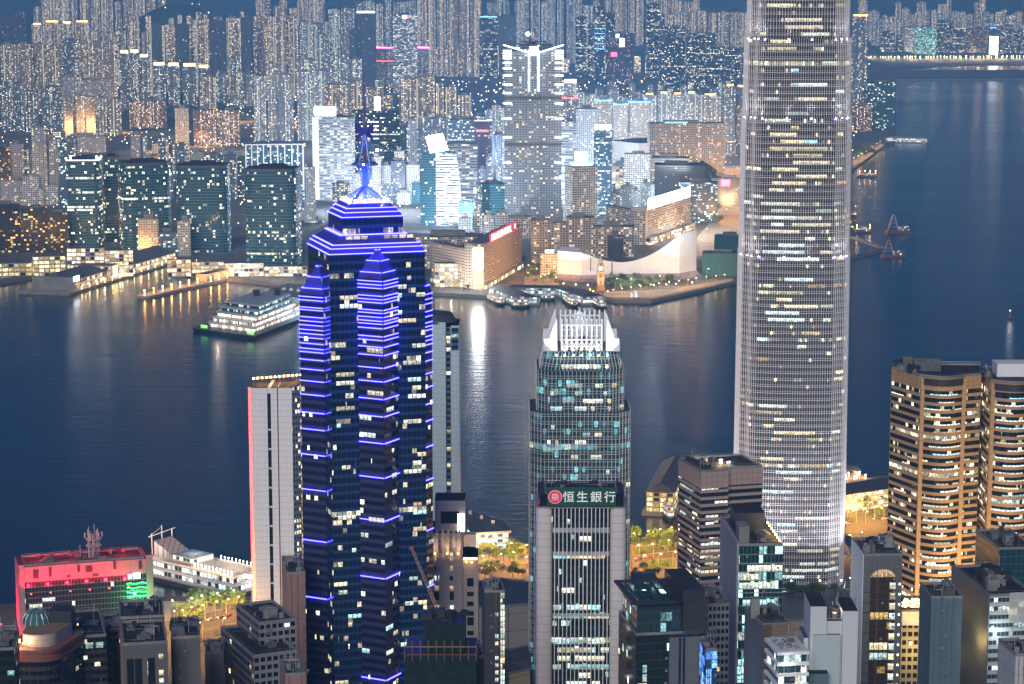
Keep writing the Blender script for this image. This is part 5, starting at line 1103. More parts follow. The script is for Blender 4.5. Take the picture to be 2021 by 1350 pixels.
# art deco tower
def deco():
    Y = 1120.; root = None; st = panels('deco_stone', (.44, .37, .31), .7, .03, 1, 1, .05, .6); x = lambda p, dy=0: XY(p, 1000, Y+dy)
    zt = zat(1052, Y); A, B = x(846), x(912); c = cen([A, B])+Vector((0, 12)); root = thing('art_deco_tower', 'beige stepped art deco tower with glowing crown ledges', 'office tower', (c.x, c.y, 4))
    MB().prism([A, B, B+Vector((0, 26)), A+Vector((0, 26))], 4, zt, 1.8, 2.2, 0, 1).build('wall', [st, M['roofdark']], root)
    C, D_ = x(912, 3), x(943, 3); z2 = zat(1106, Y); MB().prism([C, D_, D_+Vector((0, 22)), C+Vector((0, 22))], 4, z2, 1.8, 2.2, 0, 1).build('wing_wall', [st, M['roofdark']], root)
    E1, F1 = x(858, 4), x(918, 4); z3 = zat(992, Y); MB().prism([E1, F1, F1+Vector((0, 18)), E1+Vector((0, 18))], zt, z3, 1.8, 2.2, 0, 1).build('upper_wall', [st, M['roofdark']], root)
    for k in range(6): p = A+(B-A)*(k+.5)/6; MB().box((p.x, p.y-.3, zt-26), (1.0, 1.2, 29-(k % 2)*1.5)).build('pilaster', st, root)
    for u in (.3, .5, .7): p = E1+(F1-E1)*u; MB().box((p.x, p.y-.1, zt+4), (3.2, .5, 6)).build('dark_opening', M['black'], root)
    ws = [(A+(B-A)*.62, A+(B-A)*.74), (C+(D_-C)*.3, C+(D_-C)*.72), (A+(B-A)*.16, A+(B-A)*.3)]
    for i, (p, q) in enumerate(ws):
        zz = (z2 if i == 1 else zt)-14; k = 0
        while zz > 20: MB().wall(p-Vector((0, .25)), q-Vector((0, .25)), zz, zz+(2.2 if k % 4 else 4.2), .3).build('window', LW['warm'] if (k*7+i*3) % 5 < 3 and i != 1 else M['black'], root); zz -= 5.0; k += 1
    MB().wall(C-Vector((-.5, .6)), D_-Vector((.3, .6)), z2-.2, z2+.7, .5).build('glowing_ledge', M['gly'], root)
    for zz in (z2+6, z2+12): p = D_-Vector((4, -4)); MB().box((p.x, p.y, z2), (6, 6, zz-z2)).build('corner_turret', st, root)
    for p, en in ((A+Vector((3, -2)), 2600), (A+Vector((9, -2)), 2600), (B+Vector((-2, -2)), 2600), (D_+Vector((-3, -3)), 4000), (C+Vector((2, -2)), 2500)): spot(root, (p.x, p.y, (z2 if p.x > B.x+.5 else zt-9)), (p.x, p.y+2, zt+10), en, (1, .72, .45), 110, .3, 'lampy', r=.3)
    p = F1+Vector((-2, -1)); MB().box((p.x, p.y, zt), (3.4, 1, 9)).build('lit_fin', M['glw'], root)
deco()
r_, p_, z_, e1, e2 = nb('narrow_dark_tower', 'narrow dark tower with a column of lit stair windows and glazed edge', 956, 1170, 960, 40, 18, 4, darkc, rk=(17, 4, 3))
litwins(r_, [p_[0]+e1*4.4, p_[0]+e1*6], 4, z_-8, 1.6, 3.2, 30, 5, ['cream', 'warm'], .25, .75, (1, 1)); litwins(r_, [p_[1]-e1*1.9, p_[1]], 4, z_, 1.0, 2.6, 60, 6, ['cool', 'cream'], .05, .95, (1, 2))
nb('low_grey_block', 'low grey block with parapet wall left of the cream bank tower', 905, 1300, 830, 50, 20, 5, darkc, rk=(18, 6, 3), lw=[('f', 4, 3, ['teal', 'gold'], (1, 1))])
# netted building site with crane
def site():
    Y = 800.; zt = zat(1272, Y); net = plain('green_netting', (.006, .018, .019), .9, var=.5, vs=.3); A, B = XY(798, 1272, Y), XY(940, 1272, Y); c = cen([A, B])+Vector((0, 10))
    root = thing('building_site', 'unfinished dark tower wrapped in green netting at the bottom centre', 'building site', (c.x, c.y, 4))
    MB().prism([A, B, B+Vector((0, 22)), A+Vector((0, 22))], 4, zt-4, 3, 3, 0, 1).build('net_wall', [net, M['dark']], root)
    C, D_ = XY(838, 1232, Y+4), XY(918, 1232, Y+4); z2 = zat(1232, Y+4); MB().prism([C, D_, D_+Vector((0, 16)), C+Vector((0, 16))], zt-4, z2, 3, 3, 0, 1).build('core_wall', [net, M['dark']], root)
    for k in range(10): p = A+(B-A)*(k/9); MB().tube((p.x, p.y, zt-6), (p.x, p.y, zt+1.5), .12, n=4).build('scaffold_pole', M['timber'], root)
    for z in (zt-3.9, zt-1): MB().wall(A-Vector((0, .2)), B-Vector((0, .2)), z, z+.35, .3).build('timber_rail', plain('formwork', (.16, .06, .03), .8) if z < zt-2 else M['timber'], root)
    b = MB(); rr = random.Random(5)
    for k in range(8): p = C+(D_-C)*rr.random()+Vector((0, rr.uniform(1, 14))); MB().box((p.x, p.y, z2), (rr.uniform(1, 4), rr.uniform(1, 3), rr.uniform(.8, 2.5)), rr.random()).build('site_gear', M['dark'], root)
    litwins(root, [A, B], 4, zt-8, 3, 3, 3, 4, ['teal'], .3, .8, (1, 1))
    q0, q1 = XY(846, 1190, Y+14), XY(812, 1082, Y+14); za, zb = zat(1190, Y+14), zat(1082, Y+14)
    t = thing('tower_crane', 'slim lattice crane jib with red tip in front of the blue-lit skyscraper', 'crane', (C.x+4, Y+14, z2)); b = MB(); o = Vector((0, 0, 0)); P, Q = Vector((C.x+4, Y+14, z2+3)), Vector((q1.x, Y+14, zb)); n = 14
    for k in range(3):
        d = Vector((cos(k*2.1), sin(k*2.1), 0))*.7; b.tube(P+d, Q+d*.6, .14, n=4)
    for i in range(n):
        for k in range(3):
            d0, d1 = Vector((cos(k*2.1), sin(k*2.1), 0))*.7, Vector((cos(k*2.1+2.1), sin(k*2.1+2.1), 0))*.7; b.tube(P+(Q-P)*i/n+d0, P+(Q-P)*(i+1)/n+d1, .08, n=4)
    b.build('jib', plain('crane_steel', (.35, .22, .16), .6), t); MB().box((Q.x, Q.y, Q.z-.3), (1.4, .9, .9)).build('red_tip', plain('crane_red', (.5, .03, .03), .5), t); MB().box((P.x+1.5, P.y, z2-3), (3, 3, 6)).build('cab', M['dark'], t)
site()
# ---------------- cluster right of the bank tower
def pergola():
    Y = 905.; r_, p_, z_, e1, e2 = nb('pergola_office', 'dark office with glass rooftop pergola and grey stone right wing', 1255, 1255, Y, 137, 34, 9, facade('dark_mirror_glass', (.03, .032, .035), (.012, .02, .022), .05, .1, .95, .03, cols=COOL, st=1.2, grough=.05), rk=(19, 4, 2), lw=[])
    W = (p_[1]-p_[0]).length; zr = z_+13; a = p_[0]+e1*.5+e2*1; q = [p_[0]+e1*1+e2*3, p_[1]-e1*3+e2*3, p_[2]-e1*3-e2*3, p_[3]+e1*1-e2*3]
    MB().prism(q, z_, zr, 2.4, 4, 0, 1, False).build('pergola_storey', [facade('pergola_glass', (.05, .05, .055), (.02, .05, .055), .08, .1, .92, .25, .3, 0, [(.4, .8, .9)]*5, .5), M['dark']], r_)
    o = [p_[0]-e1*2-e2*1, p_[1]-e1*9-e2*1, p_[2]-e1*9+e2*1, p_[3]-e1*2+e2*1]
    for i in range(4):
        j = (i+1) % 4; d = (o[j]-o[i]).normalized(); nn = Vector((-d.y, d.x)); MB().prism([o[i], o[j], o[j]+nn*2.4, o[i]+nn*2.4], zr+.01*i, zr+.9+.01*i, 3, 3, 0, 0, True, True).build('roof_beam', M['dark'], r_)
    for k in range(1, 6): s = o[0]+(o[1]-o[0])*k/6; MB().prism([s, s+e1*.9, s+e1*.9+e2*35, s+e2*35], zr+.1, zr+.8, 3, 3, 0, 0, True, True).build('pergola_slat', M['dark'], r_)
    MB().prism(scale(q, .93), zr-3, zr-2.7, 3, 3, 0, 0, True, True).build('glass_ceiling', FA['green'], r_); MB().prism([p_[1]-e1*9, p_[1]-e1*0, p_[2], p_[2]-e1*9], z_, zr+5, 3, 3, 0, 1).build('lift_tower', [M['dark'], M['roofdark']], r_)
    s0, s1 = p_[0]+e1*(W*.48), p_[1]; MB().prism([s0-e2*1.2, s1-e2*1.2, s1+e2*2, s0+e2*2], 4, z_-1, 2.4, 2.4, 0, 1).build('stone_wing', [greyp, M['roofdark']], r_)
    for u, w_ in ((.26, .07), (.38, .06)): c0 = s0+(s1-s0)*u-e2*1.4; MB().wall(c0, c0+e1*(W*.52*w_), 4, z_-1.2, .3).build('dark_slot', M['black'], r_)
    for u in (.27, .39): c0 = s0+(s1-s0)*u-e2*1.45; litwins(r_, [c0, c0+e1*1.7], 4, z_-22, 1.7, 5.4, 9, int(u*100), ['gold'], .3, .55, (1, 1))
    c0 = s0+(s1-s0)*.72-e2*1.25; litwins(r_, [c0, c0+e1*2], 4, z_-20, 2, 5.4, 6, 5, ['gold'], .3, .5, (1, 1))
    litwins(r_, [p_[0]+e1*.6, s0-e1*.6], 4, z_-12, 2.2, 3.8, 40, 6, ['teal', 'cream', 'cool'], .08, .92, (1, 4)); litwins(r_, [p_[3], p_[0]], 4, z_-14, 2.4, 3.8, 12, 7, ['cream', 'teal'], .2, .8, (1, 2))
    point(r_, (*(cen(q)), z_+6), 2200, (.5, .9, 1), .6)
pergola()
nb('ribbed_block', 'slim dark-topped block with pale vertical ribs right of the stone wing', 1398, 1196, 960, 42, 30, 6, gridw, rk=(22, 5, 3), flr=3.3, bay=1.7, lw=[('f', 6, 3, ['cool', 'teal'], (1, 3))])
nb('blue_screen_block', 'low block glowing blue beside the pergola office', 1394, 1285, 880, 22, 14, 6, facade('blue_lit_wall', (.05, .1, .2), (.02, .06, .2), .05, .05, .95, .7, cols=[(.1, .3, 1), (.15, .4, 1), (.1, .25, .8), (.3, .5, 1), (.1, .3, .9)], st=1.3), rk=(23, 2, 1))
def tealglass():
    r_, p_, z_, e1, e2 = nb('teal_glass_office', 'narrow teal glass office with rooftop dish and black roof house', 1459, 1078, 985, 87, 52, 3, facade('teal_office_front', (.02, .06, .065), (.01, .04, .045), .1, .06, .94, .35, .5, .12, [(.5, 1, .95), (.7, 1, .95), (.9, 1, .9), (.4, .9, .95), (1, .95, .8)], 1.1, grough=.05, lines=.05, linec=(.3, .36, .36)), rk=(24, 6, 3), flr=3.9, bay=1.7)
    litwins(r_, [p_[0], p_[1]], 4, z_-4, 1.7, 3.9, 34, 9, ['teal', 'teal', 'cool'], .1, .8, (4, 10)); MB().wall(p_[3]-e1*1, p_[0]-e1*1, 4, z_+1.5, .9).build('stone_flank', panels('pale_flank', (.30, .31, .32), .6, .04, .6, .6), r_)
    for k in range(6): z = z_-8-k*13; MB().wall(p_[0]-e2*.5, p_[1]-e2*.5+e1*.4, z, z+.35, .4).build('light_shelf', M['steel'], r_)
    a = p_[0]+e1*2+e2*24; MB().prism([a, a+e1*13, a+e1*13+e2*18, a+e2*18], z_, z_+9, 3, 3, 0, 1).build('roof_house', [M['dark'], M['roofdark']], r_); MB().box((*(p_[0]+e1*2.6+e2*8), z_), (4.5, 10, 8), R(3)).build('lift_house', M['conc'], r_)
    dish(r_, Vector((*(p_[0]+e1*9.5+e2*7), z_)), 2.9)
    for k in range(7): q = p_[1]-e1*1+e2*(3+k*5.5); MB().ball((q.x, q.y, z_+1.6), .4).build('roof_lamp', M['lampy'], r_)
    point(r_, (*(p_[1]-e1*3+e2*14), z_+4), 1500, (1, .7, .35), .4)
def dish(root, p, r):
    b = MB(); d = Vector((.35, -.35, .85)).normalized(); x = d.orthogonal().normalized(); y = d.cross(x); c = p+Vector((0, 0, r*1.25)); n = 16
    for j in range(4):
        for i in range(n):
            P = lambda i, j: c+(x*cos(2*pi*i/n)+y*sin(2*pi*i/n))*r*j/4+d*(j/4)**2*r*.35
            b.face([P(i, j), P(i+1, j), P(i+1, j+1), P(i, j+1)] if j else [P(i, 0), P(i, 1), P(i+1, 1)])
    b.tube(p, c, r*.14); b.tube(c, c+d*r*.8, r*.04, n=4); b.build('satellite_dish', M['plant'], root)
tealglass()
r_, p_, z_, e1, e2 = nb('brown_top_tower', 'slim grey tower with brown slatted top and black satellite dish', 1505, 1236, 880, 55, 26, 10, panels('grey_render', (.15, .145, .14), .8, .02, .3, .4), rk=(26, 4, 2.5))
MB().wall(p_[0]-e2*.4, p_[1]-e2*.4, z_-18, z_+.6, .35).build('brown_slats', panels('slats', (.20, .15, .11), .7, .2, .2, 3, .1, .4), r_); dish(r_, Vector((*(cen(p_)+e1*2), z_)), 2.6); MB().box((*(cen(p_)-e1*5), z_), (3.5, 4, 8)).build('lift_house', M['conc'], r_)
litwins(r_, [p_[0]+e1*1.5, p_[0]+e1*4], 4, z_-26, 2.4, 4, 8, 3, ['cool'], .4, .5, (1, 1))
def whiteterr():
    r_, p_, z_, e1, e2 = nb('white_terrace_block', 'small white block with glazed storeys and roof garden', 1537, 1292, 845, 56, 18, 8, facade('terrace_glass', (.75, .75, .74), (.03, .06, .07), .04, .3, .98, .35, .4, 0, COOL, 1.4, wrough=.4), rk=(27, 2, 1), flr=4.2, bay=2.2, parapet='white')
    for k in range(5): z = z_-k*4.2; MB().prism(offset(p_, .8), z-.1, z+1.1, 3, 3, 0, 0, True, True).build('white_slab', M['white'], r_)
    rr = random.Random(8); b = MB()
    for k in range(60): q = p_[0]+e1*rr.uniform(1, 9)+e2*rr.uniform(2, 16); leafball(b, (q.x, q.y, z_+1.6), .9, rr, 6)
    b.build('roof_planting', M['leaf'], r_); point(r_, (*(p_[0]+e1*3-e2*2), z_-3), 500, (.9, 1, 1), .3)
def leafball(b, c, r, rr, n):
    c = Vector(c)
    for _ in range(n):
        d = Vector((rr.gauss(0, 1), rr.gauss(0, 1), rr.gauss(0, 1))).normalized(); p = c+d*r*rr.random()**.4; x = d.orthogonal().normalized()*r*.3; y = d.cross(x)
        x, y = x*cos(rr.random()*6)+y*sin(rr.random()*6), y; b.face([p-x, p-y*.6, p+x, p+y*.6])
whiteterr()
def whiteslab():
    Y = 862.; x = lambda p, dy=0: XY(p, 1200, Y+dy); wh = panels('white_render', (.60, .63, .63), .7, .01, .35, .2, .06, .85); root = None
    A, B = x(1600), x(1693); c = cen([A, B])+Vector((0, 10)); root = thing('white_slab_tower', 'windowless white tower with notched top and recessed face', 'office tower', (c.x, c.y, 4))
    for a, e, yt, dy, nm in ((1600, 1632, 1197, 0, 'left_wall'), (1632, 1664, 1228, 1.6, 'recessed_wall'), (1664, 1694, 1206, 0, 'right_wall')):
        p, q = x(a, dy), x(e, dy); MB().prism([p, q, q+Vector((0, 20)), p+Vector((0, 20))], 4, zat(yt, Y), 3, 3, 0, 1).build(nm, [wh, M['roofdark']], root)
    p, q = x(1606, -.9), x(1660, -.9); z = zat(1252, Y); MB().prism([p, q, q+Vector((0, 2)), p+Vector((0, 2))], 4, z, 3, 3, 0, 1, True, False).build('splayed_face', [panels('shade_render', (.45, .52, .55), .7, .01, .35, .2, .06, .85), M['conc']], root)
    roofkit(root, [x(1634, 4), x(1662, 4), x(1662, 18), x(1634, 18)], zat(1228, Y), 29, 6, 3, .4); b = MB()
    for k in range(6): p = x(1668+k*4, 6); b.tube((p.x, p.y, zat(1206, Y)), (p.x, p.y, zat(1206, Y)+3.5), .1, n=4)
    b.build('roof_rail', M['dark'], root); point(root, (*x(1648, 5), zat(1228, Y)+4), 500, (1, .8, .6), .3)
    p, q = x(1588, 6), x(1603, 6); MB().prism([p, q, q+Vector((0, 16)), p+Vector((0, 16))], 4, zat(1268, Y), 3, 3, 0, 1).build('side_wing', [wh, M['tile']], root)
    p, q = x(1598, -6), x(1638, -6); MB().prism([p, q, q+Vector((0, 5)), p+Vector((0, 5))], 4, zat(1330, Y-6), 3, 3, 0, 1).build('low_wing', [bluec, M['roofdark']], root)
whiteslab()
def atrium():
    r_, p_, z_, e1, e2 = nb('atrium_tower', 'grey stone tower with arched brown glass front and column of lit windows', 1705, 1098, 950, 77, 28, 2, greyp, rk=(33, 9, 5), bay=1.8, flr=1.9, lw=[])
    W = (p_[1]-p_[0]).length; a, e = p_[0]+e1*(W*.18)-e2*.25, p_[0]+e1*(W*.84)-e2*.25; zt = z_-9
    br = facade('brown_atrium_glass', (.06, .045, .03), (.05, .03, .018), .08, .06, .94, .12, .3, .06, GOLD, .7, grough=.06)
    MB().wall(a, e, 4, zt, .4).build('atrium_glass', br, r_); m = MB(); n = 12; pts = [a+(e-a)*i/n for i in range(n+1)]; hh = [zt+3.4*sin(pi*i/n)**.6 for i in range(n+1)]
    for i in range(n): m.face([(*pts[i], zt), (*pts[i+1], zt), (*pts[i+1], hh[i+1]), (*pts[i], hh[i])], [(i, 0), (i+1, 0), (i+1, 1), (i, 1)])
    m.build('atrium_arch', LW['warm'], r_); z = zt-5; k = 0
    while z > 20:
        c0 = a+(e-a)*.76-e2*.3; MB().wall(c0, c0+e1*2.6, z, z+2.6, .3).build('lit_window', LW['cream'], r_); MB().wall(c0-e1*.2-e2*.01, c0+e1*2.8-e2*.01, z-.35, z-.1, .3).build('sill', M['steel'], r_)
        c1 = p_[1]-e1*1.3-e2*.2; MB().wall(c1, c1+e1*.7, z+1.5, z+2.3, .3).build('small_window', M['glw'], r_)
        MB().wall(p_[0]-e2*.3, a-e2*.05, z-1.6, z-1.4, .2).build('joint_line', M['dark'], r_)
        if k in (3, 6, 7): litwins(r_, [a-e2*.3, a+(e-a)*.72-e2*.3], z-.4, z+3.6, 1.8, 4, 1, k, ['gold' if k != 7 else 'cool'], .1, .85, (5, 5))
        z -= 4.4; k += 1
    MB().wall(p_[3]-e1*.3, p_[0]-e1*.3, 4, z_+.8, .25).build('pale_flank', M['white'], r_); point(r_, (*(p_[0]+e1*9-e2*(-9)), z_+5), 700, (.5, .8, 1), .3); spot(r_, (*(p_[0]-e1*5+e2*2), 30), (*(p_[0]+e2*8), 120), 3e4, (.9, .95, 1), 60, .4)
atrium()
def goldbank():
    Y = 985.; r_, p_, z_, e1, e2 = nb('gold_sign_bank', 'cream gridded block lit yellow under glowing orange rooftop characters', 1780, 1212, Y, 58, 26, 1, facade('cream_grid', (.55, .47, .30), (.02, .018, .014), .3, .3, .85, .04, cols=GOLD, st=1.2), rk=(35, 4, 2), flr=3.7, bay=2.5)
    MB().wall(p_[0]-e2*.5, p_[1]-e2*.5, z_-5, z_+1.2, .45).build('plain_fascia', M['white'], r_); fr = MB()
    for z in (z_+1.6, z_+3.2): fr.wall(p_[0]-e2*.3, p_[1]+e1*4-e2*.3, z, z+.25, .3)
    fr.build('sign_frame', plain('sign_steel', (.3, .22, .08), .5), r_)
    W = (p_[1]-p_[0]).length; ob = glow('orange_sign', (1, .55, .18), 7)
    for i, ch in enumerate('永隆銀行'): text('sign_letter', ch, 4.2, (*(p_[0]+e1*(W*(.14+.31*i))-e2*.5), 0), z_+3.6, 0, ob, r_, .15, .12)
    point(r_, (*(p_[0]+e1*6-e2*6), z_+3), 3500, (1, .65, .2), .5); point(r_, (*(p_[0]+e1*6-e2*9), z_-16), 3500, (1, .7, .25), .5)
goldbank()
r_, p_, z_, e1, e2 = nb('blue_grey_slab', 'windowless blue-grey concrete slab right of the glowing orange characters', 1838, 1182, 905, 62, 22, 2, bluec, rk=(37, 7, 3))
for u in (.12, .3, .33, .36, .7): a = p_[0]+e1*((p_[1]-p_[0]).length*u)-e2*.5; MB().wall(a, a+e1*.5, 4, z_+.6, .5).build('concrete_rib', bluec, r_)
def rightblock():
    r_, p_, z_, e1, e2 = nb('silver_block', 'silver glass block with dark flank and cluttered roof at the right edge', 1954, 1178, 900, 90, 46, 8, facade('silver_bands', (.45, .47, .47), (.03, .05, .055), .04, .35, .85, .2, .5, .05, COOL, 1.1, wrough=.35, lines=.04, linec=(.6, .6, .6)), rk=(39, 12, 5), flr=3.5, bay=1.6, lw=[('f', 12, 4, ['cool', 'teal'], (2, 7))])
    MB().wall(p_[3]-e1*.5, p_[0]-e1*.5, 4, z_+1, .4).build('grey_flank', panels('flank_grey', (.13, .145, .15), .5, .03, .5, .5), r_); a = p_[0]+e1*8-e2*.4; MB().wall(a, a+e1*14, z_-11, z_+1.4, .4).build('glazed_box', facade('glass_block', (.5, .5, .48), (.4, .42, .38), .15, .1, .9, .3, cols=CREAM, st=.6), r_); dish(r_, Vector((*(cen(p_)-e1*2), z_)), 2.6)
    point(r_, (*(p_[0]+e1*3-e2*4), z_-14), 1600, (.8, .95, 1), .4); point(r_, (*(p_[0]-e1*5+e2*8), z_-20), 3000, (1, .65, .25), .5)
rightblock()
nb('dark_blue_block', 'dark blue glass block above the silver glass block', 1972, 1085, 1060, 70, 36, 6, facade('navy_glass', (.03, .07, .09), (.012, .05, .065), .08, .1, .92, .02, cols=COOL, st=1, grough=.08, lines=.05, linec=(.05, .12, .14)), rk=(41, 7, 5), lw=[('f', 3, 4, ['teal'], (1, 3))])
nb('corner_white_wall', 'pale wall block cut by the bottom right corner', 2004, 1296, 820, 40, 20, 6, panels('pale_corner', (.5, .5, .5), .7, .02, .4, .4), rk=(43, 2, 1))
# ------------------------------------------------------------------ far waterfront landmarks
def wx(px, py, z=4.0): return Vector(G(px, py, z)[:2])
def zpx(py, P): return zat(py, P.y)
def starhouse():
    A, K, B = wx(852, 556), wx(955, 572), wx(1030, 528)     # left end, near corner, far right end
    zt = zpx(488, K); b1 = Vector((K.x, K.y)); A2 = A+Vector((0, 22))
    root = thing('sign_block', 'long cream gridded block with tall white screen and red rooftop sign', 'office block', (K.x, K.y, 4))
    cg = facade('cream_window_grid', (.52, .43, .36), (.03, .03, .035), .4, .3, .72, .05, cols=WARM, st=1.4)
    e = (B-K).normalized(); nn = Vector((-e.y, e.x))
    MB().prism([K, B, B+nn*24, K+nn*24], 10, zt+4, 4.2, 3.6, 0, 1).build('wall', [cg, M['tile']], root); L = (A-K); 
    MB().prism([A+Vector((0, 2)), K-Vector((13, 0)), K+Vector((-13, 30)), A+Vector((0, 34))], 10, zt-4, 4.2, 3.6, 0, 1).build('wing_wall', [cg, M['tile']], root)
    MB().prism([K-Vector((14, .5)), K-Vector((0, .5)), K+nn*8, K+Vector((-14, 12))], 10, zt+1, 3, 3, 0, 1).build('corner_wall', [panels('cream_corner', (.5, .42, .34), .7, .02, .5, .5), M['tile']], root)
    MB().wall(K-Vector((13, 1.2)), K-Vector((1.4, 1.2)), zt-27, zt-1, .6).build('white_screen', M['sgnw'], root)
    LL = (B-K).length; sp = K+e*LL*.13-nn*.6; sq = K+e*LL*.84-nn*.6; bd = MB().wall(sp, sq, zt+1.5, zt+13.5, .5).build('sign_board', plain('sign_board_red', (.35, .03, .05), .5, 0, (.8, .03, .09), .55, .05), root); bd['_o'] = root['_o']
    m = sp+(sq-sp)*.43-nn*.4; tx = text('sign_letters', 'PRUDENTIAL', 11.5, m, zt+3.2, atan2(e.y, e.x), M['glw'], bd, .15, .12); tx.scale.x = max(.6, (sq-sp).length*.74/max(1, tx.dimensions.x))
    star = MB(); c = sp+(sq-sp)*.92-nn*.5; pts = [(c.x+e.x*r_*cos(a), c.y+e.y*r_*cos(a), zt+7.6+r_*sin(a)) for a, r_ in [(pi/2+k*pi/5, 4.6 if k % 2 == 0 else 2.0) for k in range(10)]]; star.face(list(reversed(pts))).face(pts); star.build('sign_star', M['glw'], bd)
    MB().prism([A+Vector((-2, -3)), K-Vector((3, 3)), K+nn*10, A+Vector((-2, 12))], 4, 10, 7, 6, 0, 1).build('shopfront', [FA['shop'], M['roof']], root); MB().prism([K-nn*2, B-nn*2, B+nn*10, K+nn*10], 4, 9.9, 7, 6, 0, 1).build('shopfront', [FA['shop'], M['roof']], root)
    roofkit(root, [A+Vector((2, 4)), K+Vector((-15, 2)), K+Vector((-15, 26)), A+Vector((2, 30))], zt-3.9, 77, 8, 4, 1)
    point(root, (K.x-40, K.y-14, 12), 2e4, (1, .8, .6), 1); point(root, (K.x+25, K.y-2, 12), 2e4, (1, .62, .3), 1); point(root, (K.x+45, K.y+8, 12), 1.5e4, (1, .55, .2), 1)
starhouse()
bld('white terraced shopping block beside the sea wall, left of the white screen', 858, 915, 520, 566, 'shop', cat='shopping mall', name='shopping_mall', ratio=.5, plant=False)
bld('wide dark flat roofed mall behind the cream gridded block', 800, 955, 468, 530, 'hotel', cat='shopping mall', name='shopping_mall', ratio=.5, roof='tile')
def peninsula():
    Y = 3130.; root = None
    for lab, x0, x1, yt, yb, st, rt in (('cream old hotel wing with bracketed roof left of the tall blue panel', 1180, 1222, 452, 520, 'hotel', .7), ('cream stone hotel front behind the swooping white hall', 1170, 1252, 448, 525, 'hotel', .5), ('rounded grey apartment block with lit balconies', 1048, 1086, 434, 520, 'hotel', .9), ('grey block right of the rounded balcony block', 1088, 1122, 440, 520, 'hotel', .8), ('pale tower block with stepped bay windows', 1118, 1172, 430, 520, 'hotel', .8), ('low pavilion with small lit tented roof', 1067, 1102, 500, 545, 'pale', .6)):
        bld(lab, x0, x1, yt, yb, st, cat='hotel' if 'hotel' in lab else 'apartment block', name='hotel' if 'hotel' in lab else 'apartment_block', ratio=rt, extra=crown('glw', 4, .5) if 'tented' in lab else None)
    bld('dark blue panelled slab rising behind the swooping hall roof', 1200, 1230, 466, 528, 'dim', cat='theatre block', name='theatre_block', ratio=.6)
peninsula()
def whitesign_hotel():
    K = wx(1278, 482); e = (wx(1362, 452)-K).normalized(); nn = Vector((-e.y, e.x)); zt = zpx(415, K); L = (wx(1362, 452)-K).length
    root = thing('bright_sign_hotel', 'white gridded hotel slab carrying the long dazzling white rooftop sign', 'hotel', (K.x, K.y, 4))
    MB().prism([K, K+e*L, K+e*L+nn*22, K+nn*22], 14, zt, 3.8, 3.4, 0, 1).build('wall', [FA['hotelw'], M['roofdark']], root)
    MB().prism([K-e*10, K, K+nn*22, K+nn*22-e*10], 4, zt+4, 3, 3, 0, 1).build('lift_core', [panels('hotel_core', (.55, .52, .5), .6, .02, .4, .4), M['roofdark']], root)
    MB().prism([K-e*10-nn*8, K+e*L-nn*8, K+e*L+nn*30, K+nn*30-e*10], 4, 14, 7, 5, 0, 1).build('shopfront', [FA['shop'], M['roof']], root)
    A = K+e*2-nn*.5; B = K+e*(L-3)-nn*.5; MB().wall(A, B, zt+1, zt+16, .8).build('rooftop_sign', M['sgnw'], root)
    w_ = wx(1195, 470); MB().prism([w_, K-e*12, K-e*12+nn*20, w_+Vector((0, 24))], 4, zpx(405, w_), 3.8, 3.4, 0, 1).build('wing_wall', [FA['hotelw'], M['roofdark']], root)
    for k in range(3): p = K+e*(L*k/2)-nn*14; point(root, (p.x, p.y, 16), 2.5e4, (1, .93, .85), 1)
whitesign_hotel()
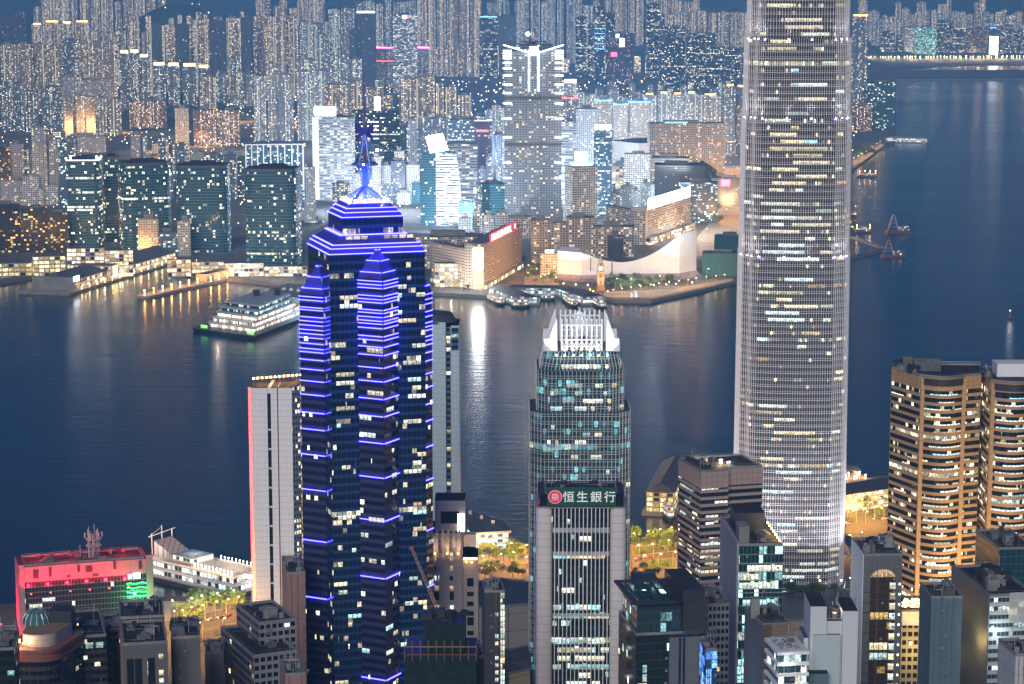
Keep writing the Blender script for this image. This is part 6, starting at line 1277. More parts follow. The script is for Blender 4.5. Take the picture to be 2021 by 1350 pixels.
def cultural():
    L, C, Rr, E = wx(1100, 553), wx(1148, 556), wx(1340, 552), wx(1374, 546); z0 = 12
    prof = lambda t: (zt_l+(zt_m-zt_l)*sin(min(1, t/.42)*pi/2) if t < .42 else zt_m+(zt_r-zt_m)*((t-.42)/.58)**1.9)
    zt_l, zt_m, zt_r = zpx(499, C), zpx(520, C), zpx(463, Rr); ti = plain('pale_hall_tiles', (.74, .73, .72), .55, var=.05)
    root = thing('swooping_hall', 'windowless white hall with swooping curved roof on the waterfront', 'concert hall', ((C.x+Rr.x)/2, C.y, 4)); dp = 46
    n = 36; pts = [C+(Rr-C)*i/n for i in range(n+1)]; pts = [p+Vector((0, 5*sin(pi*i/n))) for i, p in enumerate(pts)]; m = MB(); rf = MB()
    for i in range(n):
        a, e = pts[i], pts[i+1]; za, ze = prof(i/n), prof((i+1)/n); m.face([(*a, z0), (*e, z0), (*e, ze), (*a, za)], [(i, 0), (i+1, 0), (i+1, 10), (i, 10)])
        if .70 < (i+.5)/n or True: rf.face([(*a, za), (*e, ze), (e.x, e.y+dp, max(zt_m-1, ze-(ze-zt_m)*.9)), (a.x, a.y+dp, max(zt_m-1, za-(za-zt_m)*.9))])
    m.build('front_wall', ti, root); rf.build('curved_roof', M['tile'], root)
    m = MB(); m.face([(*L, z0), (*C, z0), (*C, zt_l), (L.x, L.y, zt_l+1)]); m.face([(*L, z0), (L.x, L.y, zt_l+1), (L.x+6, L.y+dp, zt_l+1), (L.x+6, L.y+dp, z0)]); m.face([(L.x, L.y, zt_l+1), (*C, zt_l), (C.x, C.y+dp, zt_l), (L.x+6, L.y+dp, zt_l+1)]); m.face([(C.x, C.y+.1, zt_l), (C.x, C.y+.1, zt_m-4), (C.x, C.y+dp, zt_m-4), (C.x, C.y+dp, zt_l)]); m.build('left_wall', ti, root)
    m = MB(); m.face([(*Rr, z0), (*E, z0), (E.x, E.y, zt_r+3), (*Rr, zt_r)]); m.face([(*E, z0), (E.x-4, E.y+30, z0), (E.x-4, E.y+30, zt_r), (E.x, E.y, zt_r+3)]); m.face([(*Rr, zt_r), (E.x, E.y, zt_r+3), (E.x-4, E.y+30, zt_r), (Rr.x, Rr.y+30, zt_r-6)]); m.build('right_wall', ti, root)
    # sloping colonnade at the foot
    for P, Q, nm in ((L, C, 'colonnade'), (C, Rr, 'colonnade'), (Rr, E, 'colonnade')):
        d = (Q-P); nn = Vector((d.y, -d.x)).normalized()*9; m = MB(); k = max(4, int(d.length/4))
        m.face([(*P, z0+.1), (P.x, P.y+.5, 4), (Q.x, Q.y+.5, 4), (*Q, z0+.1)][::-1])
        for i in range(k+1): p = P+d*i/k; m.tube((p.x, p.y, z0), (p.x+nn.x, p.y+nn.y, 4), .5, n=4)
        m.face([(*P, z0+.3), (*Q, z0+.3), (*(Q+nn*.45), 8.2), (*(P+nn*.45), 8.2)][::-1]); m.build(nm, [plain('colonnade_tile', (.34, .28, .3), .6)], root)
    p = wx(1195, 555); MB().box((C.x+(Rr.x-C.x)*.31, pts[11].y-.3, z0), (1.2, .5, 30)).build('slot_window', M['black'], root); MB().box((C.x+(Rr.x-C.x)*.09, C.y+.7, z0+5), (1, .5, 17)).build('slot_window', M['black'], root)
    fl = [(1112, 564, 8e4, (.9, 1, .95)), (1136, 566, 7e4, (1, .95, .9)), (1160, 567, 7e4, (1, .82, .72)), (1185, 567, 4e4, (1, .85, .7)), (1225, 568, 5e4, (.95, .95, 1)), (1262, 567, 6e4, (.95, .98, 1)), (1290, 567, 7e4, (.9, .95, 1)), (1315, 566, 8e4, (1, .97, .88)), (1334, 565, 9e4, (.85, .92, 1)), (1366, 562, 9e4, (.9, 1, .95))]
    for px, py, en, co_ in fl: p = wx(px, py); q = p+Vector((0, 18)); spot(root, (p.x, p.y, 8), (q.x, q.y, 46), en*2.2, co_, 85, .5, 'lampw', r=.6)
cultural()
def clock():
    P = wx(1185, 574); st = panels('red_brick_stone', (.42, .26, .16), .7, .06, 1, 1); s = 7.6; root = thing('clock_tower', 'tall brick clock tower with stone cupola lit gold on the promenade', 'clock tower', (P.x, P.y, 4)); zt = zpx(512, P); sq = lambda k: rect(P.x, P.y, s*k, s*k, .15)
    MB().prism(sq(1.25), 4, 9, 2, 2, 0, 0).build('plinth', st, root); MB().prism(sq(1), 9, zt-16, 2, 2, 0, 0, True, False).build('shaft', st, root); cs = plain('cream_stone', (.55, .48, .36), .7)
    MB().prism(sq(1.18), zt-16, zt-14.8, 2, 2, 0, 0, True, True).build('cornice', cs, root); MB().prism(sq(.98), zt-14.8, zt-7, 2, 2).build('clock_stage', cs, root); MB().prism(sq(1.12), zt-7, zt-6, 2, 2, 0, 0, True, True).build('cornice', cs, root)
    MB().prism(circle(P.x, P.y, s*.36, n=8), zt-6, zt-1, 2, 2).build('belfry', cs, root); MB().prism(circle(P.x, P.y, s*.4, n=10), zt-1, zt+3, 2, 2, 0, 0, True, False, circle(P.x, P.y, s*.1, n=10)).build('cupola', cs, root); MB().tube((P.x, P.y, zt+3), (P.x, P.y, zt+9), .2, n=4).build('finial', M['steel'], root)
    f = MB(); c = Vector((P.x, P.y-s*.56, zt-10.8)); f.face([c+Vector((2.2*cos(a*pi/8), 0, 2.2*sin(a*pi/8))) for a in range(16)]); f.build('clock_face', M['glw'], root)
    for z in (14, 21, 28, 35): MB().box((P.x+.4, P.y-s*.53, z), (1.5, .4, 3.2)).build('window', M['black'], root)
    for dx, dy in ((-9, -10), (8, -11), (-12, 4)): spot(root, (P.x+dx, P.y+dy, 6), (P.x, P.y, 36), 4.5e4, (1, .68, .32), 70, .4, 'lampy', r=.5)
clock()
def gable(b, poly, z0, z1, zr, m0=0, m1=1):
    """walls with a hipped roof"""
    b.prism(poly, z0, z1, 5, 4, m0, m1, False); c0, c1 = (poly[0]+poly[3])/2, (poly[1]+poly[2])/2; d = (c1-c0).normalized()*min(6, (c1-c0).length*.15); c0, c1 = c0+d, c1-d; P = lambda p, z: (p.x, p.y, z)
    q = offset(poly, 1.2); b.face([P(q[0], z1), P(q[1], z1), P(c1, zr), P(c0, zr)], None, m1).face([P(q[2], z1), P(q[3], z1), P(c0, zr), P(c1, zr)], None, m1).face([P(q[1], z1), P(q[2], z1), P(c1, zr)], None, m1).face([P(q[3], z1), P(q[0], z1), P(c0, zr)], None, m1)
    return b
def strip_poly(A, B, w_): d = (B-A).normalized(); n_ = Vector((-d.y, d.x))*w_/2; return [A-n_, B-n_, B+n_, A+n_]
def pier(name, label, A, B, w_, h, roofz, wall=None, deck=2.5, roof='tile', cat='pier', margin=3):
    p = strip_poly(A, B, w_); c = cen(p); root = thing(name, label, cat, (c.x, c.y, 0)); area = 1
    if (p[1]-p[0]).x*(p[2]-p[1]).y-(p[1]-p[0]).y*(p[2]-p[1]).x < 0: p = [p[1], p[0], p[3], p[2]]
    MB().prism(offset(p, margin), -2, deck, 6, 4, 0, 1).build('deck', [M['stone'], M['paving']], root)
    g = MB(); gable(g, p, deck, deck+h, roofz); g.build('shed', [FA[wall or 'shop'], M[roof]], root); return root, p
pf = facade('pier_windows', (.5, .5, .5), (.03, .06, .07), .2, .3, .8, .75, cols=[(.7, 1, 1), (.8, 1, .95), (1, .95, .85), (.6, .9, 1), (1, .85, .6)], st=1.5); FA['pier'] = pf
pier('ferry_pier', 'low ferry pier with dark hipped roof beside the cream gridded block', wx(985, 583, 0), wx(1040, 604, 0), 26, 8, 15, 'pier'); pier('ferry_pier', 'long lit ferry concourse along the sea wall joining two piers', wx(1000, 582, 0), wx(1112, 584, 0), 14, 8, 13, 'pier', margin=2)
pier('ferry_pier', 'low ferry pier with dark hipped roof nearest the clock tower', wx(1115, 584, 0), wx(1168, 602, 0), 24, 8, 15, 'pier')
def ferry(name, label, A, B, w_, decks, hull, wallm, h=3.2, bow=.25, base=3.0, topm='white', cat='ferry', funnel=True):
    d = (B-A); L = d.length; e = d/L; n_ = Vector((-e.y, e.x)); c = (A+B)/2; root = thing(name, label, cat, (c.x, c.y, 0)); H = []
    for t, k in ((0, .55), (.06, .85), (bow, 1), (1-bow, 1), (.94, .7), (1, .15)): H.append((t, k*w_/2))
    pl = [A+e*L*t-n_*k for t, k in H]+[A+e*L*t+n_*k for t, k in reversed(H)]; MB().prism(scale(pl, .92, c), -1, base, 3, 3, 0, 1, True, False, pl).build('hull', [hull, M['timber']], root)
    z = base
    for i in range(decks):
        k = .92-.1*i; q = scale(pl, k, c); q = [c+e*((p-c).dot(e)*(.92-.06*i))+n_*((p-c).dot(n_)) for p in q]; MB().prism(q, z, z+h, 2.2, h, 0, 1).build('cabin', [wallm, M[topm]], root); MB().prism(offset(q, .7), z+h, z+h+.3, 3, 3, 0, 0, True, True).build('deck_edge', M[topm], root); z += h+.3
    MB().box((*(c+e*L*.1), z), (w_*.35, w_*.35, h*.8), atan2(e.y, e.x)).build('wheelhouse', M['white'], root)
    if funnel: MB().tube((*(c-e*L*.08), z), (*(c-e*L*.08), z+h*1.6), w_*.1, n=8).build('funnel', M['plant'], root)
    MB().tube((*(c+e*L*.2), z), (*(c+e*L*.2), z+h*2), .12, n=4).build('mast', M['steel'], root); return root
dh = plain('green_hull', (.02, .05, .04), .5); wf = facade('ferry_cabin', (.55, .55, .5), (.03, .04, .04), .2, .35, .85, .8, cols=WARM, st=1.8)
ferry('harbour_ferry', 'dark-hulled ferry moored left of the first ferry pier', wx(966, 592, 0), wx(992, 604, 0), 12, 2, dh, wf); ferry('harbour_ferry', 'ferry with glowing lower deck at the end of the first pier', wx(1008, 607, 0), wx(1046, 606, 0), 13, 2, dh, wf)
ferry('harbour_ferry', 'ferry moored between the concourse and the second pier', wx(1116, 592, 0), wx(1136, 608, 0), 12, 2, dh, wf); ferry('harbour_ferry', 'ferry right of the second pier with one bright stern lamp', wx(1172, 598, 0), wx(1192, 611, 0), 12, 2, dh, wf)
ferry('harbour_ferry', 'small lit boat tucked under the ferry concourse', wx(1066, 592, 0), wx(1096, 593, 0), 10, 1, dh, wf, funnel=False)
bld('low dark teal museum block left of the tallest tower beside the hall', 1386, 1462, 500, 545, 'green', cat='museum', name='museum', ratio=.6, mat=panels('teal_netting', (.03, .10, .10), .8, .03, .3, .4), roof='tile')
bld('taller dark teal block behind the low teal museum block', 1410, 1468, 466, 520, 'green', cat='museum', name='museum', ratio=.6, mat=bpy.data.materials['teal_netting'], roof='tile')
def junk():
    P = wx(1250, 594, 0); root = thing('sail_boat', 'small boat with pale lit sails off the promenade', 'boat', (P.x, P.y, 0)); pl = [P+Vector(v) for v in ((-9, -2.4), (7, -2.4), (11, 0), (7, 2.4), (-9, 2.4))]; MB().prism(scale(pl, .8), -.5, 2.4, 2, 2, 0, 1, True, False, pl).build('hull', [M['timber'], M['timber']], root)
    for x, h, w_ in ((-3, 9, 3), (2, 11, 3.4)):
        MB().tube((P.x+x, P.y, 2), (P.x+x, P.y, h+3), .2, n=4).build('mast', M['timber'], root); s = MB(); q = [(P.x+x-.5, P.y-.2, 4), (P.x+x+w_, P.y-.5, 5), (P.x+x+w_*.7, P.y-.5, h), (P.x+x-.5, P.y-.2, h+2)]; s.face(q); s.face([(a, b_+.12, c_) for a, b_, c_ in reversed(q)]); s.build('sail', plain('sail_glow', (.6, .58, .55), .7, 0, (.9, .9, 1), .5, .05), root)  # sails emit faintly, light on the cloth put into the material
junk()
# cruise terminal, finger pier, pontoon
def terminal():
    A, B = wx(112, 572, 2), wx(318, 512, 2); p = strip_poly(A, B, 58); 
    if (p[1]-p[0]).x*(p[2]-p[1]).y-(p[1]-p[0]).y*(p[2]-p[1]).x < 0: p = [p[1], p[0], p[3], p[2]]
    e = (B-A).normalized(); n_ = Vector((-e.y, e.x)); c = cen(p); root = thing('cruise_terminal', 'long cream cruise terminal on its own pier with sloping dark roof and arched windows', 'ferry terminal', (c.x, c.y, 0))
    L = (B-A).length; S = lambda t, o: A+e*L*t+n_*o; MB().prism([S(-.1, -32), S(1, -30), S(1, 34), S(-.1, 36)], -2, 3, 6, 4, 0, 1).build('pier_deck', [M['stone'], M['paving']], root)
    cw = facade('terminal_wall', (.46, .40, .34), (.03, .03, .03), .35, .15, .75, .72, cols=[(1, .8, .5), (1, .9, .65), (1, .75, .4), (1, .85, .6), (1, .95, .8)], st=1.5)
    for t0, t1, h, hr in ((0, .30, 15, 23), (.42, .98, 13, 22)):
        q = [S(t0, -24), S(t1, -24), S(t1, 28), S(t0, 28)]; MB().prism(q, 3, h, 7, 5.5, 0, 1).build('hall', [cw, M['tile']], root); o = offset(q, 1); P = lambda v, z: (v.x, v.y, z); MB().face([P(o[0], h+.1), P(o[1], h+.1), P(S(t1, 4), hr), P(S(t0, 4), hr)]).face([P(S(t0, 4), hr), P(S(t1, 4), hr), P(o[2], h+.1), P(o[3], h+.1)]).face([P(o[3], h), P(o[0], h), P(S(t0, 4), hr)]).face([P(o[1], h), P(o[2], h), P(S(t1, 4), hr)]).build('roof', M['tile'], root)
    q = [S(.30, -26), S(.42, -26), S(.42, 28), S(.30, 28)]; MB().prism(q, 3, 21, 7, 5.5, 0, 1).build('cross_hall', [cw, M['roof']], root); MB().wall(S(.34, -26.6), S(.38, -26.6), 5, 19, .4).build('tall_window', M['gly'], root)
    q = [S(-.02, -26), S(.0, -26), S(.0, 30), S(-.02, 30)]; MB().prism(q, 3, 19, 7, 5.5, 0, 1).build('end_wall', [M['conc'], M['roof']], root); MB().wall(S(-.02, -26.6), S(.03, -26.6), 14, 20, .4).build('rooftop_sign', M['sgnw2'], root)
    for k in range(14): v = S(.02+.07*k, -31); MB().tube((v.x, v.y, 3), (v.x, v.y, 7), .12, n=4).ball((v.x, v.y, 7.3), .5).build('deck_lamp', [M['lampy']], root)
    for k in range(6): v = S(.06+.17*k, -30); point(root, (v.x, v.y, 8), 8e3, (1, .75, .4), .5)
terminal()
def jetty():
    A, B = wx(283, 586, 2), wx(462, 545, 2); e = (B-A).normalized(); n_ = Vector((-e.y, e.x)); L = (B-A).length; c = (A+B)/2; root = thing('jetty', 'flat jetty lit orange by sodium lamps with a shed at its root', 'jetty', (c.x, c.y, 0))
    S = lambda t, o: A+e*L*t+n_*o; MB().prism([S(0, -8), S(1, -9), S(1, 14), S(.03, 12), S(-.03, 5)], -2, 3.2, 6, 4, 0, 1).build('deck', [M['stone'], M['paving']], root); MB().prism([S(.66, -3), S(.96, -3), S(.96, 13), S(.66, 13)], 3.2, 13, 6, 5, 0, 1).build('shed', [panels('jetty_shed', (.4, .33, .28), .7, .03, .5, .5), M['tile']], root); MB().wall(S(.67, -3.4), S(.74, -3.4), 4, 11, .3).build('shed_door', M['dark'], root)
    for k in range(11):
        v = S(.02+.095*k, 1 if k < 7 else -6); MB().tube((v.x, v.y, 3), (v.x, v.y, 9), .14, n=4).ball((v.x, v.y, 9.4), .6).build('jetty_lamp', [M['lampy']], root); point(root, (v.x, v.y, 10.2), 2.2e4, (1, .42, .08), .6)
jetty()
row('the yellow-lit ferry station at the far left', [(-30, 62, 520), (64, 128, 506)], yb=545, style='shopy', noun='hall', cat='ferry station', name='ferry_station', ratio=.5, plant=False)
# big layered harbour vessel
def vessel():
    Q = [wx(378, 655, 0), wx(502, 672, 0), wx(690, 600, 0), wx(560, 588, 0)]; c = cen(Q); root = thing('floating_restaurant', 'large tiered harbour vessel with glowing open decks and green lamps', 'ship', (c.x, c.y, 0))
    if (Q[1]-Q[0]).x*(Q[2]-Q[1]).y-(Q[1]-Q[0]).y*(Q[2]-Q[1]).x < 0: Q.reverse()
    A, B, C, D_ = Q; S = lambda u, v: A+(B-A)*u+(D_-A)*v; MB().prism(scale(Q, .97), -1, 4.5, 4, 4, 0, 1, True, False, Q).build('hull', [plain('navy_hull', (.012, .02, .035), .4), M['tile']], root)
    dk_ = facade('open_deck', (.25, .27, .3), (.05, .04, .04), .05, .12, .85, .92, cols=[(1, .75, .5), (1, .85, .65), (1, .65, .4), (1, .9, .8), (.9, .95, .8)], st=1.9); z = 4.5
    for i in range(5):
        u0, u1, v0, v1 = .16+.015*i, .90-.03*i, .06+.035*i, .62-.02*i; q = [S(u0, v0), S(u1, v0), S(u1, v1), S(u0, v1)]
        MB().prism(scale(q, .95), z, z+4, 2.2, 4, 0, 1).build('deck_hall', [dk_ if i < 3 else FA['bluef'], M['tile']], root); MB().prism(q, z+4, z+4.6, 3, 3, 0, 0, True, True).build('deck_slab', M['grey'], root)
        r_ = MB(); q2 = offset(q, -.3)
        for a in range(4):
            p0, p1 = q2[a], q2[(a+1) % 4]; r_.tube((*p0, z+5.7), (*p1, z+5.7), .12, n=4); k = int((p1-p0).length/4)
            for j in range(k): p = p0+(p1-p0)*j/k; r_.tube((*p, z+4.6), (*p, z+5.7), .12, n=4)
        r_.build('railing', M['white'], root); z += 4.6
    MB().prism([S(.12, .64), S(.92, .64), S(.92, .98), S(.12, .98)], 4.5, 20, 5, 5, 0, 1).build('stern_block', [panels('vessel_stern', (.42, .42, .4), .6, .02, .4, .5), M['conc']], root)
    for u, v in ((.4, .42), (.62, .5)): p = S(u, v); MB().box((*p, z), (6, 6, 6), .4).prism(rect(p.x, p.y, 8, 8, .4), z+6, z+7, 3, 3, 0, 0, True, True).build('funnel_house', M['dark'], root)
    for u, v in ((.12, .02), (.86, .02)): p = S(u, v); MB().wall(p, p+(B-A)*.1, 5.2, 8.4, .5).build('green_lamp_box', glow('green_lamp', (.25, 1, .15), .9), root)
    for k in range(4): p = S(.3+.12*k, .8); MB().tube((*p, 20), (*p, 24+k), .2, n=4).box((*p, 20), (4, 3, 2.4)).build('deck_gear', M['white'], root)
    for p, en in ((S(1.03, .5), 6e4), (S(.5, -.05), 3e4), (S(1.02, .8), 5e4)): point(root, (*p, 14), en, (.55, .9, 1) if p != S(.5, -.05) else (1, .8, .6), .8)
    for v in (.7, .8, .9): p = S(.935, v); MB().box((*p, 14), (.8, 3, 2)).build('stern_lamp', M['glw'], root)
vessel()
def craneship(label, px, py, s, y2):
    P = wx(px, py, 0); root = thing('crane_barge', label, 'barge', (P.x, P.y, 0)); b = MB().prism(rect(P.x, P.y, 36*s, 13*s, .12), -1, 4*s, 3, 3, 0, 1); b.build('hull', [plain('barge_red', (.10, .05, .05), .6), M['plant']], root)
    t = MB(); zt = zpx(y2, P); x = P.x-7*s
    for sx in (-1, 1):
        for sy in (-1, 1): t.tube((x+sx*8*s, P.y+sy*5*s, 4*s), (x+sx*1.5*s, P.y+sy, zt), .55*s, n=4)
    for k in range(1, 4): f = k/4; z = 4*s+(zt-4*s)*f; w_ = 8*s+(1.5-8)*s*f; t.tube((x-w_, P.y-4*s*(1-f), z), (x+w_, P.y-4*s*(1-f), z), .45*s, n=4)
    t.build('crane_frame', plain('crane_pink', (.3, .2, .21), .5), root); MB().box((P.x+9*s, P.y, 4*s), (15*s, 9*s, 6*s), .12).build('cabin', FA['blue'], root); MB().tube((x, P.y, zt), (P.x+12*s, P.y, 10*s), .3*s, n=4).build('stay_cable', M['dark'], root)
    MB().ball((x, P.y, zt+.6), .5*s).build('mast_lamp', glow('mast_red', (1, .1, .1), 1), root)
craneship('moored crane barge with tall A-frame out in the blue water', 1772, 460, 1.0, 425); craneship('dark crane barge with red derrick near the dark jetty', 1762, 508, .9, 475)
def lowship(label, px0, px1, py, lampn):
    A, B = wx(px0, py, 0), wx(px1, py, 0); r_ = ferry('cargo_boat', label, A, B, 14, 1, plain('dark_hull', (.03, .04, .06), .5), FA['blue'], cat='boat')
    for k in range(lampn): p = A+(B-A)*(.15+.75*k/max(1, lampn-1)); MB().tube((*p, 5), (*p, 12), .1, n=4).ball((*p, 12.5), .6).build('deck_lamp', [M['lampy']], r_); point(r_, (*p, 13.5), 6e3, (1, .7, .4), .4)
lowship('dark boat with a row of small lamps below the lit promenade', 1690, 1732, 350, 4); lowship('dim boat right beside the tallest tower in the blue water', 1686, 1720, 460, 2)
b0, p0, z0 = bld('narrow moored white block with a column of orange portholes beside the tallest tower', 1676, 1690, 420, 466, 'orange', cat='ship', name='moored_ship', ratio=1.2)
def finger(nm, lab, A, B, w_, z, mat, cat, lamps=0, col=(1, .6, .3), en=1e4):
    p = strip_poly(A, B, w_)
    if (p[1]-p[0]).x*(p[2]-p[1]).y-(p[1]-p[0]).y*(p[2]-p[1]).x < 0: p = [p[1], p[0], p[3], p[2]]
    c = cen(p); root = thing(nm, lab, cat, (c.x, c.y, 0)); MB().prism(p, -2, z, 6, 4, 0, 1).build('deck', [M['stone'], M[mat]], root)
    b = MB(); n = int((B-A).length/9); q = offset(p, -.6)
    for a in range(4): b.tube((*q[a], z+1.1), (*q[(a+1) % 4], z+1.1), .12, n=4)
    b.build('railing', M['steel'], root); return root
finger('dark_jetty', 'dark V-shaped breakwater arm reaching toward the derrick barge', wx(1660, 515, 1), wx(1752, 492, 1), 7, 2.5, 'tile', 'jetty'); finger('dark_jetty', 'short dark breakwater arm above the longer one', wx(1680, 468, 1), wx(1740, 488, 1), 7, 2.5, 'tile', 'jetty')
r_, p_ = pier('promenade_pier', 'pale-roofed pier at the tip of the far right promenade', wx(1750, 279, 2), wx(1828, 281, 2), 16, 8, 14, 'pier', roof='conc')
P = wx(1993, 630, 0); t = thing('channel_buoy', 'lone lit channel buoy on dark water at the right', 'buoy', (P.x, P.y, 0)); MB().prism(circle(P.x, P.y, 2.4, n=10), -.5, 1.6, 2, 2).build('float', M['dark'], t); MB().tube((P.x, P.y, 1.6), (P.x, P.y, 9), .8, r2=.3).build('cage', plain('buoy_red', (.5, .04, .04), .5), t); MB().ball((P.x, P.y, 10), .9).build('lamp', M['glw'], t); point(t, (P.x, P.y, 12), 3e3, (1, 1, .95), .4)
# far road bridge
def bridge():
    A, B = wx(1700, 122), wx(2300, 120); root = thing('road_bridge', 'long lit road viaduct crossing the far right channel', 'bridge', (A.x, A.y, 0)); p = strip_poly(A, B, 26)
    MB().prism(p, 12, 16, 8, 4, 0, 1, True, True).build('deck', [M['conc'], M['asphalt']], root); d = B-A
    for k in range(40): v = A+d*(k+.5)/40; MB().box((*v, 0), (6, 18, 12)).build('bridge_pier', M['conc'], root)
    brr = random.Random(3)
    for k in range(100): v = A+d*(k+brr.random())/100-Vector((0, 12)); MB().tube((*v, 16), (*v, 25), .4, n=4).ball((*v, 26), brr.uniform(.7, 1.7), n=5).build('bridge_lamp', [M['lampy'] if k % 3 else M['lampw']], root)
    for k in range(9): v = A+d*(k+.3)/14; point(root, (v.x, v.y-30, 30), 4e5, (1, .7, .4), 2)
bridge()
# ------------------------------------------------------------------ home waterfront
def homepiers():
    A, B, C, D_ = wx(936, 1088, 2), wx(1004, 1084, 2), wx(990, 1066, 2), wx(880, 1030, 2); P = [A, B, C, D_]; c = cen(P); root = thing('wedge_pier', 'wedge-shaped dark roofed pier with white lit verandas', 'pier', (c.x, c.y, 0)); z = 15
    MB().prism(offset(P, 2), -2, 2.5, 5, 4, 0, 1).build('deck', [M['stone'], M['paving']], root); MB().prism(P, 2.5, z-1, 4, 4.2, 0, 1).build('wall', [FA['pier'], M['roof']], root); MB().prism(offset(P, 1.5), z-1, z+.4, 4, 4, 0, 1, True, True).build('roof', [M['conc'], M['tile']], root)
    for k in range(3): p = D_+(B-D_)*(.4+.18*k); MB().box((*p, z+.4), (2.2, 2, 2.6)).build('roof_vent', M['grey'], root)
    point(root, (B.x+3, B.y+2, 12), 1e4, (.85, .95, 1), .5); point(root, (A.x+10, A.y-5, 8), 1e4, (.9, 1, .9), .5)
homepiers()
r_, p_ = pier('glazed_pier', 'lit glazed pier with dark hipped roof left of the banded granite tower', wx(1302, 1012, 2), wx(1334, 950, 2), 20, 15, 24, 'shopy')
ferry('harbour_ferry', 'small lit boat moored beside the glazed pier', wx(1310, 1012, 0), wx(1326, 1030, 0), 7, 2, dh, wf)
r_, p_ = pier('long_roofed_pier', 'long blue-roofed pier shed between the tallest tower and granite tower', wx(1640, 1008, 2), wx(1775, 987, 2), 34, 15, 21, 'shop')
def lounge():
    Q = [wx(1662, 980, 3), wx(1718, 975, 3), wx(1700, 962, 3), wx(1662, 958, 3)]; c = cen(Q); root = thing('terrace_pier', 'orange-lit timber terrace with tables at the end of the long roofed pier', 'pier', (c.x, c.y, 0)); MB().prism(Q, -2, 14, 4, 4, 0, 1).build('deck', [FA['shopy'], M['timber']], root)
    for k in range(7): p = Q[0]+(Q[1]-Q[0])*((k+.5)/7)*.9+Vector((0, 4+(k % 3)*6)); MB().tube((*p, 14), (*p, 17), .1, n=4).ball((*p, 17.3), .4).build('terrace_lamp', [M['lampw']], root); 
    for k in range(3): p = Q[0]+(Q[1]-Q[0])*(k+.5)/3+Vector((0, 8)); point(root, (*p, 19), 5e3, (1, .5, .2), .4)
    b = MB(); 
    for k in range(5): p = Q[3]+(Q[2]-Q[3])*(k+.5)/5; b.box((*p, 14), (2.2, 2.2, .8))
    b = None; g = MB(); gable(g, [Q[3]+Vector((2, -6)), Q[2]+Vector((-2, -6)), Q[2]+Vector((-2, 1)), Q[3]+Vector((2, 1))], 14, 17, 20, 0, 1); g.build('bar_pavilion', [FA['shopy'], M['tile']], root)
lounge()
def harbourboat():
    A, B = wx(490, 1168, 2), wx(318, 1128, 2); e = (B-A).normalized(); n_ = Vector((e.y, -e.x)); L = (B-A).length; c = (A+B)/2; root = thing('roof_garden_pier', 'two-storey pier with lit roof garden, masts and slatted pitched roof', 'pier', (c.x, c.y, 0)); S = lambda t, o: A+e*L*t+n_*o
    fix = lambda q: q if (q[1]-q[0]).x*(q[2]-q[1]).y-(q[1]-q[0]).y*(q[2]-q[1]).x > 0 else list(reversed(q))
    q = fix([S(-.02, -16), S(1.03, -15), S(1.03, 15), S(-.02, 16)]); MB().prism(q, -2, 3, 4, 4, 0, 1).build('deck', [M['dark'], M['paving']], root); q = fix([S(0, -13), S(1, -13), S(1, 13), S(0, 13)])
    MB().prism(q, 3, 14, 3.4, 5.5, 0, 1).build('hall', [FA['pier'], M['conc']], root); MB().prism(offset(q, 1), 14, 15, 3, 3, 0, 1, True, True).build('roof_edge', [M['white'], M['paving']], root); MB().prism(offset(q, .7), 8, 8.8, 3, 3, 0, 0, True, True).build('floor_band', M['white'], root)
    MB().prism(fix([S(.5, -9), S(.74, -9), S(.74, 9), S(.5, 9)]), 15, 19, 3.4, 4, 0, 1).build('roof_lounge', [FA['pier'], M['conc']], root)
    a0, a1 = S(.76, -8), S(.97, -8); b0, b1 = S(.76, 8), S(.97, 8); z0, z1 = 15, 25; m = MB(); P = lambda v, z: (v.x, v.y, z); m.face([P(a0, z0+3), P(b0, z0+3), P(b1, z1), P(a1, z1)]).face([P(a1, z1), P(b1, z1), P(b1, z0), P(a1, z0)]).face([P(a0, z0), P(b0, z0), P(b0, z0+3), P(a0, z0+3)]).face([P(b0, z0), P(b1, z0), P(b1, z1), P(b0, z0+3)]).face([P(a1, z0), P(a0, z0), P(a0, z0+3), P(a1, z1)]); m.build('slatted_roof', panels('slatted_roof', (.42, .36, .34), .6, .2, 3, 3), root)
    t = MB()
    for u, o in ((.98, -9), (.98, 0), (.98, 9)): p = S(u, o); t.tube((*p, 14), (*p, 34 if o == 0 else 30), .3, n=4)
    p, r2 = S(.98, -12), S(.98, 12); t.tube((*p, 28), (*r2, 30), .3, n=4); t.tube((*p, 28), (*S(.98, 0), 33), .12, n=4); t.build('mast', M['white'], root)
    for k in range(22): p = S(.03+.042*k if k < 11 else .03+.042*(k-11), -12 if k < 11 else 12); MB().tube((*p, 15), (*p, 17), .08, n=4).ball((*p, 17.3), .34).build('roof_lamp', [M['lampw']], root)
    for u, o, en, col_ in ((.1, 0, 2500, (1, .75, .5)), (.25, 3, 2500, (1, .75, .5)), (.4, -2, 3000, (1, .85, .7)), (.6, 0, 4500, (.6, .85, 1)), (.9, -14, 3000, (1, .85, .8))): p = S(u, o); point(root, (*p, 22), en, col_, .4)
    for u in (.02, .3, .55, .85): p = S(u, 19); point(root, (*p, 7), 3500, (.6, .95, 1) if u < .7 else (1, .9, .4), .4)
    b = MB(); rr = random.Random(2)
    for k in range(16): p = S(rr.uniform(.05, .45), rr.uniform(-9, 9)); b.box((*p, 15), (2, 1.4, .9), rr.random())
    b = None; MB().prism(circle(S(.0, 6).x, S(.0, 6).y, 10, n=20), 12, 14.6, 3, 3, 0, 1).build('round_canopy', [M['sgnw2'], M['white']], root)
harbourboat()
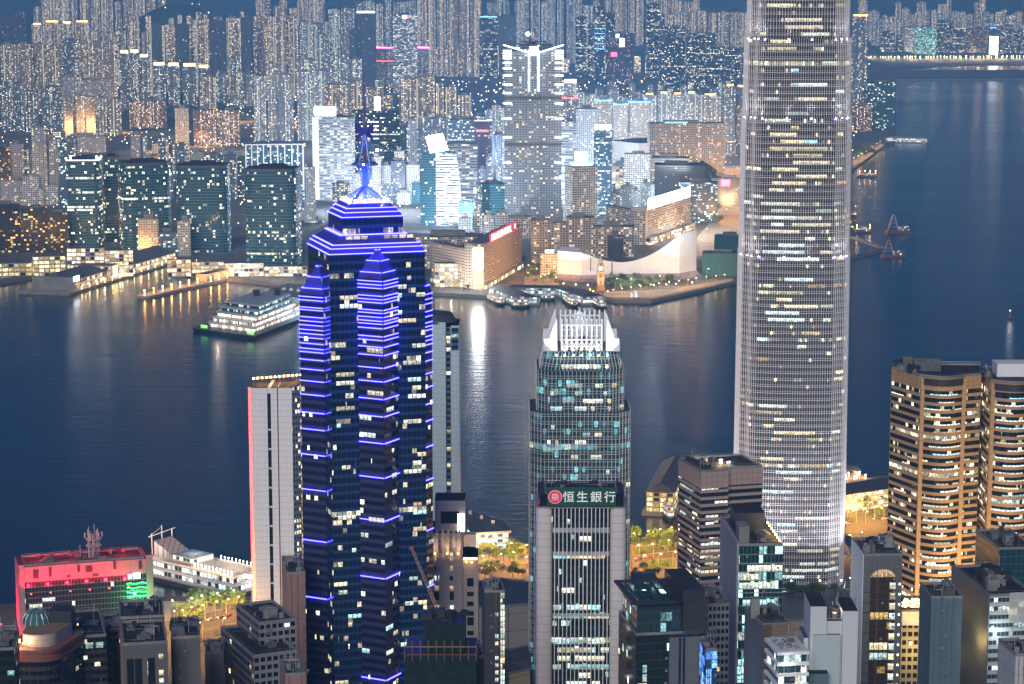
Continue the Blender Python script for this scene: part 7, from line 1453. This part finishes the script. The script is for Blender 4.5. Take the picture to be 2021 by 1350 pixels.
# podium mall and roof gardens
def podium(lab, pxs, zt, wall, roof, nm='mall_podium', cat='mall podium', extra=None):
    q = [wx(a, b_, zt) for a, b_ in pxs]; ar = sum(q[i].x*q[(i+1) % len(q)].y-q[(i+1) % len(q)].x*q[i].y for i in range(len(q)))
    if ar < 0: q.reverse()
    c = cen(q); root = thing(nm, lab, cat, (c.x, c.y, 4)); MB().prism(q, 4, zt, 6, 5, 0, 1).build('wall', [wall, M[roof]], root); MB().prism(offset(q, .3), zt-.6, zt+.9, 3, 3, 0, 0, False, True).build('parapet', M['conc'], root); return root, q
rd, q = podium('brown clad mall podium with planted roof at the foot of the tallest tower', [(1540, 1172), (1640, 1160), (1700, 1168), (1770, 1180), (1770, 1230), (1540, 1225)], 34, panels('mall_cladding', (.32, .27, .23), .6, .03, .3, .6), 'tile')
for k in range(6): a, e = wx(1648+k*13, 1166+k*2, 34.3), wx(1664+k*13, 1196, 34.3); MB().tube((*a, 35), (*e, 35), .4, n=4).build('skylight_beam', M['conc'], rd)
rd2, q2 = podium('grey mall podium with louvred wall beside the narrow dark tower', [(1002, 1196), (1046, 1192), (1046, 1150), (985, 1142), (940, 1150), (930, 1200)], 30, panels('mall_grey', (.42, .40, .36), .6, .03, .3, .5), 'tile')
rd3, q3 = podium('low roofed hall left of the striped tower in the orange park', [(1246, 1146), (1300, 1150), (1290, 1132), (1246, 1130)], 12, FA['green'], 'tile', 'park_hall', 'park hall')
rd4, q4 = podium('curved cream podium at street level right of the narrow dark tower', [(1003, 1330), (1046, 1320), (1046, 1275), (1003, 1285)], 22, panels('cream_podium', (.5, .38, .2), .7, .02, .3, .3), 'roof')
# footbridge beside the tallest tower
def footbridge():
    A, B = wx(1664, 1072, 14), wx(1706, 1108, 14); root = thing('footbridge', 'covered footbridge with zigzag truss beside the tallest tower', 'footbridge', (A.x, A.y, 4)); p = strip_poly(A, B, 7)
    if (p[1]-p[0]).x*(p[2]-p[1]).y-(p[1]-p[0]).y*(p[2]-p[1]).x < 0: p = [p[1], p[0], p[3], p[2]]
    MB().prism(p, 11, 12, 3, 3, 0, 0, True, True).build('deck', M['conc'], root); MB().prism(offset(p, .6), 18, 19, 3, 3, 0, 0, True, True).build('roof', M['tile'], root); t = MB()
    for s0, s1 in ((p[0], p[1]), (p[3], p[2])):
        for i in range(10): a, e, f = s0+(s1-s0)*i/10, s0+(s1-s0)*(i+.5)/10, s0+(s1-s0)*(i+1)/10; t.tube((*a, 12), (*e, 17.8), .25, n=4).tube((*e, 17.8), (*f, 12), .25, n=4)
    t.build('truss', M['white'], root)
    for v in (A, (A+B)/2, B): MB().box((*v, 4), (2, 2, 7)).build('bridge_column', M['conc'], root)
footbridge()
# ------------------------------------------------------------------ roads, lawns, lamps, trees
def ground(name, pxs, z, mat):
    b, mm = sheet(name, pxs, z, M[mat]); return tag(b.build(name, mm), kind='structure')
ground('park_paving', [(860, 1095), (1044, 1092), (1044, 1140), (1000, 1150), (860, 1155)], 4.02, 'paving'); ground('park_paving', [(1248, 1070), (1336, 1058), (1336, 1150), (1248, 1148)], 4.02, 'paving'); ground('lawn', [(1250, 1080), (1330, 1072), (1332, 1086), (1252, 1096)], 4.05, 'grass')
ground('lawn', [(1268, 1108), (1330, 1102), (1332, 1120), (1275, 1124)], 4.05, 'grass'); ground('waterfront_road', [(1664, 1055), (1664, 1018), (1780, 1002), (1780, 1046)], 4.03, 'asphalt'); ground('waterfront_road', [(280, 1240), (480, 1205), (480, 1225), (280, 1262)], 4.03, 'asphalt')
ground('promenade_paving', [(300, 1232), (480, 1196), (480, 1188), (300, 1186)], 4.03, 'paving'); ground('waterfront_road', [(860, 1128), (1044, 1112), (1044, 1122), (860, 1140)], 4.06, 'asphalt'); ground('park_road', [(1250, 1098), (1334, 1088), (1334, 1100), (1252, 1110)], 4.06, 'asphalt')
for nm, pxs in (('far_road', [(0, 552), (130, 517), (330, 503), (330, 498), (130, 508), (0, 536)]), ('far_plaza', [(1035, 572), (1105, 572), (1100, 540), (1035, 545)]), ('far_promenade', [(1192, 586), (1285, 588), (1335, 578), (1450, 553), (1445, 549), (1330, 570), (1192, 576)]),
                ('far_road', [(1372, 505), (1410, 505), (1470, 462), (1470, 325), (1425, 328), (1430, 395), (1400, 440), (1374, 470)]), ('far_road', [(1375, 300), (1470, 285), (1470, 300), (1380, 318)]), ('far_road', [(1684, 332), (1745, 286), (1738, 284), (1684, 318)])): ground(nm, pxs, 4.08, 'paving')
def viaduct():
    A = [wx(a, b_, 11) for a, b_ in ((360, 1268), (420, 1250), (500, 1232))]; root = thing('viaduct', 'curving flyover deck lit yellow at the lower left', 'flyover', (A[1].x, A[1].y, 4)); m = MB()
    for a, e in zip(A, A[1:]):
        p = strip_poly(a, e, 12); p = p if (p[1]-p[0]).x*(p[2]-p[1]).y-(p[1]-p[0]).y*(p[2]-p[1]).x > 0 else [p[1], p[0], p[3], p[2]]; m.prism(p, 9.4, 11, 3, 3, 0, 1, True, True); 
        for k in range(3): v = a+(e-a)*(k+.5)/3; MB().box((*v, 4), (2, 2, 5.4)).build('column', M['conc'], root)
    m.build('deck', [M['conc'], M['asphalt']], root)
viaduct()
# street lamps and added mast lamps: one of each kind, then copies
def lampproto(mat, col_, en, h, nm, arm=1.6):
    t = thing(nm, 'x', 'street lamp', (0, 0, 0)); MB().tube((0, 0, 0), (0, 0, h), .16, n=5, r2=.09).tube((0, 0, h), (arm, 0, h+.3), .08, n=4).build('pole', M['steel'], t); MB().box((arm, 0, h+.1), (.9, .5, .3)).build('lamp_head', M[mat], t); point(t, (arm, 0, h-.6), en, col_, .35); return t
PL = {'o': lampproto('lampy', (1, .44, .085), 4e4, 10, 'street_lamp'), 'w': lampproto('lampw', (1, .9, .72), 1.2e4, 9, 'street_lamp'), 'O': lampproto('lampy', (1, .46, .10), 4.5e4, 14, 'street_lamp', 2), 'W': lampproto('lampw', (1, .88, .7), 3e4, 14, 'street_lamp', 2), 'p': lampproto('lampy', (1, .5, .13), 1.6e4, 8, 'street_lamp', 1), 'A': lampproto('lampy', (1, .45, .10), 2.2e5, 14, 'street_lamp', 2), 'X': lampproto('lampy', (1, .55, .18), 2.2e5, 22, 'added_mast_lamp', 3), 'Z': lampproto('lampw', (.80, .90, 1), 9e5, 22, 'added_mast_lamp', 3)}  # both mast lamp kinds are added to spread glow over walls and haze
usedp = set()
def lamps(desc, kind, pts, z=4.0):
    for i, (px, py) in enumerate(sorted(pts)):
        v = wx(px, py, z); lab = '%s lamp from the left %s' % (ordn(i), desc); cat = 'street lamp'
        o = dup(PL[kind], (v.x, v.y, z), rng.random()*6, lab); o['group'] = 'lamps '+desc
line = lambda a, b_, n: [(a[0]+(b_[0]-a[0])*(i+.5)/n, a[1]+(b_[1]-a[1])*(i+.5)/n) for i in range(n)]
lamps('along the lower left waterfront road', 'o', line((290, 1252), (478, 1208), 9)); lamps('along the lower left promenade trees', 'w', line((300, 1222), (478, 1192), 6)); lamps('on the curving flyover', 'o', [(400, 1262), (440, 1252), (472, 1243)], 11)
lamps('in the park left of the green sign tower', 'o', [(945, 1098), (975, 1102), (1005, 1100), (1035, 1104), (955, 1128), (985, 1124), (1018, 1120), (1038, 1130)]); lamps('in the orange-lit park beside the granite banded tower', 'o', [(1255, 1082), (1280, 1078), (1305, 1074), (1328, 1070), (1262, 1104), (1290, 1102), (1318, 1096), (1270, 1126), (1300, 1122), (1328, 1118)])
lamps('along the road right of the tallest tower', 'o', [(1672, 1038), (1690, 1032), (1708, 1036), (1726, 1026), (1744, 1030), (1680, 1016), (1704, 1012), (1730, 1008), (1680, 1085), (1700, 1080)])
lamps('along the far left ferry station road', 'O', line((0, 546), (326, 502), 12)); lamps('on the plaza by the clock tower', 'O', [(1045, 560), (1062, 552), (1080, 562), (1092, 548), (1070, 568), (1100, 570), (1040, 545), (1055, 537)])
lamps('along the clock tower promenade edge', 'p', line((1200, 586), (1440, 553), 13)); lamps('around the hall gardens', 'W', [(1215, 572), (1245, 572), (1275, 570), (1305, 567), (1395, 552), (1420, 545), (1440, 540)]); lamps('at the foot of the cream gridded block', 'W', line((862, 574), (960, 580), 5)); lamps('along the glowing waterfront arcade', 'W', line((345, 530), (596, 562), 9))
lamps('along the far avenue left of the tallest tower', 'A', [(1384, 492), (1394, 470), (1404, 452), (1418, 440), (1432, 430), (1446, 418), (1458, 402), (1436, 408), (1452, 385), (1462, 368), (1446, 360), (1456, 345), (1440, 335), (1460, 432)]); lamps('on the far flyover by the red sign', 'A', [(1385, 312), (1410, 303), (1440, 296), (1462, 288)]); lamps('on the far right promenade', 'O', line((1688, 324), (1748, 284), 8))
lamps('added to brighten the far left estates', 'X', [(40, 330), (140, 268), (190, 266), (235, 262), (245, 225), (265, 230), (400, 288), (300, 300), (330, 310), (150, 345), (60, 395), (110, 395)]); lamps('added to brighten the streets behind the dark glass towers', 'X', [(480, 240), (520, 238), (560, 236), (585, 250), (440, 310), (380, 320), (500, 300), (20, 470), (60, 480), (100, 470)])
lamps('added to brighten the blocks around the curved banded tower', 'Z', [(640, 390), (690, 420), (740, 400), (800, 420), (870, 470), (920, 460), (985, 420), (1010, 410), (940, 330), (960, 300), (1060, 420), (1100, 440), (720, 300), (640, 300)]); lamps('added along the bank of the dark waterside field', 'X', [(730, 120), (800, 122), (860, 120), (920, 122), (980, 122), (1120, 118), (1180, 118), (1240, 116), (1300, 118), (1360, 118), (1420, 122)])
lamps('added to brighten the blocks below the curved-neon hotels', 'Z', [(1190, 300), (1210, 330), (1240, 350), (1290, 300), (1340, 300), (1350, 420), (1280, 350), (1200, 400), (1330, 330), (1240, 310), (1150, 300)])
for p in PL.values():
    for ch in list(p.children): bpy.data.objects.remove(ch)
    bpy.data.objects.remove(p)
def carproto(colr, taxi=False):
    t = thing('car', 'x', 'car', (0, 0, 0)); bm_ = plain('car_paint_%s' % colr[0], colr[1], .3); b = MB(); prof = [(-2.2, .35), (2.2, .35), (2.25, .8), (1.3, .95), (.7, 1.45), (-1.3, 1.45), (-2.0, .95), (-2.25, .9)]
    L_ = [Vector((x, -.88, z)) for x, z in prof]; R_ = [Vector((x, .88, z)) for x, z in prof]; b.face(L_); b.face(list(reversed(R_)))
    for i in range(len(prof)): j = (i+1) % len(prof); b.face([L_[i], R_[i], R_[j], L_[j]])
    b.build('body', bm_, t); MB().box((-.3, 0, 1.0), (2.2, 1.8, .36)).build('windows', M['black'], t)
    for x in (-1.4, 1.4):
        for y in (-.8, .8): MB().tube((x, y-.12, .34), (x, y+.12, .34), .34, n=10).build('wheel', M['dark'], t)
    for y in (-.6, .6): MB().box((2.26, y, .6), (.08, .35, .18)).build('headlight', M['lampw'], t); MB().box((-2.27, y, .7), (.06, .35, .16)).build('tail_light', M['glr'], t)
    return t
CP = [carproto(('red', (.4, .03, .03))), carproto(('silver', (.45, .45, .46))), carproto(('dark', (.04, .04, .05)))]
def cars(desc, a, b_, n, seed):
    rr = random.Random(seed); pts = [(t_, a[0]+(b_[0]-a[0])*t_, a[1]+(b_[1]-a[1])*t_) for t_ in sorted(rr.random() for _ in range(n))]
    for i, (t_, px, py) in enumerate(sorted(pts, key=lambda q: q[1])):
        k = rr.randrange(3); lane = rr.choice((-1, 1)); v = wx(px, py+lane*1.3, 4.1); d = wx(*b_)-wx(*a); ang = atan2(d.y, d.x)+(0 if lane > 0 else pi)
        o = dup(CP[k], (v.x, v.y, 4.1), ang, '%s %s car from the left %s' % (ordn(i), ('red', 'silver', 'dark')[k] if False else 'small', desc)); o['group'] = 'cars '+desc
cars('on the lower left waterfront road', (300, 1250), (478, 1212), 8, 1); cars('on the road right of the tallest tower', (1668, 1034), (1760, 1022), 7, 2); cars('on the road behind the narrow dark tower', (930, 1126), (1042, 1115), 6, 3); cars('on the road in the orange-lit park', (1252, 1104), (1332, 1094), 5, 4)
for t in CP:
    for ch in list(t.children): bpy.data.objects.remove(ch)
    bpy.data.objects.remove(t)
# far streets: uncountable points of light
b = MB(); rr = random.Random(9)
for _ in range(2600):
    px, py = rr.uniform(-10, 1760), rr.triangular(105, 470, 170)
    if 215 < px < 440 and 185 < py < 262 and rr.random() < .9: continue
    if 700 < px < 1470 and 124 < py < 160 and rr.random() < .93: continue
    if py > 440 and px > 800: continue
    v = wx(px, py); 
    if px > 1690 and py > 135: continue
    z = max(4, hill(v.x, v.y))+rr.uniform(6, 16); b.ball((v.x, v.y, z), rr.uniform(.5, 1.1)*v.y/5000, rr.choice((0, 0, 0, 1, 2)), 4)
tag(b.build('distant_street_lights', [glow('far_sodium', (1, .55, .18), 9, False), glow('far_white', (1, .92, .8), 8, False), glow('far_cool', (.8, .95, 1), 7, False)]), kind='stuff')
# trees
def treeproto(nm, h, r, mat, seed, palm=False):
    rr = random.Random(seed); t = thing(nm, 'x', 'tree', (0, 0, 0)); tb = MB().tube((0, 0, 0), (.2, 0, h*.45), .28, n=6, r2=.18)
    if palm:
        tb.tube((.2, 0, h*.45), (.3, .1, h), .18, n=6, r2=.13); tb.build('trunk', M['bark'], t); b = MB()
        for k in range(14):
            a = k*2.4; d = Vector((cos(a), sin(a))); n_ = Vector((-d.y, d.x)); p = Vector((.3, .1, h)); L = r*rr.uniform(.8, 1.1); up = rr.uniform(.2, .9)
            for i in range(4):
                q = Vector((.3+d.x*L*(i+1)/4, .1+d.y*L*(i+1)/4, h+L*(up*(i+1)/4-.85*((i+1)/4)**2))); w0, w1 = .4*(1-i/5), .4*(1-(i+1)/5); b.face([p-Vector((*n_, .25))*w0, q-Vector((*n_, .25))*w1, q, p]).face([p, q, q+Vector((n_.x, n_.y, -.25))*w1, p+Vector((n_.x, n_.y, -.25))*w0]); p = q
        b.build('crown', M[mat], t); return t
    for k in range(5): a = k*1.3; tb.tube((.2, 0, h*.42), (cos(a)*r*.5, sin(a)*r*.5, h*rr.uniform(.6, .8)), .13, n=4, r2=.05)
    tb.build('trunk', M['bark'], t); b = MB()
    for k in range(34):
        a, q = rr.random()*6.28, rr.random()**.5; c = (cos(a)*r*.75*q, sin(a)*r*.75*q, h*.48+(h*.5)*rr.random()*(1-.5*q*q)); leafball(b, c, r*rr.uniform(.2, .36), rr, 34)
    b.build('crown', M[mat], t); return t
PT = [treeproto('round_tree', 9, 4.6, 'leaf', 1), treeproto('round_tree', 7.5, 4.2, 'leafy', 2), treeproto('palm_tree', 11, 3.6, 'palm', 3, True)]
def trees(desc, kinds, pts, s=1.0, z=4.0, noun='tree'):
    rr = random.Random(len(pts))
    for i, (px, py) in enumerate(sorted(pts)):
        v = wx(px, py, z); k = kinds[i % len(kinds)]; o = dup(PT[k], (v.x, v.y, z), rr.random()*6, '%s %s from the left %s' % (ordn(i), noun, desc), s*rr.uniform(.8, 1.25)); o['group'] = 'trees '+desc
def blob(x0, x1, y0, y1, n, seed): r_ = random.Random(seed); return [(r_.uniform(x0, x1), r_.uniform(y0, y1)) for _ in range(n)]
trees('on the lower left waterfront promenade', [0, 1, 0], blob(375, 482, 1186, 1208, 26, 1), .95); trees('beside the lower left road', [0, 1], blob(310, 400, 1205, 1235, 12, 2), .8); trees('in the park below the wedge-shaped pier', [0, 1, 0, 2], blob(940, 1044, 1090, 1112, 20, 3), 1.0); trees('along the road behind the narrow dark tower', [1, 0], blob(935, 1040, 1124, 1142, 12, 4), .8)
trees('in the orange-lit park beside the granite tower', [0, 0, 1], blob(1250, 1334, 1064, 1090, 14, 5), 1.1); trees('round the orange loop road', [1, 0], blob(1255, 1335, 1108, 1146, 9, 6), .7); trees('in front of the long roofed pier', [2, 2, 0], blob(1708, 1768, 1006, 1022, 8, 7), .9); trees('on the road divider right of the tallest tower', [0, 1], line((1670, 1030), (1760, 1018), 9), .45)
trees('on the podium roof at the foot of the tallest tower', [0, 1], blob(1550, 1700, 1166, 1176, 16, 8), .7, 34); trees('in the hall gardens by the clock tower', [0, 0, 2], blob(1200, 1335, 558, 574, 26, 9), 1.25); trees('behind the clock tower plaza', [0, 1, 2], blob(1032, 1100, 515, 566, 20, 10), 1.3); trees('along the far avenue verge', [0, 1], blob(1366, 1420, 396, 445, 16, 11), 1.7); trees('on the far right promenade', [0], blob(1690, 1738, 290, 318, 12, 12), 1.7)
for t in PT:
    for ch in list(t.children): bpy.data.objects.remove(ch)
    bpy.data.objects.remove(t)
